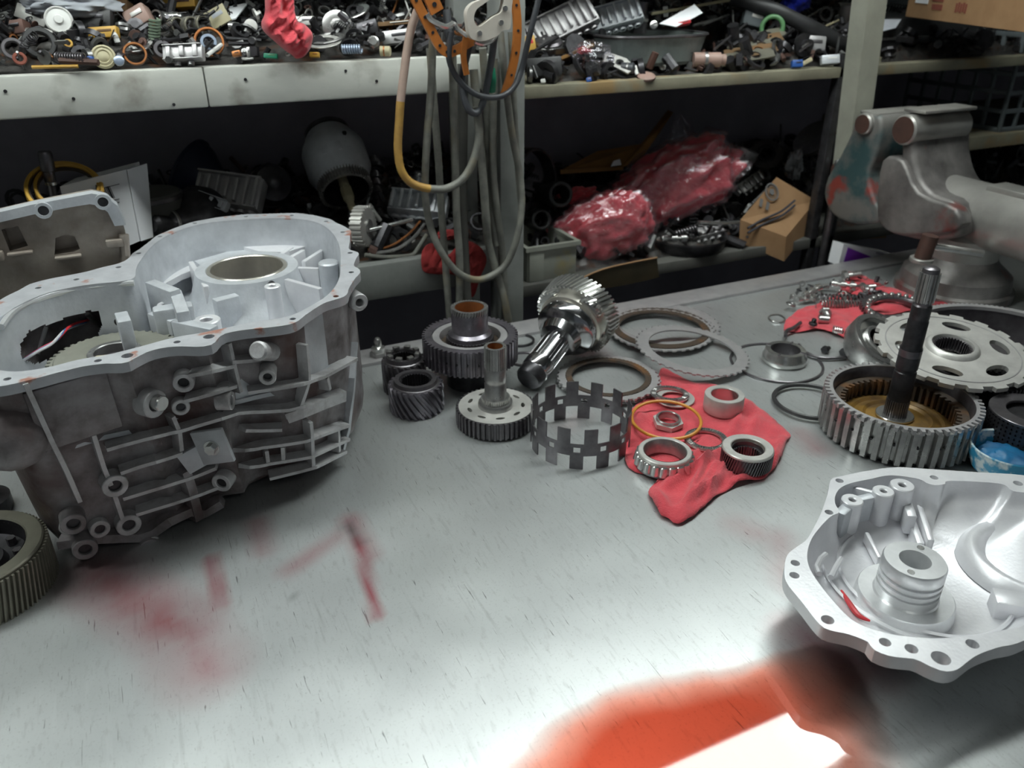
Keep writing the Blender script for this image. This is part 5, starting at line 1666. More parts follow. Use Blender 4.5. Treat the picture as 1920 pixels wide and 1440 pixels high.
# guide rib and cast lettering on the side of the body
for i in range(9):
    q = VP(1708 + i * 9.5, 405 + (i % 2) * 2 - i * 0.6)
    MB().box(0.004, 0.006 + 0.003 * (i % 3), 0.012, (VX - VC.x - 0.0005, q[0] - VC.y, q[1]), bev=0.001).build('cast_letter', 'vise_bare', vise)
q0, q1 = VP(1800, 372), VP(1905, 380)
MB().box(0.05, abs(q0[0] - q1[0]), 0.012, (0.0, (q0[0] + q1[0]) / 2 - VC.y, q0[1] + 0.012), bev=0.002).build('slide_rail', 'vise_bare', vise)

# ================================================================== hanging hoses, hooks and handles at the shelf post
HY = SY - 0.052
def hose(px_pts, r, m, label, Y=HY, dy=None, k=7, name='hose', cat='hose'):
    P = []
    for i, q in enumerate(px_pts):
        yy = Y + (dy[i] if dy else 0.006 * math.sin(i * 1.7 + px_pts[0][0]))
        P.append(S(q[0], q[1], yy))
    pts = spline(P, k)
    o0 = pts[0].copy()
    return tag(MB().tube([p - o0 for p in pts], r, 10).build(name, m, None, loc=o0), label, cat)
# hose whose colour changes from pink through yellow to grey
hz = thing('looped_hose', 'loop of hose stained pink above and yellow below', 'hose', S(780, 20, HY - 0.02))
hp = [S(x, y, HY - 0.02) - hz.location for x, y in [(783, 20), (772, 50), (764, 90), (757, 140), (751, 190), (748, 235), (746, 280), (752, 318), (770, 342), (800, 353), (835, 354), (866, 337), (886, 305), (897, 265), (898, 230), (893, 200)]]
hs = spline(hp, 6)
MB().tube(hs[:25], 0.0062, 10).build('pink_length', 'hose_pink', hz)
MB().tube(hs[24:56], 0.0062, 10).build('yellow_length', 'hose_yellow', hz)
MB().tube(hs[55:], 0.0062, 10).build('grey_length', 'hose_grey', hz)
hose([(812, 55), (808, 170), (800, 270), (797, 360), (806, 420), (826, 470), (860, 512), (900, 524), (945, 500), (968, 450), (978, 390), (975, 330), (960, 250), (945, 130), (938, 60)], 0.0058, 'hose_grey', 'largest grey hose loop hanging lowest at the post', Y=HY - 0.004)
hose([(806, 90), (814, 200), (822, 300), (828, 400), (834, 480), (840, 560), (846, 640)], 0.0058, 'hose_grey', 'straight grey hose at the left of the bundle', Y=HY + 0.014)
hose([(848, 90), (852, 250), (856, 400), (862, 500), (860, 640)], 0.0062, 'hose_grey', 'straight grey hose crossing the hanging red rag', Y=HY + 0.006)
hose([(868, 120), (866, 330), (870, 480), (880, 640)], 0.009, 'wood_dark', 'thick dark hose behind the grey loops', Y=HY + 0.03)
hose([(888, 130), (903, 300), (912, 420), (914, 445), (922, 480), (945, 560), (960, 640)], 0.0068, 'hose_grey', 'kinked grey hose with a bend above the rag', Y=HY + 0.012)
hose([(926, 110), (924, 300), (932, 400), (942, 480), (952, 640)], 0.0062, 'hose_grey', 'grey hose running straight down beside the post', Y=HY + 0.016)
hose([(905, 90), (912, 200), (918, 330), (930, 460)], 0.006, 'hose_grey', 'short grey hose in the middle of the bundle', Y=HY + 0.026)
hose([(880, 85), (866, 150), (876, 200), (893, 212), (906, 190), (920, 120), (928, 60)], 0.0055, 'cable_dark', 'black rubber hose loop over the grey hoses', Y=HY - 0.024)
hose([(846, 60), (842, 110), (860, 150), (895, 178), (935, 182), (962, 165), (978, 130), (992, 70), (1012, -10)], 0.0045, 'cable_dark', 'dark cable sweeping below the orange hooks', Y=HY - 0.03)
hose([(958, 60), (964, 200), (972, 330), (978, 400)], 0.005, 'hose_grey', 'thin grey hose lying on the front of the post', Y=HY + 0.008)
hose([(921, 128), (923, 150), (922, 170)], 0.006, 'green_bright', 'short green length of tube among the hoses', Y=HY - 0.008)
hose([(838, 20), (840, 60), (850, 100)], 0.006, 'cable_dark', 'short black cable behind the orange hook', Y=HY - 0.012)
def strap(px_pts, w_, th, m, label, Y, name='hook', cat='hook', holes=True, width_dir=None):
    P = spline([S(x, y, Y) for x, y in px_pts], 6)
    o0 = P[0].copy()
    b = MB()
    L_ = []
    for i, p in enumerate(P):
        t_ = (P[min(i + 1, len(P) - 1)] - P[max(i - 1, 0)]).normalized()
        n_ = Vector((0, -1, 0))
        s_ = t_.cross(n_).normalized() * w_ / 2
        c_ = p - o0
        L_.append([c_ - s_, c_ + s_, c_ + s_ + n_ * th, c_ - s_ + n_ * th])
    b.loft(L_, cap0=True, cap1=True)
    t = thing(name, label, cat, o0)
    b.build('bent_strip', m, t, smooth=30)
    if holes:
        for i in range(3, len(P) - 2, 5):
            MB().cyl(w_ * 0.17, 0, 0.0008, 10, TM(P[i] - o0 + Vector((0, -th, 0)), along((0, -1, 0)))).build('punched_hole', 'black_steel', t)
    return t
strap([(770, -15), (788, 20), (806, 55), (822, 85), (838, 98), (856, 92), (880, 78), (905, 66)], 0.013, 0.006, 'orange', 'orange bent hook strip crossing above the hose loops', HY - 0.03)
strap([(798, -20), (808, 0), (818, 22)], 0.02, 0.006, 'orange', 'short wide orange strip at the top of the post', HY - 0.018)
strap([(962, -15), (968, 40), (966, 90), (956, 140), (944, 178)], 0.012, 0.006, 'orange', 'long orange strip hanging down the right of the post', HY - 0.02)
strap([(872, 70), (868, 105), (874, 140)], 0.008, 0.004, 'orange', 'narrow orange strip below the white handle', HY - 0.034, holes=False)
# white handle
t = thing('pull_handle', 'off-white D shaped handle hanging over the hoses', 'handle', S(900, 40, HY - 0.05))
oo = t.location
def hpx(x, y):
    p = S(720 + x / 4, y / 4, HY - 0.05) - oo
    return (p.x, p.z)
out_ = [hpx(*q) for q in [(598, 90), (640, 25), (720, -10), (760, -40), (840, -60), (935, -60), (930, 80), (922, 205), (880, 222), (850, 235), (825, 265), (740, 300), (680, 302), (625, 275), (608, 200)]]
in_ = [hpx(*q) for q in [(650, 130), (665, 180), (692, 195), (740, 165), (800, 120), (850, 92), (868, 40), (868, -20), (800, -20), (720, 30), (670, 70)]]
X = Matrix.Rotation(PI / 2, 4, 'X')
MB().plate([tuple(v[:2]) for v in spline([Vector((*q, 0)) for q in out_], 4, True)], [[tuple(v[:2]) for v in spline([Vector((*q, 0)) for q in in_], 4, True)]], 0, 0.012, X).build('handle_plate', 'handle_white', t)
for q in ((850, 165), (690, 245), (880, 60)):
    c_ = hpx(*q)
    MB().cyl(0.0035, 0, 0.003, 10, TM((c_[0], -0.012, c_[1]), along((0, -1, 0)))).build('rivet', 'steel', t)
pts = spline([S(x, y, HY - 0.035) for x, y in ((800, 26), (808, 38), (835, 50), (850, 45), (858, 55), (875, 68))], 5)
tag(MB().tube([p - pts[0] for p in pts], 0.004, 8).build('chrome_hook', 'bright_steel', None, loc=pts[0]), 'small chrome hook between orange strip and handle', 'hook')
pts = spline([S(x, y, HY - 0.055) for x, y in ((890, 78), (905, 82), (922, 75), (930, 64))], 5)
tag(MB().tube([p - pts[0] for p in pts], 0.004, 8).build('chrome_hook', 'bright_steel', None, loc=pts[0]), 'chrome hook curled under the white handle', 'hook')

# ================================================================== helpers for shelf contents
def HP(px, py, zs, slope, lift=0.0):      # point where the view meets a heap rising from the shelf front
    d_ = ray(px, py)
    t_ = (zs + lift - slope * SY - CAM.z) / (d_.z - slope * d_.y)
    return CAM + d_ * t_
def facing(p, up=0.0):
    return ((CAM - p).normalized() + UP * up).normalized()
def scrap(count, box_fn, m, label, seed, smin=0.006, smax=0.020):
    rr = random.Random(seed)
    b = MB()
    for _ in range(count):
        p = box_fn(rr)
        s_ = rr.uniform(smin, smax)
        q = Quaternion((rr.gauss(0, 1), rr.gauss(0, 1), rr.gauss(0, 1), rr.gauss(0, 1))).normalized()
        X = TM(p, q)
        k = rr.random()
        if k < 0.28:
            b.ring(s_, s_ * rr.uniform(0.5, 0.85), 0, s_ * rr.uniform(0.1, 0.7), 12, X)
        elif k < 0.5:
            b.cyl(s_ * 0.5, 0, s_ * rr.uniform(0.6, 2.2), 8, X)
        elif k < 0.68:
            b.box(s_ * 2, s_ * rr.uniform(0.4, 1), s_ * rr.uniform(0.15, 0.6), (0, 0, 0), X)
        elif k < 0.82:
            b.cyl(s_ * 0.18, -s_ * 2, s_ * 2, 6, X)
        elif k < 0.92:
            b.lathe([(0, 0), (s_, 0), (s_, s_ * 0.3), (s_ * 0.5, s_ * 0.35), (s_ * 0.5, s_ * 0.9), (0, s_ * 0.9)], 10, X)
        else:
            b.helix(s_ * 0.4, s_ * 0.07, 6, s_ * 2, 6, X, 4)
    o = b.build('scrap_parts', m, None, smooth=35, fix=False)
    return tag(o, label, 'scrap parts', None, 'stuff')
def heap_h(x, Y, slope, clear):
    h = slope * max(0.0, Y - SY)
    if clear and S(clear[0], 150, Y).x < x < S(clear[1], 150, Y).x and Y < SY + clear[2]:
        h *= 0.08
    return h
def heap_box(px0, px1, y0, y1, zs, slope, low=0.0, high=0.02, clear=None):
    def f(rr):
        Y = rr.uniform(y0, y1)
        x0, x1 = S(px0, 150, Y).x, S(px1, 150, Y).x
        x = rr.uniform(x0, x1)
        h = heap_h(x, Y, slope, clear)
        return Vector((x, Y, zs + 0.007 + h * rr.uniform(0.72, 1.0) + rr.uniform(0.0, high if h > 0.012 else high * 0.35)))
    return f
def mound(px0, px1, zs, slope, label, seed, clear=None):
    # packed bed of scrap on which the loose parts lie
    nx, ny = 90, 24
    b = MB()
    for j in range(ny + 1):
        Y = SY + 0.03 + (SD - 0.05) * j / ny
        x0, x1 = S(px0, 150, Y).x, S(px1, 150, Y).x
        for i in range(nx + 1):
            x = x0 + (x1 - x0) * i / nx
            h = 0.86 * heap_h(x, Y, slope, clear) + 0.006 * noise.cell(Vector((x * 70, Y * 70, seed))) + 0.006 * noise.noise(Vector((x * 45, Y * 45, seed)))
            edge = min(1, min(i, nx - i) / 5, (ny - j) / 1 if j > ny - 1 else 1, j / 2)
            b.v.append((x, Y, zs + 0.0005 + max(0.0, h) * edge))
    for j in range(ny):
        for i in range(nx):
            a = j * (nx + 1) + i
            b.f.append((a, a + 1, a + nx + 2, a + nx + 1))
    tag(b.build('scrap_bed', 'scrap', None, smooth=25, fix=False), label, 'scrap parts', None, 'stuff')
def stepped(pos, dirv, prof, m, label, cat, name, extra=None, n=32):
    t = thing(name, label, cat, pos, along(dirv))
    MB().lathe(prof, n).build('turned_body', m, t)
    if extra:
        r1, r2, z0, z1, m2 = extra
        MB().ring(r1, r2, z0, z1, n, bev=(r1 - r2) * 0.2).build('raised_ring', m2, t)
    return t
def ringthing(pos, dirv, ro, ri, h, m, label, name='metal_ring', cat='ring', m2=None):
    t = thing(name, label, cat, pos, along(dirv))
    MB().ring(ro, ri, -h / 2, h / 2, 36, bev=min(h, ro - ri) * 0.18).build('ring_body', m, t)
    MB().ring(ro * 1.01, ro * 0.985, -h * 0.12, h * 0.12, 36).build('groove', m2 or 'dark_steel', t)
    return t
def valve_body(pos, X3, size, m, label, seed=1, name='hydraulic_casting', cat='valve casting'):
    # cast block with channels, lands and bores; X3 = rotation quaternion
    rr = random.Random(seed)
    L_, W_, H_ = size
    t = thing(name, label, cat, pos, X3)
    MB().box(L_, W_, H_ * 0.6, (0, 0, 0), bev=0.002).build('cast_block', m, t)
    n = max(3, int(L_ / 0.014))
    for i in range(n):
        x = -L_ / 2 + L_ * (i + 0.5) / n
        MB().box(L_ / n * 0.35, W_ * rr.uniform(0.6, 0.96), H_ * 0.25, (x, rr.uniform(-0.1, 0.1) * W_ * 0.3, H_ * 0.40), bev=0.001).build('channel_wall', m, t)
    for i in range(n - 1):
        x = -L_ / 2 + L_ * (i + 1.0) / n
        o = MB().ring(H_ * 0.20, H_ * 0.11, 0, 0.005, 14, TM((x, -W_ / 2 - 0.001, 0), along((0, -1, 0)))).build('spool_bore', m, t)
        MB().cyl(H_ * 0.11, 0, 0.002, 10, TM((x, -W_ / 2 - 0.001, 0), along((0, -1, 0)))).build('bore_plug', 'black_steel', o)
    MB().box(L_ * 0.96, W_ * 0.06, H_ * 0.3, (0, -W_ * 0.47, H_ * 0.35), bev=0.001).build('edge_land', m, t)
    MB().box(L_ * 0.96, W_ * 0.06, H_ * 0.3, (0, W_ * 0.47, H_ * 0.35), bev=0.001).build('edge_land', m, t)
    return t
def face_quat(nrm, roll=0.0):             # local z along nrm, local x roughly to the viewer's right
    z = Vector(nrm).normalized()
    x = (RT - z * RT.dot(z)).normalized()
    y = z.cross(x)
    return Matrix((x, y, z)).transposed().to_quaternion() @ Quaternion((0, 0, 1), roll)

# tiny loose bits among the springs on the second rag
def rag_bits(rr):
    x, y = rr.uniform(270, 860), rr.uniform(170, 330)
    p = T(*z7(x, y), 0.0)
    return Vector((p.x, p.y, BZ + rr.uniform(0.009, 0.018)))
scrap(34, rag_bits, 'steel', 'tiny screws and clips scattered among the springs on the rag', 71, 0.003, 0.007)
scrap(20, rag_bits, 'black_steel', 'tiny dark screws scattered among the springs on the rag', 72, 0.003, 0.008)

# ================================================================== lower left shelf
LLY = SY + 0.06
mound(-90, 925, Z_LL, 0.22, 'packed bed of dark scrap on the lower left shelf', 1.0)
scrap(330, heap_box(-60, 930, SY + 0.03, SY + SD - 0.03, Z_LL, 0.22), 'black_steel', 'heap of dark oily scrap parts on the lower left shelf', 11, 0.008, 0.024)
scrap(110, heap_box(150, 930, SY + 0.03, SY + SD - 0.03, Z_LL, 0.24), 'scrap_grey', 'grey steel scrap bits mixed into the lower left heap', 12, 0.006, 0.018)
scrap(60, heap_box(250, 930, SY + 0.03, SY + SD - 0.05, Z_LL, 0.2), 'rust', 'rusty scrap bits mixed into the lower left heap', 13, 0.006, 0.018)
# dirty cast housing standing behind the gearbox case
p0 = S(100, 560, 1.09)
hs_ = thing('cast_housing', 'dirty brown cast housing with square openings behind the case', 'housing', Vector((p0.x, 1.115, BZ)))
HO = hs_.location
def hq(px, py, Y=1.09):
    p = S(px, py, Y) - HO
    return (p.x, p.z)
prof = [hq(*q) for q in [(-160, 445), (-60, 415), (0, 402), (60, 388), (130, 374), (170, 366), (192, 370), (215, 385), (230, 420), (240, 460), (246, 500), (250, 580), (245, 720), (100, 720), (-160, 720)]]
prof = [(x, max(0.0, z)) for x, z in prof]
XR = Matrix.Rotation(PI / 2, 4, 'X')
w1 = [hq(*q) for q in [(2, 432), (34, 425), (52, 462), (18, 472)]]
w2 = [hq(*q) for q in [(104, 448), (122, 440), (140, 444), (150, 468), (138, 474), (102, 480)]]
MB().plate(prof, [w1, w2], -0.002, 0.022, XR).build('front_wall', 'cast_brown', hs_, smooth=30)
MB().plate([(x * 0.985, max(0, z) * 0.985) for x, z in prof], [], -0.030, -0.002, XR).build('rear_body', 'cast_brown', hs_, smooth=30)
tp_ = [hq(*q) for q in [(-160, 438), (-60, 409), (0, 396), (60, 382), (130, 369), (172, 361), (196, 366), (220, 384), (236, 420)]]
lw_ = [hq(*q) for q in [(-160, 455), (-60, 428), (0, 415), (60, 401), (130, 387), (168, 381), (186, 384), (202, 396), (215, 422)]]
MB().plate(tp_ + lw_[::-1], [], 0.012, 0.030, XR).build('flange', 'cast', hs_, smooth=30)
for q in ((82, 392), (193, 376), (-60, 420)):
    c_ = hq(*q)
    o = MB().ring(0.0095, 0.006, 0.022, 0.034, 20, TM((c_[0], 0, c_[1])) @ XR).build('bolt_boss', 'cast', hs_)
    MB().cyl(0.006, 0.022, 0.032, 14, TM((c_[0], 0, c_[1])) @ XR).build('bore', 'black_steel', o)
for q, wx, wz in (((-10, 480), 0.02, 0.012), ((215, 455), 0.02, 0.01), ((128, 481), 0.03, 0.004), ((38, 474), 0.028, 0.004)):
    c_ = hq(*q)
    MB().box(wx, 0.010, wz, (c_[0], -0.026, c_[1]), bev=0.002).build('cast_pad', 'cast_brown', hs_)
MB().tube([Vector((hq(*q)[0], -0.024, hq(*q)[1])) for q in ((232, 440), (236, 490), (225, 530), (190, 550), (120, 560))], 0.006, 8).build('cast_bead', 'cast_brown', hs_)
# yellow rings, shaft and white carton
for i, (x, y, r_, lab) in enumerate(((122, 356, 66, 'large yellow band ring behind the brown housing'), (128, 358, 55, 'smaller yellow ring nested inside the large yellow ring'))):
    p = S(x, y, 1.30 + i * 0.004)
    k = mp(p)
    t = thing('band_ring', lab, 'ring', p + UP * 0.004 * i, face_quat(UP * 0.9 - FW * 0.55 + RT * 0.35))
    MB().ring(r_ * k, r_ * k * 0.90, -0.006, 0.006, 64, bev=0.001).build('band', 'yellow_paint', t)
    MB().ring(r_ * k * 0.895, r_ * k * 0.86, -0.003, 0.003, 64).build('lining', 'friction', t)
a, b_ = S(104, 385, 1.315), S(86, 298, 1.315)
t = thing('stepped_shaft', 'thin stepped steel shaft standing inside the yellow rings', 'shaft', a - (b_ - a).normalized() * 0.07, along(b_ - a))
MB().lathe([(0, 0), (0.006, 0), (0.006, 0.10), (0.0075, 0.102), (0.0075, 0.118), (0.0095, 0.12), (0.0095, 0.142), (0.008, 0.146), (0, 0.146)], 20).build('turned_body', 'dark_steel', t)
MB().ring(0.0082, 0.006, 0.10, 0.104, 20).build('collar', 'bright_steel', t)
def carton(corners_px, Y, depthv, m, label, name='carton', cat='box', m2=None):
    P = [S(x, y, yy) for (x, y), yy in zip(corners_px, Y)]
    o0 = P[0].copy()
    t = thing(name, label, cat, o0)
    dv = Vector(depthv)
    vs = [p - o0 for p in P] + [p - o0 + dv for p in P]
    MB().add(vs, [(0, 1, 2, 3), (7, 6, 5, 4), (0, 4, 5, 1), (1, 5, 6, 2), (2, 6, 7, 3), (3, 7, 4, 0)]).build('shell', m, t, smooth=0)
    return t, P
t, P = carton([(112, 350), (236, 318), (262, 452), (150, 500)], (1.31, 1.30, 1.30, 1.31), (0.02, 0.05, 0.0), 'paper', 'white carton with a barcode leaning beside the brown housing')
nrm = (P[1] - P[0]).cross(P[2] - P[0]).normalized()
if nrm.y > 0: nrm = -nrm
ux = (P[1] - P[0]).normalized(); uy = nrm.cross(ux)
Xc = Matrix((ux, uy, nrm)).transposed().to_4x4()
def on_carton(px, py):
    return S(px, py, 1.304) - P[0]
for i, wv in enumerate((1, 2, 1, 1, 3, 1, 2, 1, 2)):
    c_ = on_carton(194 + i * 3.2, 364 - i * 0.9)
    MB().box(0.0009 * wv, 0.018, 0.0006, (0, 0, 0), Matrix.Translation(c_ + nrm * 0.0012) @ Xc).build('barcode_bar', 'ink', t, smooth=0)
for y0_ in (352, 380, 386):
    a, b_ = on_carton(186, y0_ + 3), on_carton(224, y0_ - 8)
    MB().box((b_ - a).length, 0.0008, 0.0006, (0, 0, 0), Matrix.Translation((a + b_) / 2 + nrm * 0.0012) @ Xc).build('print_line', 'ink', t, smooth=0)
vs = [P[1] - P[0] + Vector((0.002, -0.001, 0)), P[1] - P[0] + Vector((0.030, 0.03, 0.0)), P[2] - P[0] + Vector((0.020, 0.02, -0.002)), P[2] - P[0] + Vector((0.002, -0.001, 0))]
vs += [v + Vector((-0.001, 0.002, 0)) for v in vs]
MB().add(vs, [(0, 1, 2, 3), (7, 6, 5, 4), (0, 4, 5, 1), (1, 5, 6, 2), (2, 6, 7, 3), (3, 7, 4, 0)]).build('open_flap', 'paper', t, smooth=0)

# dark clutch parts beside the carton
p = S(340, 395, 1.36)
stepped(p - UP * 0.02, (RT * -0.35 - FW * 0.7 + UP * 0.15), [(0, -0.05), (0.055, -0.05), (0.058, -0.03), (0.050, -0.01), (0.026, 0.012), (0.022, 0.03), (0.016, 0.035), (0.016, 0.055), (0.010, 0.06), (0, 0.06)], 'black_steel', 'dark cone shaped hub with a ringed neck beside the carton', 'hub', 'cone_hub', (0.024, 0.019, 0.024, 0.030, 'steel'))
p = S(282, 395, 1.38)
stepped(p - UP * 0.035, UP, [(0, 0), (0.05, 0), (0.052, 0.01), (0.052, 0.06), (0.048, 0.065), (0, 0.06)], 'wood_dark', 'dark round tin standing behind the white carton flap', 'tin', 'round_tin', (0.053, 0.05, 0.055, 0.062, 'dark_steel'))
# grey valve body
valve_body(S(432, 362, 1.40), face_quat(UP * 0.6 - FW * 0.75, R(-8)), (0.11, 0.055, 0.045), 'plate_steel', 'dusty grey valve body block behind the case', 3)
valve_body(S(400, 380, 1.36), face_quat(UP * 0.5 - FW * 0.8, R(-20)), (0.05, 0.018, 0.028), 'cast', 'pale corner casting in front of the dusty valve body', 4)
p = S(505, 350, 1.45)
stepped(p, (RT * 0.4 - FW * 0.6 + UP * 0.3), [(0, -0.04), (0.034, -0.04), (0.036, 0.02), (0.03, 0.03), (0.012, 0.035), (0, 0.05)], 'black_steel', 'black canister lying behind the valve body', 'canister', 'canister', (0.0365, 0.033, -0.01, 0.0, 'dark_steel'))
# dark blue funnel and orange rod on the rear panel
p = S(392, 290, SY + SD - 0.12)
t = thing('funnel', 'dark blue plastic funnel lying at the back of the shelf', 'funnel', p - UP * 0.05, along(RT * 0.9 - UP * 0.5 - FW * 0.2))
mat('navy', (0.016, 0.020, 0.045), None, 0, 0.5)
MB().lathe([(0.052, -0.05), (0.055, -0.048), (0.050, -0.03), (0.014, 0.025), (0.010, 0.06), (0.008, 0.06), (0.011, 0.025), (0.046, -0.03), (0.05, -0.05)], 40).build('cone', 'navy', t)
MB().ring(0.057, 0.051, -0.053, -0.047, 40).build('rim', 'navy', t)
a, b_ = S(432, 295, SY + SD - 0.10), S(458, 322, SY + SD - 0.12)
tag(MB().tube([(0, 0, 0), b_ - a], 0.004, 8).build('rusty_rod', 'rust', None, loc=a), 'rusty orange rod at the back beside the dark funnel', 'rod')

# silver pump drum with splined shaft and gear
a, b_ = S(612, 262, 1.52), S(672, 440, 1.34)
axd = (b_ - a).normalized()
c0 = S(640, 330, 1.40)
t = thing('pump_drum', 'silver pump drum with a splined shaft pointing at the camera', 'pump', c0, along(axd))
MB().lathe([(0, -0.09), (0.040, -0.09), (0.043, -0.085), (0.043, -0.07), (0.052, -0.065), (0.056, -0.055), (0.056, -0.01), (0.048, 0.008), (0.047, 0.016), (0.0445, 0.02)], 56).build('drum_shell', 'cast', t)
MB().gear(0.047, 0.0445, 54, 0.016, 0.036, 0.040).build('toothed_rim', 'steel', t, smooth=25)
MB().lathe([(0.040, 0.035), (0.039, -0.02), (0.012, -0.02)], 48).build('inside', 'black_steel', t)
MB().lathe([(0.041, -0.091), (0.041, -0.10), (0.034, -0.102), (0, -0.102)], 40).build('rear_cap', 'dark_steel', t)
MB().lathe([(0.0085, -0.02), (0.0085, 0.055), (0.0065, 0.058), (0.0065, 0.075), (0.004, 0.08)], 20).build('shaft', 'cream', t)
MB().gear(0.010, 0.0082, 18, 0.028, 0.05, 0.003).build('shaft_splines', 'cream', t, smooth=25)
fw = facing(c0)
fr = (fw - axd * fw.dot(axd)).normalized()
sd = axd.cross(fr)
Xp = Matrix((sd, axd, fr)).transposed().to_4x4()
ro_ = along(axd).inverted().to_matrix().to_4x4()
MB().box(0.034, 0.018, 0.004, (0, 0, 0), ro_ @ Matrix.Translation(fr * 0.0535 - axd * 0.018) @ Xp, bev=0.0015).build('cast_boss_plate', 'cast', t)
MB().cyl(0.0045, 0.0, 0.002, 12, ro_ @ Matrix.Translation(fr * 0.048 - axd * 0.045 - sd * 0.028) @ Xp).build('drain_hole', 'black_steel', t)
p = S(681, 424, 1.30)
t = thing('narrow_gear', 'narrow cream coloured gear standing on edge below the silver drum', 'gear', p, along(RT * 0.97 - FW * 0.25 + UP * 0.05))
MB().gear(0.034, 0.0305, 26, -0.010, 0.010, 0.008).build('toothed_body', 'pale_steel', t, smooth=25)
MB().cyl(0.012, -0.013, 0.013, 20, bev=0.001).build('hub', 'steel', t)
# ribbed dark shaft, pale pin, chrome rod, silver valve block
a, b_ = S(700, 290, 1.50), S(712, 392, 1.42)
t = thing('ribbed_shaft', 'dark ribbed camshaft standing behind the silver drum', 'shaft', b_ - UP * 0.03, along(a - b_))
L_ = (a - b_).length + 0.03
MB().lathe([(0, 0)] + sum([[(0.012, L_ * i / 9), (0.012, L_ * (i + 0.5) / 9), (0.008, L_ * (i + 0.55) / 9), (0.008, L_ * (i + 0.95) / 9)] for i in range(9)], []) + [(0, L_)], 24).build('turned_body', 'dark_steel', t)
MB().ring(0.02, 0.012, L_ * 0.8, L_ * 0.85, 24).build('flange', 'black_steel', t)
a, b_ = S(691, 384, 1.33), S(713, 414, 1.33)
t = thing('steel_pin', 'short pale pin leaning beside the narrow gear', 'pin', b_, along(a - b_))
L_ = (a - b_).length
MB().cyl(0.004, 0, L_ * 0.75, 12, bev=0.0005).build('shank', 'pale_steel', t)
MB().cyl(0.0052, L_ * 0.75, L_, 12, bev=0.001).build('head', 'pale_steel', t)
a, b_ = S(684, 434, 1.29), S(772, 412, 1.31)
tag(MB().tube([(0, 0, 0), b_ - a], 0.004, 10).build('chrome_rod', 'bright_steel', None, loc=a), 'bright chrome rod lying level in front of the valve block', 'rod')
valve_body(S(785, 390, 1.36), face_quat(UP * 0.75 - FW * 0.6, R(-6)), (0.105, 0.045, 0.05), 'cast', 'silver valve block with screw bores behind the hoses', 5)
p = S(783, 335, 1.40)
stepped(p - UP * 0.02, UP + RT * 0.1, [(0, 0), (0.015, 0), (0.015, 0.004), (0.010, 0.006), (0.010, 0.03), (0.008, 0.033), (0, 0.033)], 'bright_steel', 'shiny solenoid cap standing on the silver valve block', 'solenoid', 'solenoid', (0.0155, 0.012, 0.001, 0.005, 'machined'))
for i in range(3):
    p = S(752 + 12 * i, 352 - i * 3, 1.40)
    coil(p, UP * 0.8 + RT * 0.5, 0.006, 0.0013, 6, 0.022, 'dark_steel', ['left of three small springs behind the valve block', 'middle of three small springs behind the valve block', 'right of three small springs behind the valve block'][i])
p = S(835, 400, 1.42)
t = thing('solenoid_pack', 'grey solenoid pack seen between the hanging hoses', 'solenoid', p - UP * 0.02, face_quat(UP, R(5)))
MB().box(0.06, 0.05, 0.05, (0, 0, 0.01), bev=0.004).build('body', 'plate_steel', t)
for i in (-1, 0, 1):
    MB().cyl(0.007, 0.035, 0.048, 16, TM((i * 0.018, -0.01, 0)), bev=0.001).build('terminal', 'cast', t)
# curved gaskets and tray
def arcpart(px_pts, Y, r, m, label, name, cat, n=8):
    P = spline([S(x, y, yy) for (x, y), yy in zip(px_pts, Y)], 6)
    return tag(MB().tube([q - P[0] for q in P], r, n).build(name, m, None, loc=P[0]), label, cat)
arcpart([(690, 468), (730, 462), (765, 440), (788, 415)], (1.285, 1.285, 1.29, 1.31), 0.0022, 'copper', 'thin copper pipe curving below the valve block', 'bent_pipe', 'pipe')
arcpart([(692, 476), (740, 468), (775, 446), (796, 420)], (1.28, 1.28, 1.285, 1.30), 0.003, 'steel', 'grey curved pipe in front of the copper pipe', 'bent_pipe', 'pipe')
arcpart([(684, 478), (720, 482), (760, 480), (776, 476), (786, 462), (800, 440)], (1.274, 1.274, 1.274, 1.276, 1.28, 1.29), 0.0036, 'hose_grey', 'grey tubular tray rim at the shelf front', 'tray_rim', 'tray')
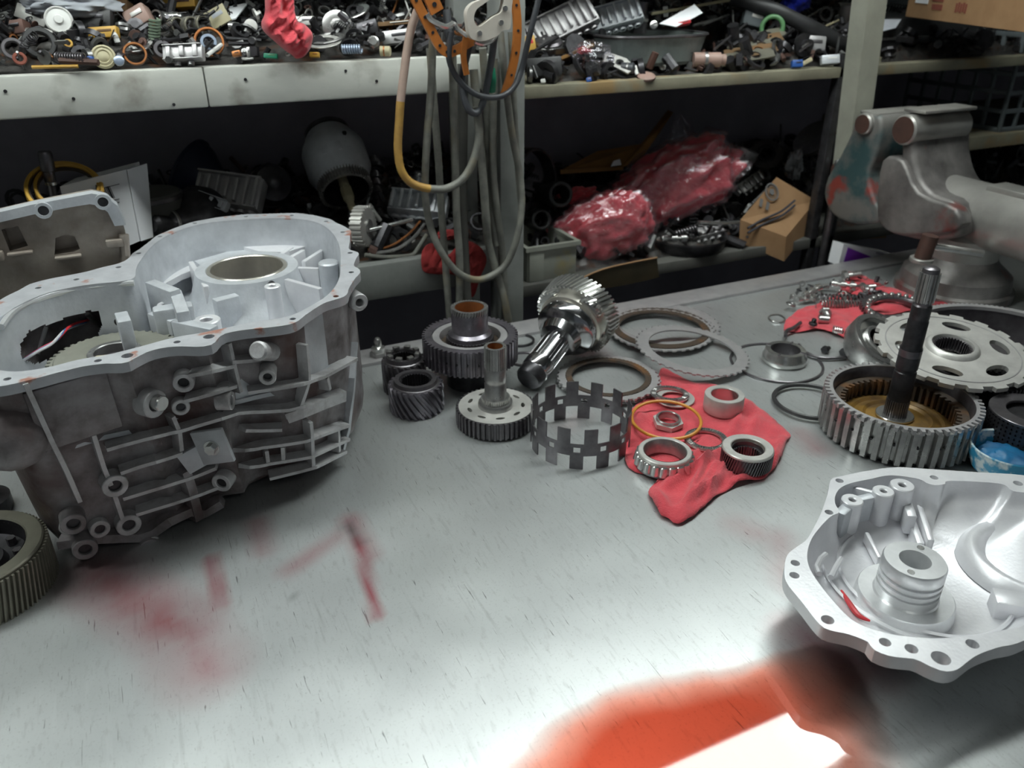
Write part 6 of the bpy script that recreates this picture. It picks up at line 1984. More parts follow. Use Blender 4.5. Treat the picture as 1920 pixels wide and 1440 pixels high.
# red rag hanging over the shelf front
def hanging_rag(px_pts, Y, label, m, seed, thick=0.012, name='hanging_rag', amp=0.008):
    P = [S(x, y, Y) for x, y in px_pts]
    c = sum(P, Vector((0, 0, 0))) / len(P)
    loop = resample(spline(P, 5, True), 150)
    b = MB()
    rings = 34
    for side in (0, 1):
        base = len(b.v)
        b.v.append((0, -thick if side == 0 else 0, 0))
        for r_ in range(1, rings + 1):
            t_ = r_ / rings
            for q in loop:
                w_ = c.lerp(q, t_)
                h = noise.noise(Vector((w_.x * 34 + w_.z * 20, w_.z * 14, seed))) + abs(noise.noise(Vector((w_.x * 55, w_.z * 40, seed + 4)))) * 0.9 - abs(noise.noise(Vector((w_.x * 90 - w_.z * 60, w_.z * 70, seed + 8)))) * 0.7
                bul = thick * math.sqrt(max(0, 1 - t_ ** 4)) + amp * h * (1 - 0.5 * t_)
                b.v.append((w_.x - c.x, -max(0.001, bul) if side == 0 else 0.0, w_.z - c.z))
        n = len(loop)
        fs = [(base, base + 1 + i, base + 1 + (i + 1) % n) for i in range(n)]
        for r_ in range(rings - 1):
            for i in range(n):
                j = (i + 1) % n
                fs.append((base + 1 + r_ * n + i, base + 1 + (r_ + 1) * n + i, base + 1 + (r_ + 1) * n + j, base + 1 + r_ * n + j))
        b.f += fs
    n = len(loop)
    k0 = 1 + (rings - 1) * n
    k1 = k0 + 1 + rings * n
    for i in range(n):
        j = (i + 1) % n
        b.f.append((k0 + i, k0 + j, k1 + j, k1 + i))
    return tag(b.build(name, m, None, loc=c, smooth=60), label, 'rag')
hanging_rag([(792, 470), (806, 456), (824, 462), (840, 478), (866, 452), (890, 456), (906, 470), (912, 490), (900, 520), (890, 552), (880, 555), (866, 530), (850, 515), (800, 512), (790, 495)], SY - 0.002, 'red rag hanging over the shelf edge behind the hoses', 'cloth_dull', 2.0, 0.008, amp=0.010)
lump('rag_wad', 0.014, 6.0, 'cloth_dull', S(842, 440, 1.27), (1.4, 0.8, 0.6), 'small wad of red rag on the shelf behind the hoses', 'rag')

# ================================================================== lower right shelf
mound(988, 1560, Z_LR, 0.30, 'packed bed of dark scrap on the lower right shelf', 2.0)
scrap(260, heap_box(985, 1560, SY + 0.03, SY + SD - 0.03, Z_LR, 0.30), 'black_steel', 'heap of dark oily scrap parts on the lower right shelf', 21, 0.008, 0.026)
scrap(90, heap_box(1160, 1560, SY + 0.03, SY + SD - 0.03, Z_LR, 0.36), 'scrap_grey', 'grey steel scrap bits mixed into the lower right heap', 22, 0.006, 0.02)
p = S(995, 345, 1.40)
ringthing(p, (FW * -0.6 + RT * 0.75 + UP * 0.1), 0.068, 0.062, 0.03, 'black_steel', 'large dark toothed ring standing on edge behind the post', 'standing_ring', 'ring', 'dark_steel')
for (x, y, r_, lab) in ((1048, 364, 24, 'upper black rubber elbow beside the red bag'), (1012, 412, 19, 'lower black rubber elbow above the grey bin')):
    p = S(x, y, 1.36)
    k = mp(p)
    t = thing('rubber_elbow', lab, 'pipe elbow', p, along(facing(p) + RT * 0.4))
    MB().ring(r_ * k, r_ * k * 0.72, -0.03, 0.012, 28, bev=0.002).build('mouth', 'rubber', t)
    MB().lathe([(r_ * k * 0.95, -0.03), (r_ * k * 0.8, -0.05), (r_ * k * 0.8, -0.07), (0, -0.07)], 28).build('sleeve', 'rubber', t)
lump('rag_wad', 0.030, 8.0, 'cloth_red', S(1085, 368, 1.40), (1.5, 0.7, 0.5), 'loose red rag poking out left of the wrapped rags', 'rag', 0.5)
# bag of rags
q1, q2 = S(1128, 428, 1.33), S(1262, 345, 1.38)
k1, k2 = mp(q1), mp(q2)
bag = thing('rag_bundle', 'clear plastic bag stuffed with folded red rags', 'bag', (q1 + q2) / 2 - UP * 0.05)
BO = bag.location
def blob(c, rx, ry, rz, rollv, seed, m, name, amp, freq, sub=5, grow=1.0):
    bm = bmesh.new()
    bmesh.ops.create_icosphere(bm, subdivisions=sub, radius=1)
    q = face_quat(-FW, rollv)
    for v in bm.verts:
        co = v.co.copy()
        # squarer silhouette
        co = Vector((math.copysign(abs(co.x) ** 0.8, co.x), math.copysign(abs(co.y) ** 0.8, co.y), co.z))
        n = noise.fractal(co * freq + Vector((seed, 0, seed)), 0.9, 2.0, 5)
        cr = abs(noise.noise(co * freq * 1.7 + Vector((0, seed, 3))))
        co *= grow * (1 + amp * n * 0.5 - amp * (0.25 - cr))
        v.co = Vector((co.x * rx, co.y * ry, co.z * rz))
    return MB().bm(bm, TM(c - BO, q)).build(name, m, bag, smooth=65)
blob(q1, 92 * k1, 60 * k1, 0.045, R(22), 1.0, 'cloth_red', 'folded_rags', 0.22, 2.2)
blob(q2, 118 * k2, 66 * k2, 0.055, R(26), 4.0, 'cloth_red', 'folded_rags', 0.24, 2.2)
blob(q1, 96 * k1, 64 * k1, 0.050, R(22), 1.0, 'clear_film', 'plastic_wrap', 0.22, 2.2, 5, 1.03)
blob(q2, 122 * k2, 72 * k2, 0.061, R(26), 4.0, 'clear_film', 'plastic_wrap', 0.24, 2.2, 5, 1.03)
A = S(1275, 290, 1.39) - BO
B_ = S(1268, 212, 1.42) - BO
C_ = S(1345, 300, 1.38) - BO
D_ = S(1215, 320, 1.39) - BO
tl = []
for i in range(9):
    t_ = i / 8
    a_, c_ = D_.lerp(B_ - RT * 0.006, t_), C_.lerp(B_ + RT * 0.010, t_)
    row = []
    for j in range(13):
        s_ = j / 12
        w_ = a_.lerp(c_, s_)
        row.append(w_ + FW * 0.018 * math.sin(s_ * 14 + t_ * 3) * (1 - 0.6 * t_) - FW * 0.02 * math.sin(PI * s_))
    tl.append(row)
o = MB().loft(tl, closed=False).build('gathered_neck', 'clear_film', bag, smooth=60)
# brown cardboard flaps behind the bag
mat('cardboard_amber', (0.30, 0.15, 0.04), (0.20, 0.10, 0.03), 0, 0.75, 14, 0.1)
def sheet(P, th, m, name, label, cat):
    o0 = P[0].copy()
    n_ = (P[1] - P[0]).cross(P[2] - P[0]).normalized() * th
    vs = [p - o0 for p in P] + [p - o0 + n_ for p in P]
    n = len(P)
    fs = [tuple(range(n)), tuple(range(2 * n - 1, n - 1, -1))] + [(i, i + n, (i + 1) % n + n, (i + 1) % n) for i in range(n)]
    return tag(MB().add(vs, fs).build(name, m, None, loc=o0, smooth=0), label, cat)
t = thing('open_carton', 'open amber cardboard carton tilted at the back of the shelf', 'box', S(1060, 318, 1.50))
OO = t.location
def cb(P, m, name, th=0.003):
    P = [p - OO for p in P]
    n_ = (P[1] - P[0]).cross(P[2] - P[0]).normalized() * th
    vs = P + [p + n_ for p in P]
    n = len(P)
    MB().add(vs, [tuple(range(n)), tuple(range(2 * n - 1, n - 1, -1))] + [(i, i + n, (i + 1) % n + n, (i + 1) % n) for i in range(n)]).build(name, m, t, smooth=0)
cb([S(1050, 322, 1.49), S(1170, 312, 1.47), S(1215, 270, 1.52), S(1120, 285, 1.56)], 'cardboard_amber', 'floor_panel')
cb([S(1168, 314, 1.468), S(1200, 302, 1.46), S(1262, 212, 1.50), S(1252, 208, 1.53), S(1215, 268, 1.52)], 'cardboard_amber', 'side_panel')
cb([S(1050, 326, 1.488), S(1168, 318, 1.468), S(1168, 312, 1.468), S(1050, 318, 1.488)], 'cardboard_amber', 'front_edge')
cb([S(1145, 312, 1.465), S(1165, 309, 1.463), S(1162, 298, 1.463), S(1150, 302, 1.465)], 'paper', 'paper_scrap', 0.001)
# grey plastic bin
p = S(985, 532, SY + 0.0); p1 = S(1085, 520, SY + 0.0)
x0, x1 = p.x + 0.012, p1.x
zt = S(1040, 458, SY + 0.01).z
t = thing('plastic_bin', 'dirty grey plastic bin with yellow stains beside the post', 'bin', ((x0 + x1) / 2, SY + 0.08, Z_LR))
w_, h_, d_ = x1 - x0, zt - Z_LR, 0.13
for nm, sx, sy, cx, cy in (('front_wall', w_, 0.003, 0, -d_ / 2), ('rear_wall', w_, 0.003, 0, d_ / 2), ('side_wall', 0.003, d_, -w_ / 2, 0), ('side_wall', 0.003, d_, w_ / 2, 0)):
    MB().box(sx, sy, h_, (cx, cy, h_ / 2), bev=0.001).build(nm, 'plastic_grey', t)
MB().box(w_, d_, 0.003, (0, 0, 0.002)).build('bottom', 'plastic_grey', t)
MB().plate([(-w_ / 2 - 0.007, -d_ / 2 - 0.007), (w_ / 2 + 0.007, -d_ / 2 - 0.007), (w_ / 2 + 0.007, d_ / 2 + 0.007), (-w_ / 2 - 0.007, d_ / 2 + 0.007)], [[(-w_ / 2 + 0.002, -d_ / 2 + 0.002), (w_ / 2 - 0.002, -d_ / 2 + 0.002), (w_ / 2 - 0.002, d_ / 2 - 0.002), (-w_ / 2 + 0.002, d_ / 2 - 0.002)]], h_ - 0.008, h_).build('rim', 'plastic_grey', t)
MB().box(w_ * 0.30, 0.004, h_ * 0.96, (-w_ * 0.34, -d_ / 2 - 0.003, h_ * 0.48), bev=0.0015).build('corner_rib', 'plastic_grey', t)
# curved brown card at the bin's right, leaning on the shelf edge
mat('card_olive', (0.085, 0.065, 0.035), (0.05, 0.042, 0.025), 0, 0.6, 14, 0.1)
t = thing('bent_card', 'curved brown card sticking out over the shelf edge', 'cardboard', S(1100, 520, SY))
L1 = [S(x, y, SY - 0.012) - t.location for x, y in ((1092, 522), (1130, 506), (1180, 494), (1232, 484))]
L2 = [S(x, y, SY - 0.006) - t.location for x, y in ((1096, 545), (1132, 541), (1180, 533), (1236, 520))]
MB().loft([spline(L1, 5), spline(L2, 5), [v + Vector((0, 0.003, 0)) for v in spline(L2, 5)], [v + Vector((0, 0.003, 0)) for v in spline(L1, 5)]], closed=False).build('card_sheet', 'card_olive', t)
MB().tube(spline([v + UP * 0.001 for v in L1], 5), 0.0018, 6).build('rolled_edge', 'cardboard', t)
# round pan full of oily parts
p = S(1285, 462, 1.32)
t = thing('oil_pan', 'round black pan holding oily parts below the bag', 'pan', Vector((p.x, p.y, Z_LR)))
k = mp(p)
rp2 = 72 * k
MB().lathe([(0, 0.002), (rp2 * 0.9, 0.002), (rp2 * 0.97, 0.012), (rp2, 0.026), (rp2 * 1.02, 0.027), (rp2 * 1.02, 0.024), (rp2 * 0.99, 0.010), (rp2 * 0.92, 0.0), (0, 0.0)], 48).build('dish', 'black_steel', t)
MB().lathe([(rp2 * 1.0, 0.026), (rp2 * 1.04, 0.028), (rp2 * 1.03, 0.024)], 48).build('rolled_lip', 'dark_steel', t)
arcpart([(1310, 418), (1350, 420), (1392, 417)], (1.30, 1.30, 1.30), 0.0055, 'bright_steel', 'bright valve rod lying across the round pan', 'valve_rod', 'rod')
valve_body(S(1322, 438, 1.32), face_quat(UP * 0.8 - FW * 0.5, R(18)), (0.08, 0.03, 0.03), 'plate_steel', 'oily valve casting lying in the round pan', 8)
spool(S(1240, 448, 1.30), RT + FW * 0.1, 0.007, 0.06, 'steel', 'grey valve spool in the left of the round pan')
coil(S(1262, 440, 1.32), RT + UP * 0.3, 0.007, 0.0015, 9, 0.05, 'dark_steel', 'dark spring lying in the round pan')
bolt(S(1340, 398, 1.34), RT * -0.9 + UP * 0.3, 0.007, 0.055, 'dark_steel', 'dark bolt leaning on the lower edge of the bag')
# cardboard box with seal
cp = [(1392, 404), (1456, 332), (1530, 378), (1528, 440), (1470, 490)]
t = thing('cardboard_box', 'crushed cardboard box printed with a round seal and stripes', 'box', S(1460, 420, 1.31))
OO = t.location
b0 = [S(1388, 412, 1.27) - OO, S(1456, 332, 1.305) - OO, S(1530, 376, 1.285) - OO, S(1474, 444, 1.236) - OO]
dp = (S(1470, 490, 1.236) - OO) - b0[3]
dq = Vector((0.0, 0.05, -0.05))
lowv = [b0[0] + dp * 0.9, b0[1] + dp, b0[2] + dp, b0[3] + dp]
MB().add(b0 + lowv, [(0, 1, 2, 3), (7, 6, 5, 4), (0, 3, 7, 4), (3, 2, 6, 7), (2, 1, 5, 6), (1, 0, 4, 5)]).build('box_shell', 'cardboard', t, smooth=0)
nb = (b0[1] - b0[0]).cross(b0[3] - b0[0]).normalized()
if nb.dot(FW) > 0: nb = -nb
ub = (b0[2] - b0[1]).normalized(); wb = nb.cross(ub)
Xb = Matrix((ub, wb, nb)).transposed().to_4x4()
def face_pt(x, y):
    d_ = ray(x, y); n0 = b0[0] + OO
    return CAM + d_ * ((n0 - CAM).dot(nb) / d_.dot(nb)) - OO
c_ = face_pt(1447, 360)
kk = mp(c_ + OO)
MB().ring(17 * kk, 14 * kk, 0.0004, 0.0012, 40, Matrix.Translation(c_) @ Xb).build('seal_print', 'ink_blue', t)
MB().ring(11.5 * kk, 10.5 * kk, 0.0004, 0.0012, 32, Matrix.Translation(c_) @ Xb).build('seal_print', 'ink_blue', t)
MB().cyl(7 * kk, 0.0003, 0.001, 5, Matrix.Translation(c_) @ Xb).build('seal_print', 'ink_blue', t)
for dx in (-12, 8):
    e_ = face_pt(1434 + dx * 0.6, 384 + dx * 0.3)
    MB().box(7 * kk, 16 * kk, 0.0008, (0, 0, 0.0006), Matrix.Translation(e_) @ Xb).build('ribbon_print', 'ink_blue', t)
for off in (0, 9):
    L_ = [face_pt(x, y + off) for x, y in ((1402, 428), (1430, 412), (1465, 396), (1490, 376))]
    MB().tube([q + nb * 0.0005 for q in spline(L_, 5)], 2.2 * kk, 6).build('stripe_print', 'ink', t)
# metal cans, gear, bright disc, blue foil and pipes right of the bag
for (x, y, r_, h_, m, lab) in ((1375, 315, 24, 0.03, 'dark_steel', 'dull stacked ring canister right of the bag'), (1388, 300, 20, 0.05, 'plate_steel', 'grey square topped canister behind the bag end')):
    p = S(x, y, 1.45)
    k = mp(p)
    stepped(p - UP * h_ * 0.5, UP + RT * 0.35, [(0, 0), (r_ * k, 0), (r_ * k, h_ * 0.4), (r_ * k * 0.92, h_ * 0.45), (r_ * k * 0.92, h_ * 0.55), (r_ * k, h_ * 0.6), (r_ * k, h_), (0, h_)], m, lab, 'canister', 'canister', (r_ * k * 1.02, r_ * k * 0.9, h_ * 0.7, h_ * 0.8, 'steel'))
p = S(1436, 294, 1.48)
t = thing('toothed_hub', 'dark toothed hub standing right of the bag', 'hub', p, along(facing(p) + UP * 0.7))
MB().gear(0.040, 0.037, 36, -0.02, 0.012, 0.018).build('toothed_body', 'dark_steel', t, smooth=25)
MB().ring(0.022, 0.014, 0.008, 0.018, 28, bev=0.002).build('hub', 'black_steel', t)
p = S(1528, 262, 1.50)
t = thing('bright_disc', 'shiny thin disc seen edge-on near the leaning post', 'disc', p, along(RT * -0.62 + UP * 0.70 - FW * 0.3))
MB().lathe([(0, 0), (0.012, 0), (0.05, 0.004), (0.052, 0.006), (0.052, 0.009), (0.02, 0.006), (0, 0.006)], 48).build('dished_plate', 'bright_steel', t)
MB().ring(0.0535, 0.049, 0.002, 0.005, 48).build('rim', 'steel', t)
lump('foil_wad', 0.026, 11.0, 'cast', S(1490, 310, 1.42), (0.7, 0.7, 1.3), 'crumpled silvery blue foil packet behind the cardboard box', 'foil', 0.5)
valve_body(S(1405, 345, 1.42), face_quat(UP * 0.5 - FW * 0.8, R(35)), (0.07, 0.025, 0.03), 'steel', 'grey casting wedged between the bag and the box', 9)
arcpart([(1392, 402), (1420, 372), (1452, 340)], (1.36, 1.36, 1.36), 0.004, 'steel', 'steel rod resting between bag and cardboard box', 'steel_rod', 'rod')
# things glimpsed behind the vise
t, P = carton([(1588, 428), (1660, 424), (1662, 446), (1590, 450)], (1.36, 1.36, 1.36, 1.36), (0, 0.06, 0), 'cardboard', 'brown cardboard box glimpsed below the outer vise jaw')
MB().box(0.04, 0.001, 0.006, ((P[1] - P[0]).x * 0.5, -0.001, -0.012)).build('tape_strip', 'cardboard_dark', t)
t, P = carton([(1582, 458), (1672, 476), (1668, 502), (1572, 498)], (1.172, 1.172, 1.172, 1.172), (0, 0.03, 0), 'paper', 'white leaflet box with a purple wedge behind the bench')
pw = [S(x, y, 1.1708) - P[0] for x, y in ((1590, 464), (1580, 497), (1650, 488))]
MB().add(pw + [v + Vector((0, -0.0006, 0)) for v in pw], [(0, 1, 2), (5, 4, 3), (0, 3, 4, 1), (1, 4, 5, 2), (2, 5, 3, 0)]).build('purple_wedge', 'purple', t, smooth=0)
for i in range(6):
    c_ = S(1644 + i * 3, 474 + i * 0.7, 1.1705) - P[0]
    MB().box(0.0016, 0.0006, 0.004, c_).build('print_mark', 'purple_print', t, smooth=0)

# ================================================================== upper left shelf
ULS = 0.34
mound(-160, 925, Z_UL, ULS, 'packed bed of dark scrap on the upper left shelf', 3.0)
scrap(700, heap_box(-150, 925, SY + 0.02, SY + SD - 0.02, Z_UL, ULS, 0.0, 0.012), 'black_steel', 'heap of dark oily small parts on the upper left shelf', 31, 0.005, 0.016)
scrap(300, heap_box(-150, 925, SY + 0.02, SY + SD - 0.02, Z_UL, ULS, 0.0, 0.016), 'scrap_grey', 'grey steel bits scattered through the upper left heap', 32, 0.004, 0.012)
scrap(90, heap_box(-150, 925, SY + 0.01, SY + SD - 0.02, Z_UL, ULS, 0.0, 0.016), 'rust', 'rusty bits scattered through the upper left heap', 33, 0.004, 0.010)
scrap(50, heap_box(-150, 925, SY + 0.01, SY + SD - 0.06, Z_UL, ULS, 0.0, 0.018), 'pale_steel', 'pale bits scattered through the upper left heap', 34, 0.004, 0.011)
scrap(26, heap_box(-150, 925, SY + 0.01, SY + SD - 0.06, Z_UL, ULS, 0.0, 0.018), 'copper', 'copper bits scattered through the upper left heap', 35, 0.004, 0.011)
def UL(px, py, lift=0.012):
    p = HP(px, py, Z_UL, ULS, lift)
    if p.y > SY + SD - 0.03:
        p = S(px, py, SY + SD - 0.03)
    if p.y < SY + 0.01:
        p = S(px, py, SY + 0.01)
    return p
def place_lathe(px, py, dirv, prof_px, m, label, cat, name, extra=None, pos=UL, lift=0.012):
    p = pos(px, py, lift)
    k = mp(p)
    pr = [(a * k, b_ * k) for a, b_ in prof_px]
    ex = None
    if extra:
        ex = (extra[0] * k, extra[1] * k, extra[2] * k, extra[3] * k, extra[4])
    d_ = dirv if dirv != 'cam' else facing(p, 0.25)
    return stepped(p, d_, pr, m, label, cat, name, ex)
def place_ring(px, py, r, ri, h, dirv, m, label, pos=UL, lift=0.012, name='metal_ring', cat='ring', m2=None):
    p = pos(px, py, lift)
    k = mp(p)
    d_ = dirv if dirv != 'cam' else facing(p, 0.35)
    return ringthing(p, d_, r * k, ri * k, h * k, m, label, name, cat, m2)
def place_box(px, py, sx, sy, sz, roll, m, label, name, cat, pos=UL, lift=0.012, part='edge_strip', m2='dark_steel', nrm=None):
    p = pos(px, py, lift)
    k = mp(p)
    t = thing(name, label, cat, p, face_quat(nrm or (UP * 0.35 - FW), roll))
    MB().box(sx * k, sy * k, sz * k, bev=min(sx, sy, sz) * k * 0.12).build('body', m, t)
    MB().box(sx * k * 0.5, sy * k * 0.22, sz * k * 0.1, (sx * k * 0.08, sy * k * 0.12, sz * k * 0.5), bev=0.0003).build(part, m2, t)
    return t
place_lathe(110, 37, 'cam', [(0, -8), (24, -8), (25, -3), (24, 1), (21, 3), (20, 1), (9, 2), (7, 6), (0, 6)], 'white_plastic', 'pale round cap facing out at the far left', 'cap', 'dust_cover', (23, 21, 0, 3, 'pale_steel'), lift=0.022)
place_box(62, 30, 60, 26, 16, R(-20), 'pale_steel', 'grey cast arm beside the pale round cap', 'selector_lever', 'lever')
lump('plastic_bag', 0.034, 14.0, 'paper_grey', UL(140, 8, 0.03), (1.7, 0.6, 0.45), 'pale blue grey plastic bag at the top left', 'bag', 0.35)
place_lathe(60, 62, RT, [(0, -26), (9, -26), (9, 10), (7, 12), (7, 24), (0, 24)], 'bright_steel', 'shiny steel cylinder lying above the black ring', 'cylinder', 'steel_cylinder', (9.6, 8, -10, -4, 'steel'))
place_ring(75, 82, 29, 19, 16, 'cam', 'rubber', 'thick black ring lying at the shelf front left', name='rubber_ring', m2='dark_steel')
place_box(172, 36, 78, 34, 18, R(-3), 'rubber', 'long black box behind the yellow block', 'black_box', 'box', m2='black_steel')
place_box(195, 62, 54, 20, 16, R(4), 'yellow_paint', 'yellow plastic block with notches', 'plastic_block', 'block', m2='cardboard_dark')
place_lathe(217, 70, UP - RT * 0.2, [(0, -9), (5, -9), (5, 5), (3.5, 6), (3.5, 9), (0, 9)], 'white_plastic', 'small white cap on the yellow block', 'cap', 'white_stopper', (5.3, 4, -2, 1, 'pale_steel'))
place_ring(128, 82, 8, 4, 7, 'cam', 'yellow_paint', 'small yellow bush right of the black ring', name='bush', cat='bush')
coil(UL(106, 107), RT - FW * 0.2, 0.0055, 0.0012, 11, 0.042, 'dark_steel', 'dark coil spring at the front left of the shelf')
tag(MB().tube([(0, 0, 0), RT * 0.05 - UP * 0.002], 0.004, 8).build('brown_rod', 'rust', None, loc=UL(112, 114)), 'rusty brown rod in front of the dark coil spring', 'rod')
tag(MB().tube([(0, 0, 0), RT * 0.055 + FW * 0.01], 0.0022, 8).build('thin_stick', 'yellow_paint', None, loc=UL(60, 126, 0.006)), 'thin yellow stick at the very front left', 'stick')
place_lathe(194, 106, 'cam', [(0, -7), (21, -7), (21, 0), (18, 2), (16, 0), (12, 2), (10, 0), (6, 3), (0, 3)], 'cream', 'cream round filter with concentric rings', 'filter', 'round_filter', (21.5, 20, -4, -1, 'cream'))
place_lathe(223, 113, 'cam', [(0, -7), (9, -7), (9, 0), (6, 2), (0, 2)], 'spring_blue', 'small blue grey plug right of the cream filter', 'plug', 'small_plug', (9.4, 7, -4, -2, 'steel'))
place_ring(253, 101, 21, 17, 7, 'cam', 'copper', 'copper ring leaning at the shelf front', name='copper_ring')
place_ring(262, 82, 23, 15, 3, UP - FW * 0.35, 'pale_steel', 'pale thin washer above the copper ring', name='thin_washer', cat='washer')
place_ring(256, 88, 24, 14, 3, UP - FW * 0.3, 'steel', 'grey thin washer just above the copper ring', name='thin_washer', cat='washer')
place_box(170, 110, 10, 8, 8, 0, 'blue_cap', 'tiny blue cap left of the cream filter', 'blue_stopper', 'stopper', m2='blue_cap')
place_box(262, 35, 44, 36, 34, R(28), 'pinkish', 'dusty pink plastic cup tilted on the heap', 'plastic_cup', 'cup', m2='pale_steel')
p = UL(289, 76)
coil(p, UP + RT * 0.25, 9 * mp(p), 0.0018, 7, 38 * mp(p), 'spring_green', 'green grey coil spring standing upright')
place_ring(37, 110, 12, 6, 6, 'cam', 'ink_red', 'dull red washer near the left edge', name='red_washer', cat='washer')
place_lathe(322, 32, RT, [(0, -20), (9, -20), (9, -8), (8, -7), (8, -3), (9, -2), (9, 12), (7, 14), (7, 20), (0, 20)], 'bright_steel', 'bright grooved steel piston near the shelf middle', 'piston', 'piston', (9.6, 8, 2, 5, 'steel'))
for x, y, r_, lab in ((330, 48, 15, 'brown lined bushing left of three rings'), (356, 48, 16, 'olive bushing in the middle of three rings'), (378, 46, 16, 'olive bushing right of three rings')):
    place_ring(x, y, r_, r_ * 0.78, 16, RT - FW * 0.7 + UP * 0.1, 'gear_khaki', lab, name='bushing', cat='bushing', m2='steel')
place_box(407, 33, 44, 34, 6, R(28), 'cream', 'stained cardboard tag standing on the heap', 'card_tag', 'card', m2='paper_grey')
sheet([UL(425, 38), UL(430, 12), UL(466, 4), UL(442, 34)], 0.002, 'paper', 'paper_scrap', 'white torn paper corner beside the stained tag', 'paper')
place_ring(392, 79, 27, 23, 7, 'cam', 'orange', 'orange brown seal ring lying on the heap', name='seal_ring', m2='rust')
place_ring(391, 79, 15, 9, 5, 'cam', 'spring_blue', 'blue grey washer inside the orange ring', name='thin_washer', cat='washer')
a, b_ = UL(388, 104, 0.01), UL(415, 84, 0.01)
tag(MB().tube([(0, 0, 0), b_ - a], 0.0028, 8).build('white_stick', 'white_plastic', None, loc=a), 'white stick leaning in front of the orange ring', 'stick')
valve_body(UL(345, 101), face_quat(UP * 0.5 - FW, R(3)), (0.055, 0.02, 0.022), 'plate_steel', 'small grey casting at the shelf front', 41)
place_lathe(440, 50, RT - UP * 0.1, [(0, -10), (8, -10), (8, 8), (0, 10)], 'bright_steel', 'small bright roller left of the hanging red rag', 'roller', 'small_roller', (8.4, 7, -3, 0, 'steel'))
place_lathe(470, 48, 'cam', [(0, -20), (10, -20), (12, -8), (12, 0), (0, 1)], 'pale_steel', 'pale steel plug touching the red rag', 'plug', 'steel_plug', (12.5, 11, -5, -3, 'steel'))
place_ring(464, 110, 11, 5, 3, UP, 'white_plastic', 'white oval washer at the shelf front edge', lift=0.004, name='white_washer', cat='washer')
place_box(466, 98, 6, 18, 4, 0, 'steel', 'small steel tab standing at the shelf front', 'steel_tab', 'tab')
place_box(444, 101, 16, 10, 10, R(10), 'copper', 'copper coloured lump left of the steel tab', 'copper_block', 'block', m2='rust')
place_box(508, 105, 26, 8, 8, R(-3), 'green_bright', 'bright green plastic chip under the red rag', 'green_chip', 'chip', m2='green_plastic', lift=0.005)
for i, (x, y, dx, dy) in enumerate(((420, 62, 60, -4), (424, 72, 66, 4), (428, 82, 50, 0))):
    a, b_ = UL(x, y), UL(x + dx, y + dy)
    tag(MB().tube([(0, 0, 0), b_ - a], 0.003, 8).build('dark_rod', 'black_steel', None, loc=a), ['upper of three dark rods left of the red rag', 'middle of three dark rods left of the red rag', 'lowest of three dark rods left of the red rag'][i], 'rod')
hanging_rag([(496, -40), (520, -50), (548, -40), (551, 10), (556, 38), (572, 46), (584, 64), (582, 86), (572, 104), (556, 110), (546, 102), (536, 96), (515, 78), (494, 58), (490, 42), (497, 20)], SY + 0.006, 'bright red rag hanging down onto the upper left shelf', 'cloth_red', 3.3, 0.026, amp=0.022)
place_lathe(632, 48, 'cam', [(0, -16), (26, -16), (28, -12), (24, -8), (28, -4), (24, 0), (27, 3), (20, 5), (12, 5), (10, 10), (5, 11), (0, 11)], 'steel', 'grooved silver pulley standing on the heap', 'pulley', 'pulley', (28.5, 26, -5, -3, 'bright_steel'))
place_box(573, 40, 36, 16, 10, R(0), 'pale_steel', 'pale steel bracket right of the red rag', 'bracket', 'bracket')
place_ring(668, 22, 26, 16, 4, UP - FW * 0.4 - RT * 0.3, 'bright_steel', 'bright thin ring at the rear above the pulley', name='thin_ring')
place_ring(604, 78, 36, 24, 2, UP - FW * 0.25, 'pale_steel', 'thin pale gasket ring below the silver pulley', name='gasket_ring', cat='gasket')
place_ring(612, 72, 34, 24, 2, UP - FW * 0.2 - RT * 0.1, 'steel', 'thin grey gasket ring under the silver pulley', name='gasket_ring', cat='gasket')
p = UL(641, 92)
coil(p, RT, 7 * mp(p), 0.0017, 8, 36 * mp(p), 'spring_blue', 'pale blue coil spring at the shelf front')
place_box(745, 70, 56, 24, 16, R(6), 'plate_steel', 'flat steel block with a drilled hole left of the hooks', 'steel_block', 'block', m2='black_steel')
place_lathe(725, 96, RT, [(0, -12), (9, -12), (9, 6), (6, 8), (0, 8)], 'cream', 'dull brass plug below the drilled steel block', 'plug', 'brass_plug', (9.5, 8, -6, -3, 'copper'))
place_box(590, 103, 18, 9, 9, 0, 'yellow_paint', 'small brass piece right of the red rag', 'brass_piece', 'block', m2='copper')
place_box(745, 47, 70, 8, 30, R(5), 'cardboard_dark', 'stack of brown gaskets behind the drilled block', 'gasket_stack', 'gaskets', m2='pale_steel')
place_box(690, 55, 40, 26, 26, R(14), 'black_steel', 'black control box right of the pulley', 'control_box', 'box', m2='dark_steel')
place_lathe(700, 78, 'cam', [(0, -14), (11, -14), (11, -2), (7, 0), (7, 6), (0, 6)], 'steel', 'grey threaded plug beside the black control box', 'plug', 'threaded_plug', (11.5, 10, -8, -5, 'dark_steel'))
place_box(30, 55, 46, 26, 30, R(8), 'rust', 'rusty brown bracket at the left edge', 'bracket', 'bracket', m2='black_steel')
place_ring(25, 92, 20, 13, 10, 'cam', 'dark_steel', 'dark bearing ring at the left edge', name='bearing_ring')
place_ring(305, 92, 16, 9, 5, 'cam', 'dark_steel', 'dark washer left of the small grey casting', name='dark_washer', cat='washer')
place_box(205, 12, 80, 22, 30, R(-4), 'cardboard_dark', 'dark brown card box at the rear left', 'card_box', 'box', m2='wood_dark')
place_box(340, 8, 60, 18, 26, R(3), 'yellow_paint', 'yellow box end at the very rear of the heap', 'yellow_box', 'box', m2='rust')

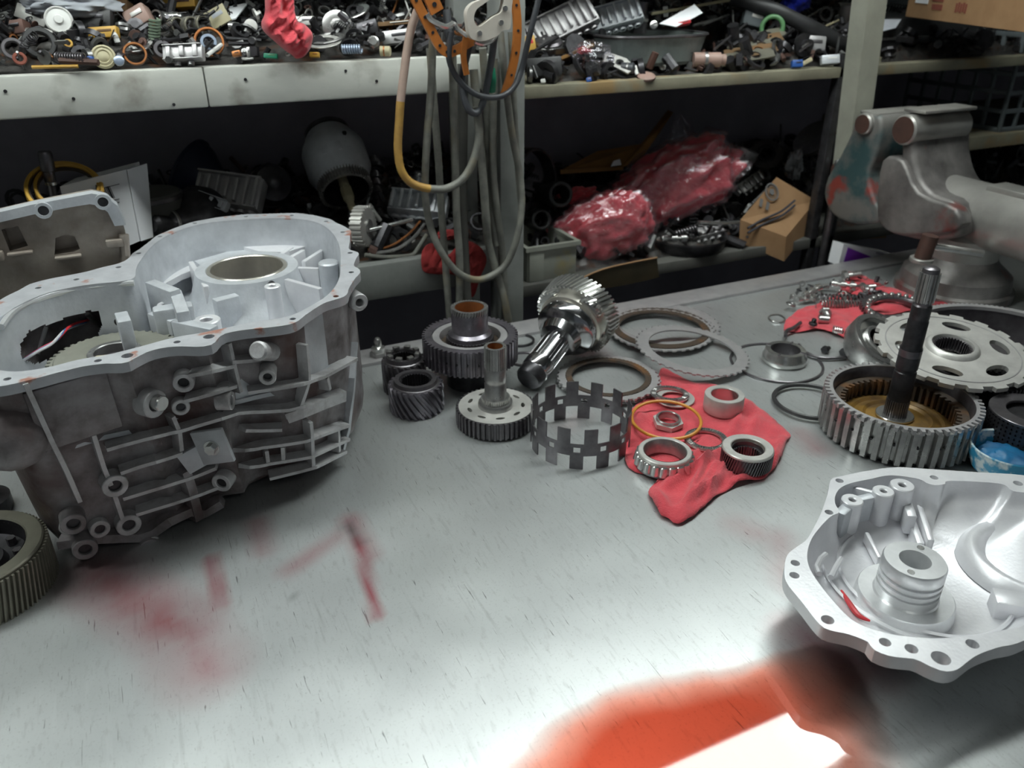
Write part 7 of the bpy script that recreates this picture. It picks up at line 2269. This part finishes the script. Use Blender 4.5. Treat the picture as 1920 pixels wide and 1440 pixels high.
# ================================================================== upper right shelf
URS = 0.34
mound(988, 1600, Z_UR, URS, 'packed bed of dark scrap on the upper right shelf', 4.0, (1130, 1350, 0.24))
mound(1645, 1990, Z_UR, 0.2, 'packed bed of dark scrap right of the leaning post', 5.0)
mound(1600, 1990, Z_LR, 0.2, 'packed bed of dark scrap behind the vise', 6.0)
scrap(420, heap_box(985, 1600, SY + 0.02, SY + SD - 0.02, Z_UR, URS, 0.0, 0.02, (1130, 1350, 0.24)), 'black_steel', 'heap of dark oily small parts on the upper right shelf', 51, 0.007, 0.024)
scrap(150, heap_box(985, 1600, SY + 0.02, SY + SD - 0.02, Z_UR, URS, 0.0, 0.02, (1130, 1350, 0.24)), 'scrap_grey', 'grey steel bits scattered through the upper right heap', 52, 0.005, 0.016)
scrap(80, heap_box(985, 1600, SY + 0.01, SY + SD - 0.02, Z_UR, URS, 0.0, 0.02, (1130, 1350, 0.24)), 'rust', 'rusty bits scattered through the upper right heap', 53, 0.005, 0.015)
scrap(30, heap_box(985, 1600, SY + 0.01, SY + SD - 0.06, Z_UR, URS, 0.0, 0.015, (1130, 1350, 0.24)), 'pale_steel', 'pale bits scattered through the upper right heap', 54, 0.004, 0.011)
scrap(200, heap_box(1640, 1990, SY + 0.05, SY + SD - 0.02, Z_UR, 0.2, 0.0, 0.02), 'black_steel', 'dark oily parts right of the leaning post', 55, 0.008, 0.024)
scrap(120, heap_box(1600, 1990, SY + 0.05, SY + SD - 0.02, Z_LR, 0.2, 0.0, 0.02), 'black_steel', 'dark oily parts on the shelf behind the vise', 56, 0.008, 0.024)
def UR(px, py, lift=0.012):
    p = HP(px, py, Z_UR, URS, lift)
    if p.y > SY + SD - 0.03:
        p = S(px, py, SY + SD - 0.03)
    if p.y < SY + 0.01:
        p = S(px, py, SY + 0.01)
    return p
def vb_at(px, py, L_, W_, H_, roll, m, label, seed, up=0.8):
    p = UR(px, py, 0.03)
    k = mp(p)
    return valve_body(p, face_quat(UP * up - FW * 0.8, roll), (L_ * k, W_ * k, H_ * k), m, label, seed)
vb_at(1050, 48, 140, 56, 34, R(27), 'plate_steel', 'ribbed dark valve body leaning at the upper right shelf end', 61, 0.5)
vb_at(1140, 36, 128, 44, 34, R(16), 'cast', 'pale silver valve body beside the ribbed one', 62, 0.5)
place_lathe(1027, 82, UP - FW * 0.3, [(0, -12), (26, -12), (28, -6), (28, 4), (24, 8), (0, 9)], 'dark_steel', 'dark accumulator lid under the ribbed valve body', 'lid', 'accumulator_drum', (28.6, 25, -3, 1, 'steel'), pos=UR)
place_box(992, 84, 24, 30, 14, R(8), 'yellow_paint', 'small yellow box with a red mark near the post', 'yellow_box', 'box', pos=UR, m2='wire_red')
place_box(1080, 100, 70, 6, 24, R(22), 'cardboard_amber', 'tan cardboard strip lying across the parts', 'card_strip', 'cardboard', pos=UR, m2='cardboard')
lump('film_bag', 0.030, 16.0, 'clear_film', UR(1112, 104, 0.02), (1.3, 0.8, 0.7), 'crinkled clear film bag at the shelf front', 'bag', 0.4)
lump('rag_wad', 0.010, 17.0, 'cloth_red', UR(1096, 95, 0.02), (1.4, 0.8, 0.6), 'little red rag showing through the clear film', 'rag', 0.4)
p = UR(1158, 118, 0.01); k = mp(p)
t = thing('gasket_plate', 'grey gasket plate with holes at the shelf front', 'gasket', p, face_quat(UP * 0.8 - FW * 0.6, R(-32)))
MB().plate([(-34 * k, -12 * k), (30 * k, -16 * k), (36 * k, 4 * k), (10 * k, 16 * k), (-30 * k, 12 * k)], [circle(-18 * k, 0, 6 * k, 14), circle(4 * k, 0, 7 * k, 14), circle(24 * k, -5 * k, 5 * k, 12)], 0, 0.003).build('plate', 'pale_steel', t)
MB().ring(8 * k, 7 * k, 0.003, 0.004, 16, TM((4 * k, 0, 0))).build('bead', 'steel', t)
place_box(1020, 128, 66, 34, 30, R(4), 'rubber', 'black rubber block at the shelf end by the post', 'rubber_block', 'block', pos=UR, m2='black_steel', lift=0.01)
place_box(1104, 150, 10, 8, 8, R(10), 'blue_cap', 'small bright blue connector at the shelf front', 'blue_connector', 'connector', pos=UR, m2='pinkish', lift=0.004)
place_box(1018, 152, 9, 7, 7, R(10), 'white_plastic', 'tiny white chip near the post', 'white_chip', 'chip', pos=UR, m2='pale_steel', lift=0.004)
place_lathe(1180, 128, RT - FW * 0.4, [(0, -14), (10, -14), (10, 8), (6, 10), (0, 12)], 'cable_dark', 'dark blue plug left of the tin tray', 'plug', 'dark_plug', (10.5, 9, -4, -1, 'steel'), pos=UR, lift=0.008)
place_lathe(1212, 142, UP * 0.9 - FW * 0.3, [(0, -4), (17, -4), (17, 0), (12, 3), (0, 3)], 'pinkish', 'dull pink cap on the shelf edge below the tray', 'cap', 'pink_stopper', (17.5, 16, -3, -1, 'rust'), pos=UR, lift=0.004)
# tin tray
pa, pb = S(1150, 128, SY + 0.055), S(1338, 108, SY + 0.055)
za = S(1240, 68, SY + 0.055).z
w_ = (pb - pa).length
t = thing('tin_tray', 'oval ribbed tin baking tray standing on the upper right shelf', 'tray', Vector(((pa.x + pb.x) / 2, SY + 0.125, Z_UR + 0.014)))
h_ = za - Z_UR - 0.014
def oval(s_, z, fl=0.0):
    return [((w_ / 2 * s_ + fl) * math.copysign(abs(math.cos(a)) ** 0.7, math.cos(a)), (0.085 * s_ + fl) * math.copysign(abs(math.sin(a)) ** 0.7, math.sin(a)), z + (0.0 if z < 0.01 else 0.0)) for a in [2 * PI * i / 96 for i in range(96)]]
def ribbed(s_, z):
    return [(x * (1 + 0.006 * (i % 2)), y * (1 + 0.01 * (i % 2)), zz) for i, (x, y, zz) in enumerate(oval(s_, z))]
MB().loft([oval(0.86, 0.0), ribbed(0.90, 0.006), ribbed(1.0, h_ - 0.004), oval(1.03, h_), oval(1.0, h_ - 0.001), oval(0.90, 0.008), oval(0.86, 0.003)], cap0=True, cap1=True).build('ribbed_wall', 'tray_tin', t, smooth=20)
MB().tube([Vector(q) for q in oval(1.03, h_)], 0.0028, 6, close=True).build('rolled_rim', 'dark_steel', t)
# paper and parts in the tray
sheet([S(1236, 44, 1.36), S(1302, 8, 1.38), S(1318, 24, 1.36), S(1268, 50, 1.34)], 0.0015, 'paper', 'paper_sheet', 'folded white paper sheet lying on the tin tray', 'paper')
place_box(1282, 44, 24, 6, 14, R(12), 'wire_red', 'red card edge under the white paper', 'red_card', 'card', pos=lambda a, b, l: S(a, b, 1.35), m2='rust')
place_box(1248, 22, 9, 18, 4, R(6), 'white_plastic', 'small white tag standing behind the tray', 'white_tag', 'tag', pos=lambda a, b, l: S(a, b, 1.42), m2='paper_grey')
place_lathe(1200, 30, UP + RT * 0.1, [(0, -30), (16, -30), (16, 0), (12, 4), (12, 24), (0, 24)], 'dark_steel', 'dark stepped housing behind the tray', 'housing', 'stepped_housing', (17, 15, -8, -3, 'pale_steel'), pos=lambda a, b, l: S(a, b, 1.42))
place_lathe(1226, 46, 'cam', [(0, -6), (7, -6), (7, 0), (0, 2)], 'bright_steel', 'small bright button at the tray rear edge', 'button', 'steel_button', (7.4, 6, -3, -1, 'steel'), pos=lambda a, b, l: S(a, b, 1.36))
for i, (x0_, y0_, x1_, y1_, m, lab) in enumerate(((1222, 26, 1380, -2, 'cream', 'long pale rod along the back of the tray'), (1300, 48, 1350, 34, 'steel', 'short grey rod at the tray right end'), (1318, 46, 1366, 28, 'steel', 'second grey rod beyond the tray'))):
    a, b_ = S(x0_, y0_, 1.40), S(x1_, y1_, 1.42)
    tag(MB().tube([(0, 0, 0), b_ - a], 0.0028, 8).build('metal_rod', m, None, loc=a), lab, 'rod')
place_lathe(1330, 112, RT, [(0, -30), (13, -30), (13, 20), (10, 22), (10, 30), (0, 30)], 'pinkish', 'dull lilac grey cylinder below the tray end', 'cylinder', 'dull_cylinder', (13.6, 12, -10, -4, 'steel'), pos=UR, lift=0.012)
# green ring, grey box, black hose, blue bag
p = UR(1448, 52, 0.035); k = mp(p)
t = thing('green_ring', 'green plastic ring standing among dark parts', 'ring', p, along(facing(p, 0.1)))
MB().tube([(19 * k * math.cos(R(-20) + R(230) * i / 28), 19 * k * math.sin(R(-20) + R(230) * i / 28), 0) for i in range(29)], 4.4 * k, 10).build('open_ring', 'green_plastic', t)
MB().cyl(4.6 * k, -0.004, 0.004, 12, TM((19 * k * math.cos(R(-20)), 19 * k * math.sin(R(-20)), 0))).build('end_cap', 'green_plastic', t)
place_box(1412, 38, 42, 30, 30, R(-14), 'crate_grey', 'grey motor box left of the green ring', 'motor_box', 'box', pos=UR, m2='pale_steel', lift=0.03)
P = spline([S(x, y, yy) for (x, y), yy in zip(((1355, -8), (1400, 4), (1450, 18), (1500, 42), (1550, 66), (1596, 92)), (1.44, 1.40, 1.36, 1.33, 1.31, 1.29))], 6)
tag(MB().tube([q - P[0] for q in P], 0.014, 14).build('black_hose', 'rubber', None, loc=P[0]), 'thick black rubber hose sloping down to the post', 'hose')
lump('blue_bag', 0.030, 19.0, 'blue_plastic', S(1492, 2, 1.40), (1.1, 0.6, 0.8), 'vivid blue plastic bag at the top right', 'bag', 0.35)
for i in range(5):
    p = UR(1400 + i * 6, 108 - i * 9, 0.010 + i * 0.003)
    k = mp(p)
    t = thing('gasket_sheet', ['lowest brown gasket of the fanned stack', 'second brown gasket of the fanned stack', 'middle brown gasket of the fanned stack', 'fourth brown gasket of the fanned stack', 'topmost brown gasket of the fanned stack'][i], 'gasket', p, face_quat(UP * 0.9 - FW * 0.45, R(14 + i * 2)), group='gaskets fanned on the upper right shelf')
    w2_, h2_ = 58 * k, 30 * k
    MB().plate([(-w2_, -h2_ * 0.6), (w2_ * 0.9, -h2_ * 0.4), (w2_, h2_ * 0.5), (-w2_ * 0.8, h2_ * 0.6)], [circle(-w2_ * 0.4, 0, h2_ * 0.3, 14), circle(w2_ * 0.3, 0, h2_ * 0.3, 14)], 0, 0.003).build('sheet', 'cardboard_dark' if i % 2 else 'gear_khaki', t)
    MB().ring(h2_ * 0.34, h2_ * 0.3, 0.003, 0.004, 14, TM((w2_ * 0.3, 0, 0))).build('bead', 'copper' if i % 2 else 'dark_steel', t)
place_box(1522, 84, 46, 28, 24, R(-4), 'plate_steel', 'grey cast bracket left of the leaning post', 'cast_bracket', 'bracket', pos=UR, lift=0.02)
place_box(1556, 112, 34, 16, 12, R(4), 'cast', 'pale clip with a pin at the shelf front', 'pale_clip', 'clip', pos=UR, m2='white_plastic', lift=0.01)
place_box(1494, 120, 20, 13, 12, R(2), 'blue_cap', 'blue connector near the leaning post', 'blue_connector', 'connector', pos=UR, m2='navy', lift=0.006)
place_box(1512, 116, 22, 7, 6, R(28), 'cream', 'pale stick beside the blue connector', 'pale_stick', 'stick', pos=UR, m2='pinkish', lift=0.008)
place_box(1504, 77, 10, 6, 5, R(30), 'yellow_ring', 'tiny yellow tag on the black rods', 'yellow_tag', 'tag', pos=UR, m2='yellow_paint', lift=0.025)
for i, (x0_, y0_, x1_, y1_, m, lab) in enumerate(((1505, 88, 1562, 50, 'steel', 'upper thin rod leaning towards the post'), (1500, 96, 1555, 60, 'dark_steel', 'lower thin rod leaning towards the post'), (1508, 36, 1545, 14, 'bright_steel', 'bright wire beside the blue bag'), (1340, 92, 1400, 44, 'dark_steel', 'dark wire between tray and grey motor box'), (1520, 62, 1572, 38, 'cream', 'cream stick behind the leaning rods'))):
    a, b_ = UR(x0_, y0_, 0.03), UR(x1_, y1_, 0.03)
    tag(MB().tube([(0, 0, 0), b_ - a], 0.0022, 8).build('thin_rod', m, None, loc=a), lab, 'rod')
place_lathe(1582, 32, UP, [(0, -34), (18, -34), (18, 20), (14, 24), (0, 24)], 'plate_steel', 'pale grey can behind the leaning post', 'can', 'grey_can', (18.6, 17, -20, -16, 'steel'), pos=lambda a, b, l: S(a, b, 1.45))
place_lathe(1455, 80, 'cam', [(0, -12), (12, -12), (13, -4), (9, 0), (0, 2)], 'steel', 'grey knob below the green ring', 'knob', 'grey_button', (13.5, 12, -8, -5, 'dark_steel'), pos=UR, lift=0.02)
# right of the leaning post
zb = S(1700, 32, 1.36).z - BZ
A, B_ = S(1697, 31, 1.36), T(1960, 66, zb)
t = thing('flat_carton', 'long flat cardboard carton with white label at the top right', 'box', A)
ux = (B_ - A); wd_ = ux.length; ux.normalize()
vy = UP.cross(ux).normalized()
hh = 0.062
Xc = Matrix((ux, vy, UP)).transposed().to_4x4()
MB().box(wd_, 0.16, hh, (wd_ / 2, 0.08, hh / 2), Xc, bev=0.001).build('shell', 'cardboard', t, smooth=0)
MB().box(0.058, 0.0008, 0.020, (0.065, -0.0006, 0.038), Xc).build('white_label', 'paper', t, smooth=0)
for i in range(3):
    MB().box(0.012, 0.0008, 0.004, (0.05 + i * 0.014, -0.0012, 0.038), Xc).build('label_mark', 'paper_grey', t, smooth=0)
MB().box(0.048, 0.0008, 0.012, (0.135, -0.0006, 0.040), Xc).build('print_block', 'ink_red', t, smooth=0)
MB().box(0.044, 0.0008, 0.010, (0.137, -0.0006, 0.024), Xc).build('print_block', 'ink_red', t, smooth=0)
for i in range(5):
    MB().box(0.006, 0.0008, 0.016, (0.215 + i * 0.009, -0.0006, 0.026 + 0.002 * (i % 2)), Xc).build('print_letter', 'ink_red', t, smooth=0)
q = A + ux * 0.10 + vy * 0.07
t = thing('black_case', 'black tool case lying under the flat carton', 'case', Vector((q.x + 0.05, SY + 0.20, Z_UR)))
MB().box(0.34, 0.20, zb + BZ - Z_UR - 0.002, (0.03, 0.02, (zb + BZ - Z_UR - 0.002) / 2), bev=0.006).build('shell', 'rubber', t)
MB().box(0.33, 0.004, 0.006, (0.03, -0.082, 0.036), bev=0.001).build('trim_strip', 'steel', t)
MB().box(0.05, 0.008, 0.014, (0.0, -0.084, 0.03), bev=0.002).build('latch', 'dark_steel', t)
sheet([S(1640, 62, 1.34), S(1648, 36, 1.36), S(1690, 36, 1.36), S(1680, 52, 1.34)], 0.002, 'paper_grey', 'grey_wrapper', 'crumpled grey wrapper right of the leaning post', 'wrapper')
# lattice crate
cz = S(1880, 252, SY + 0.04).z
cx = S(1874, 240, SY + 0.04).x
t = thing('lattice_crate', 'grey plastic lattice crate at the right edge', 'crate', Vector((cx, SY + 0.04, S(1860, 258, SY).z)))
hc = S(1900, 62, SY + 0.04).z - t.location.z
for j in range(6):
    MB().box(0.30, 0.008, 0.010, (0.15, 0, 0.005 + (hc - 0.01) * j / 5), bev=0.001).build('slat', 'crate_grey', t)
    MB().box(0.008, 0.28, 0.010, (0.0, 0.14, 0.005 + (hc - 0.01) * j / 5), bev=0.001).build('slat', 'crate_grey', t)
for i in range(7):
    MB().box(0.009, 0.007, hc, (0.30 * i / 6, 0, hc / 2), bev=0.001).build('upright', 'crate_grey', t)
    MB().box(0.007, 0.009, hc, (0.0, 0.28 * i / 6, hc / 2), bev=0.001).build('upright', 'crate_grey', t)
MB().box(0.30, 0.28, 0.005, (0.15, 0.14, 0.003)).build('bottom', 'crate_grey', t)
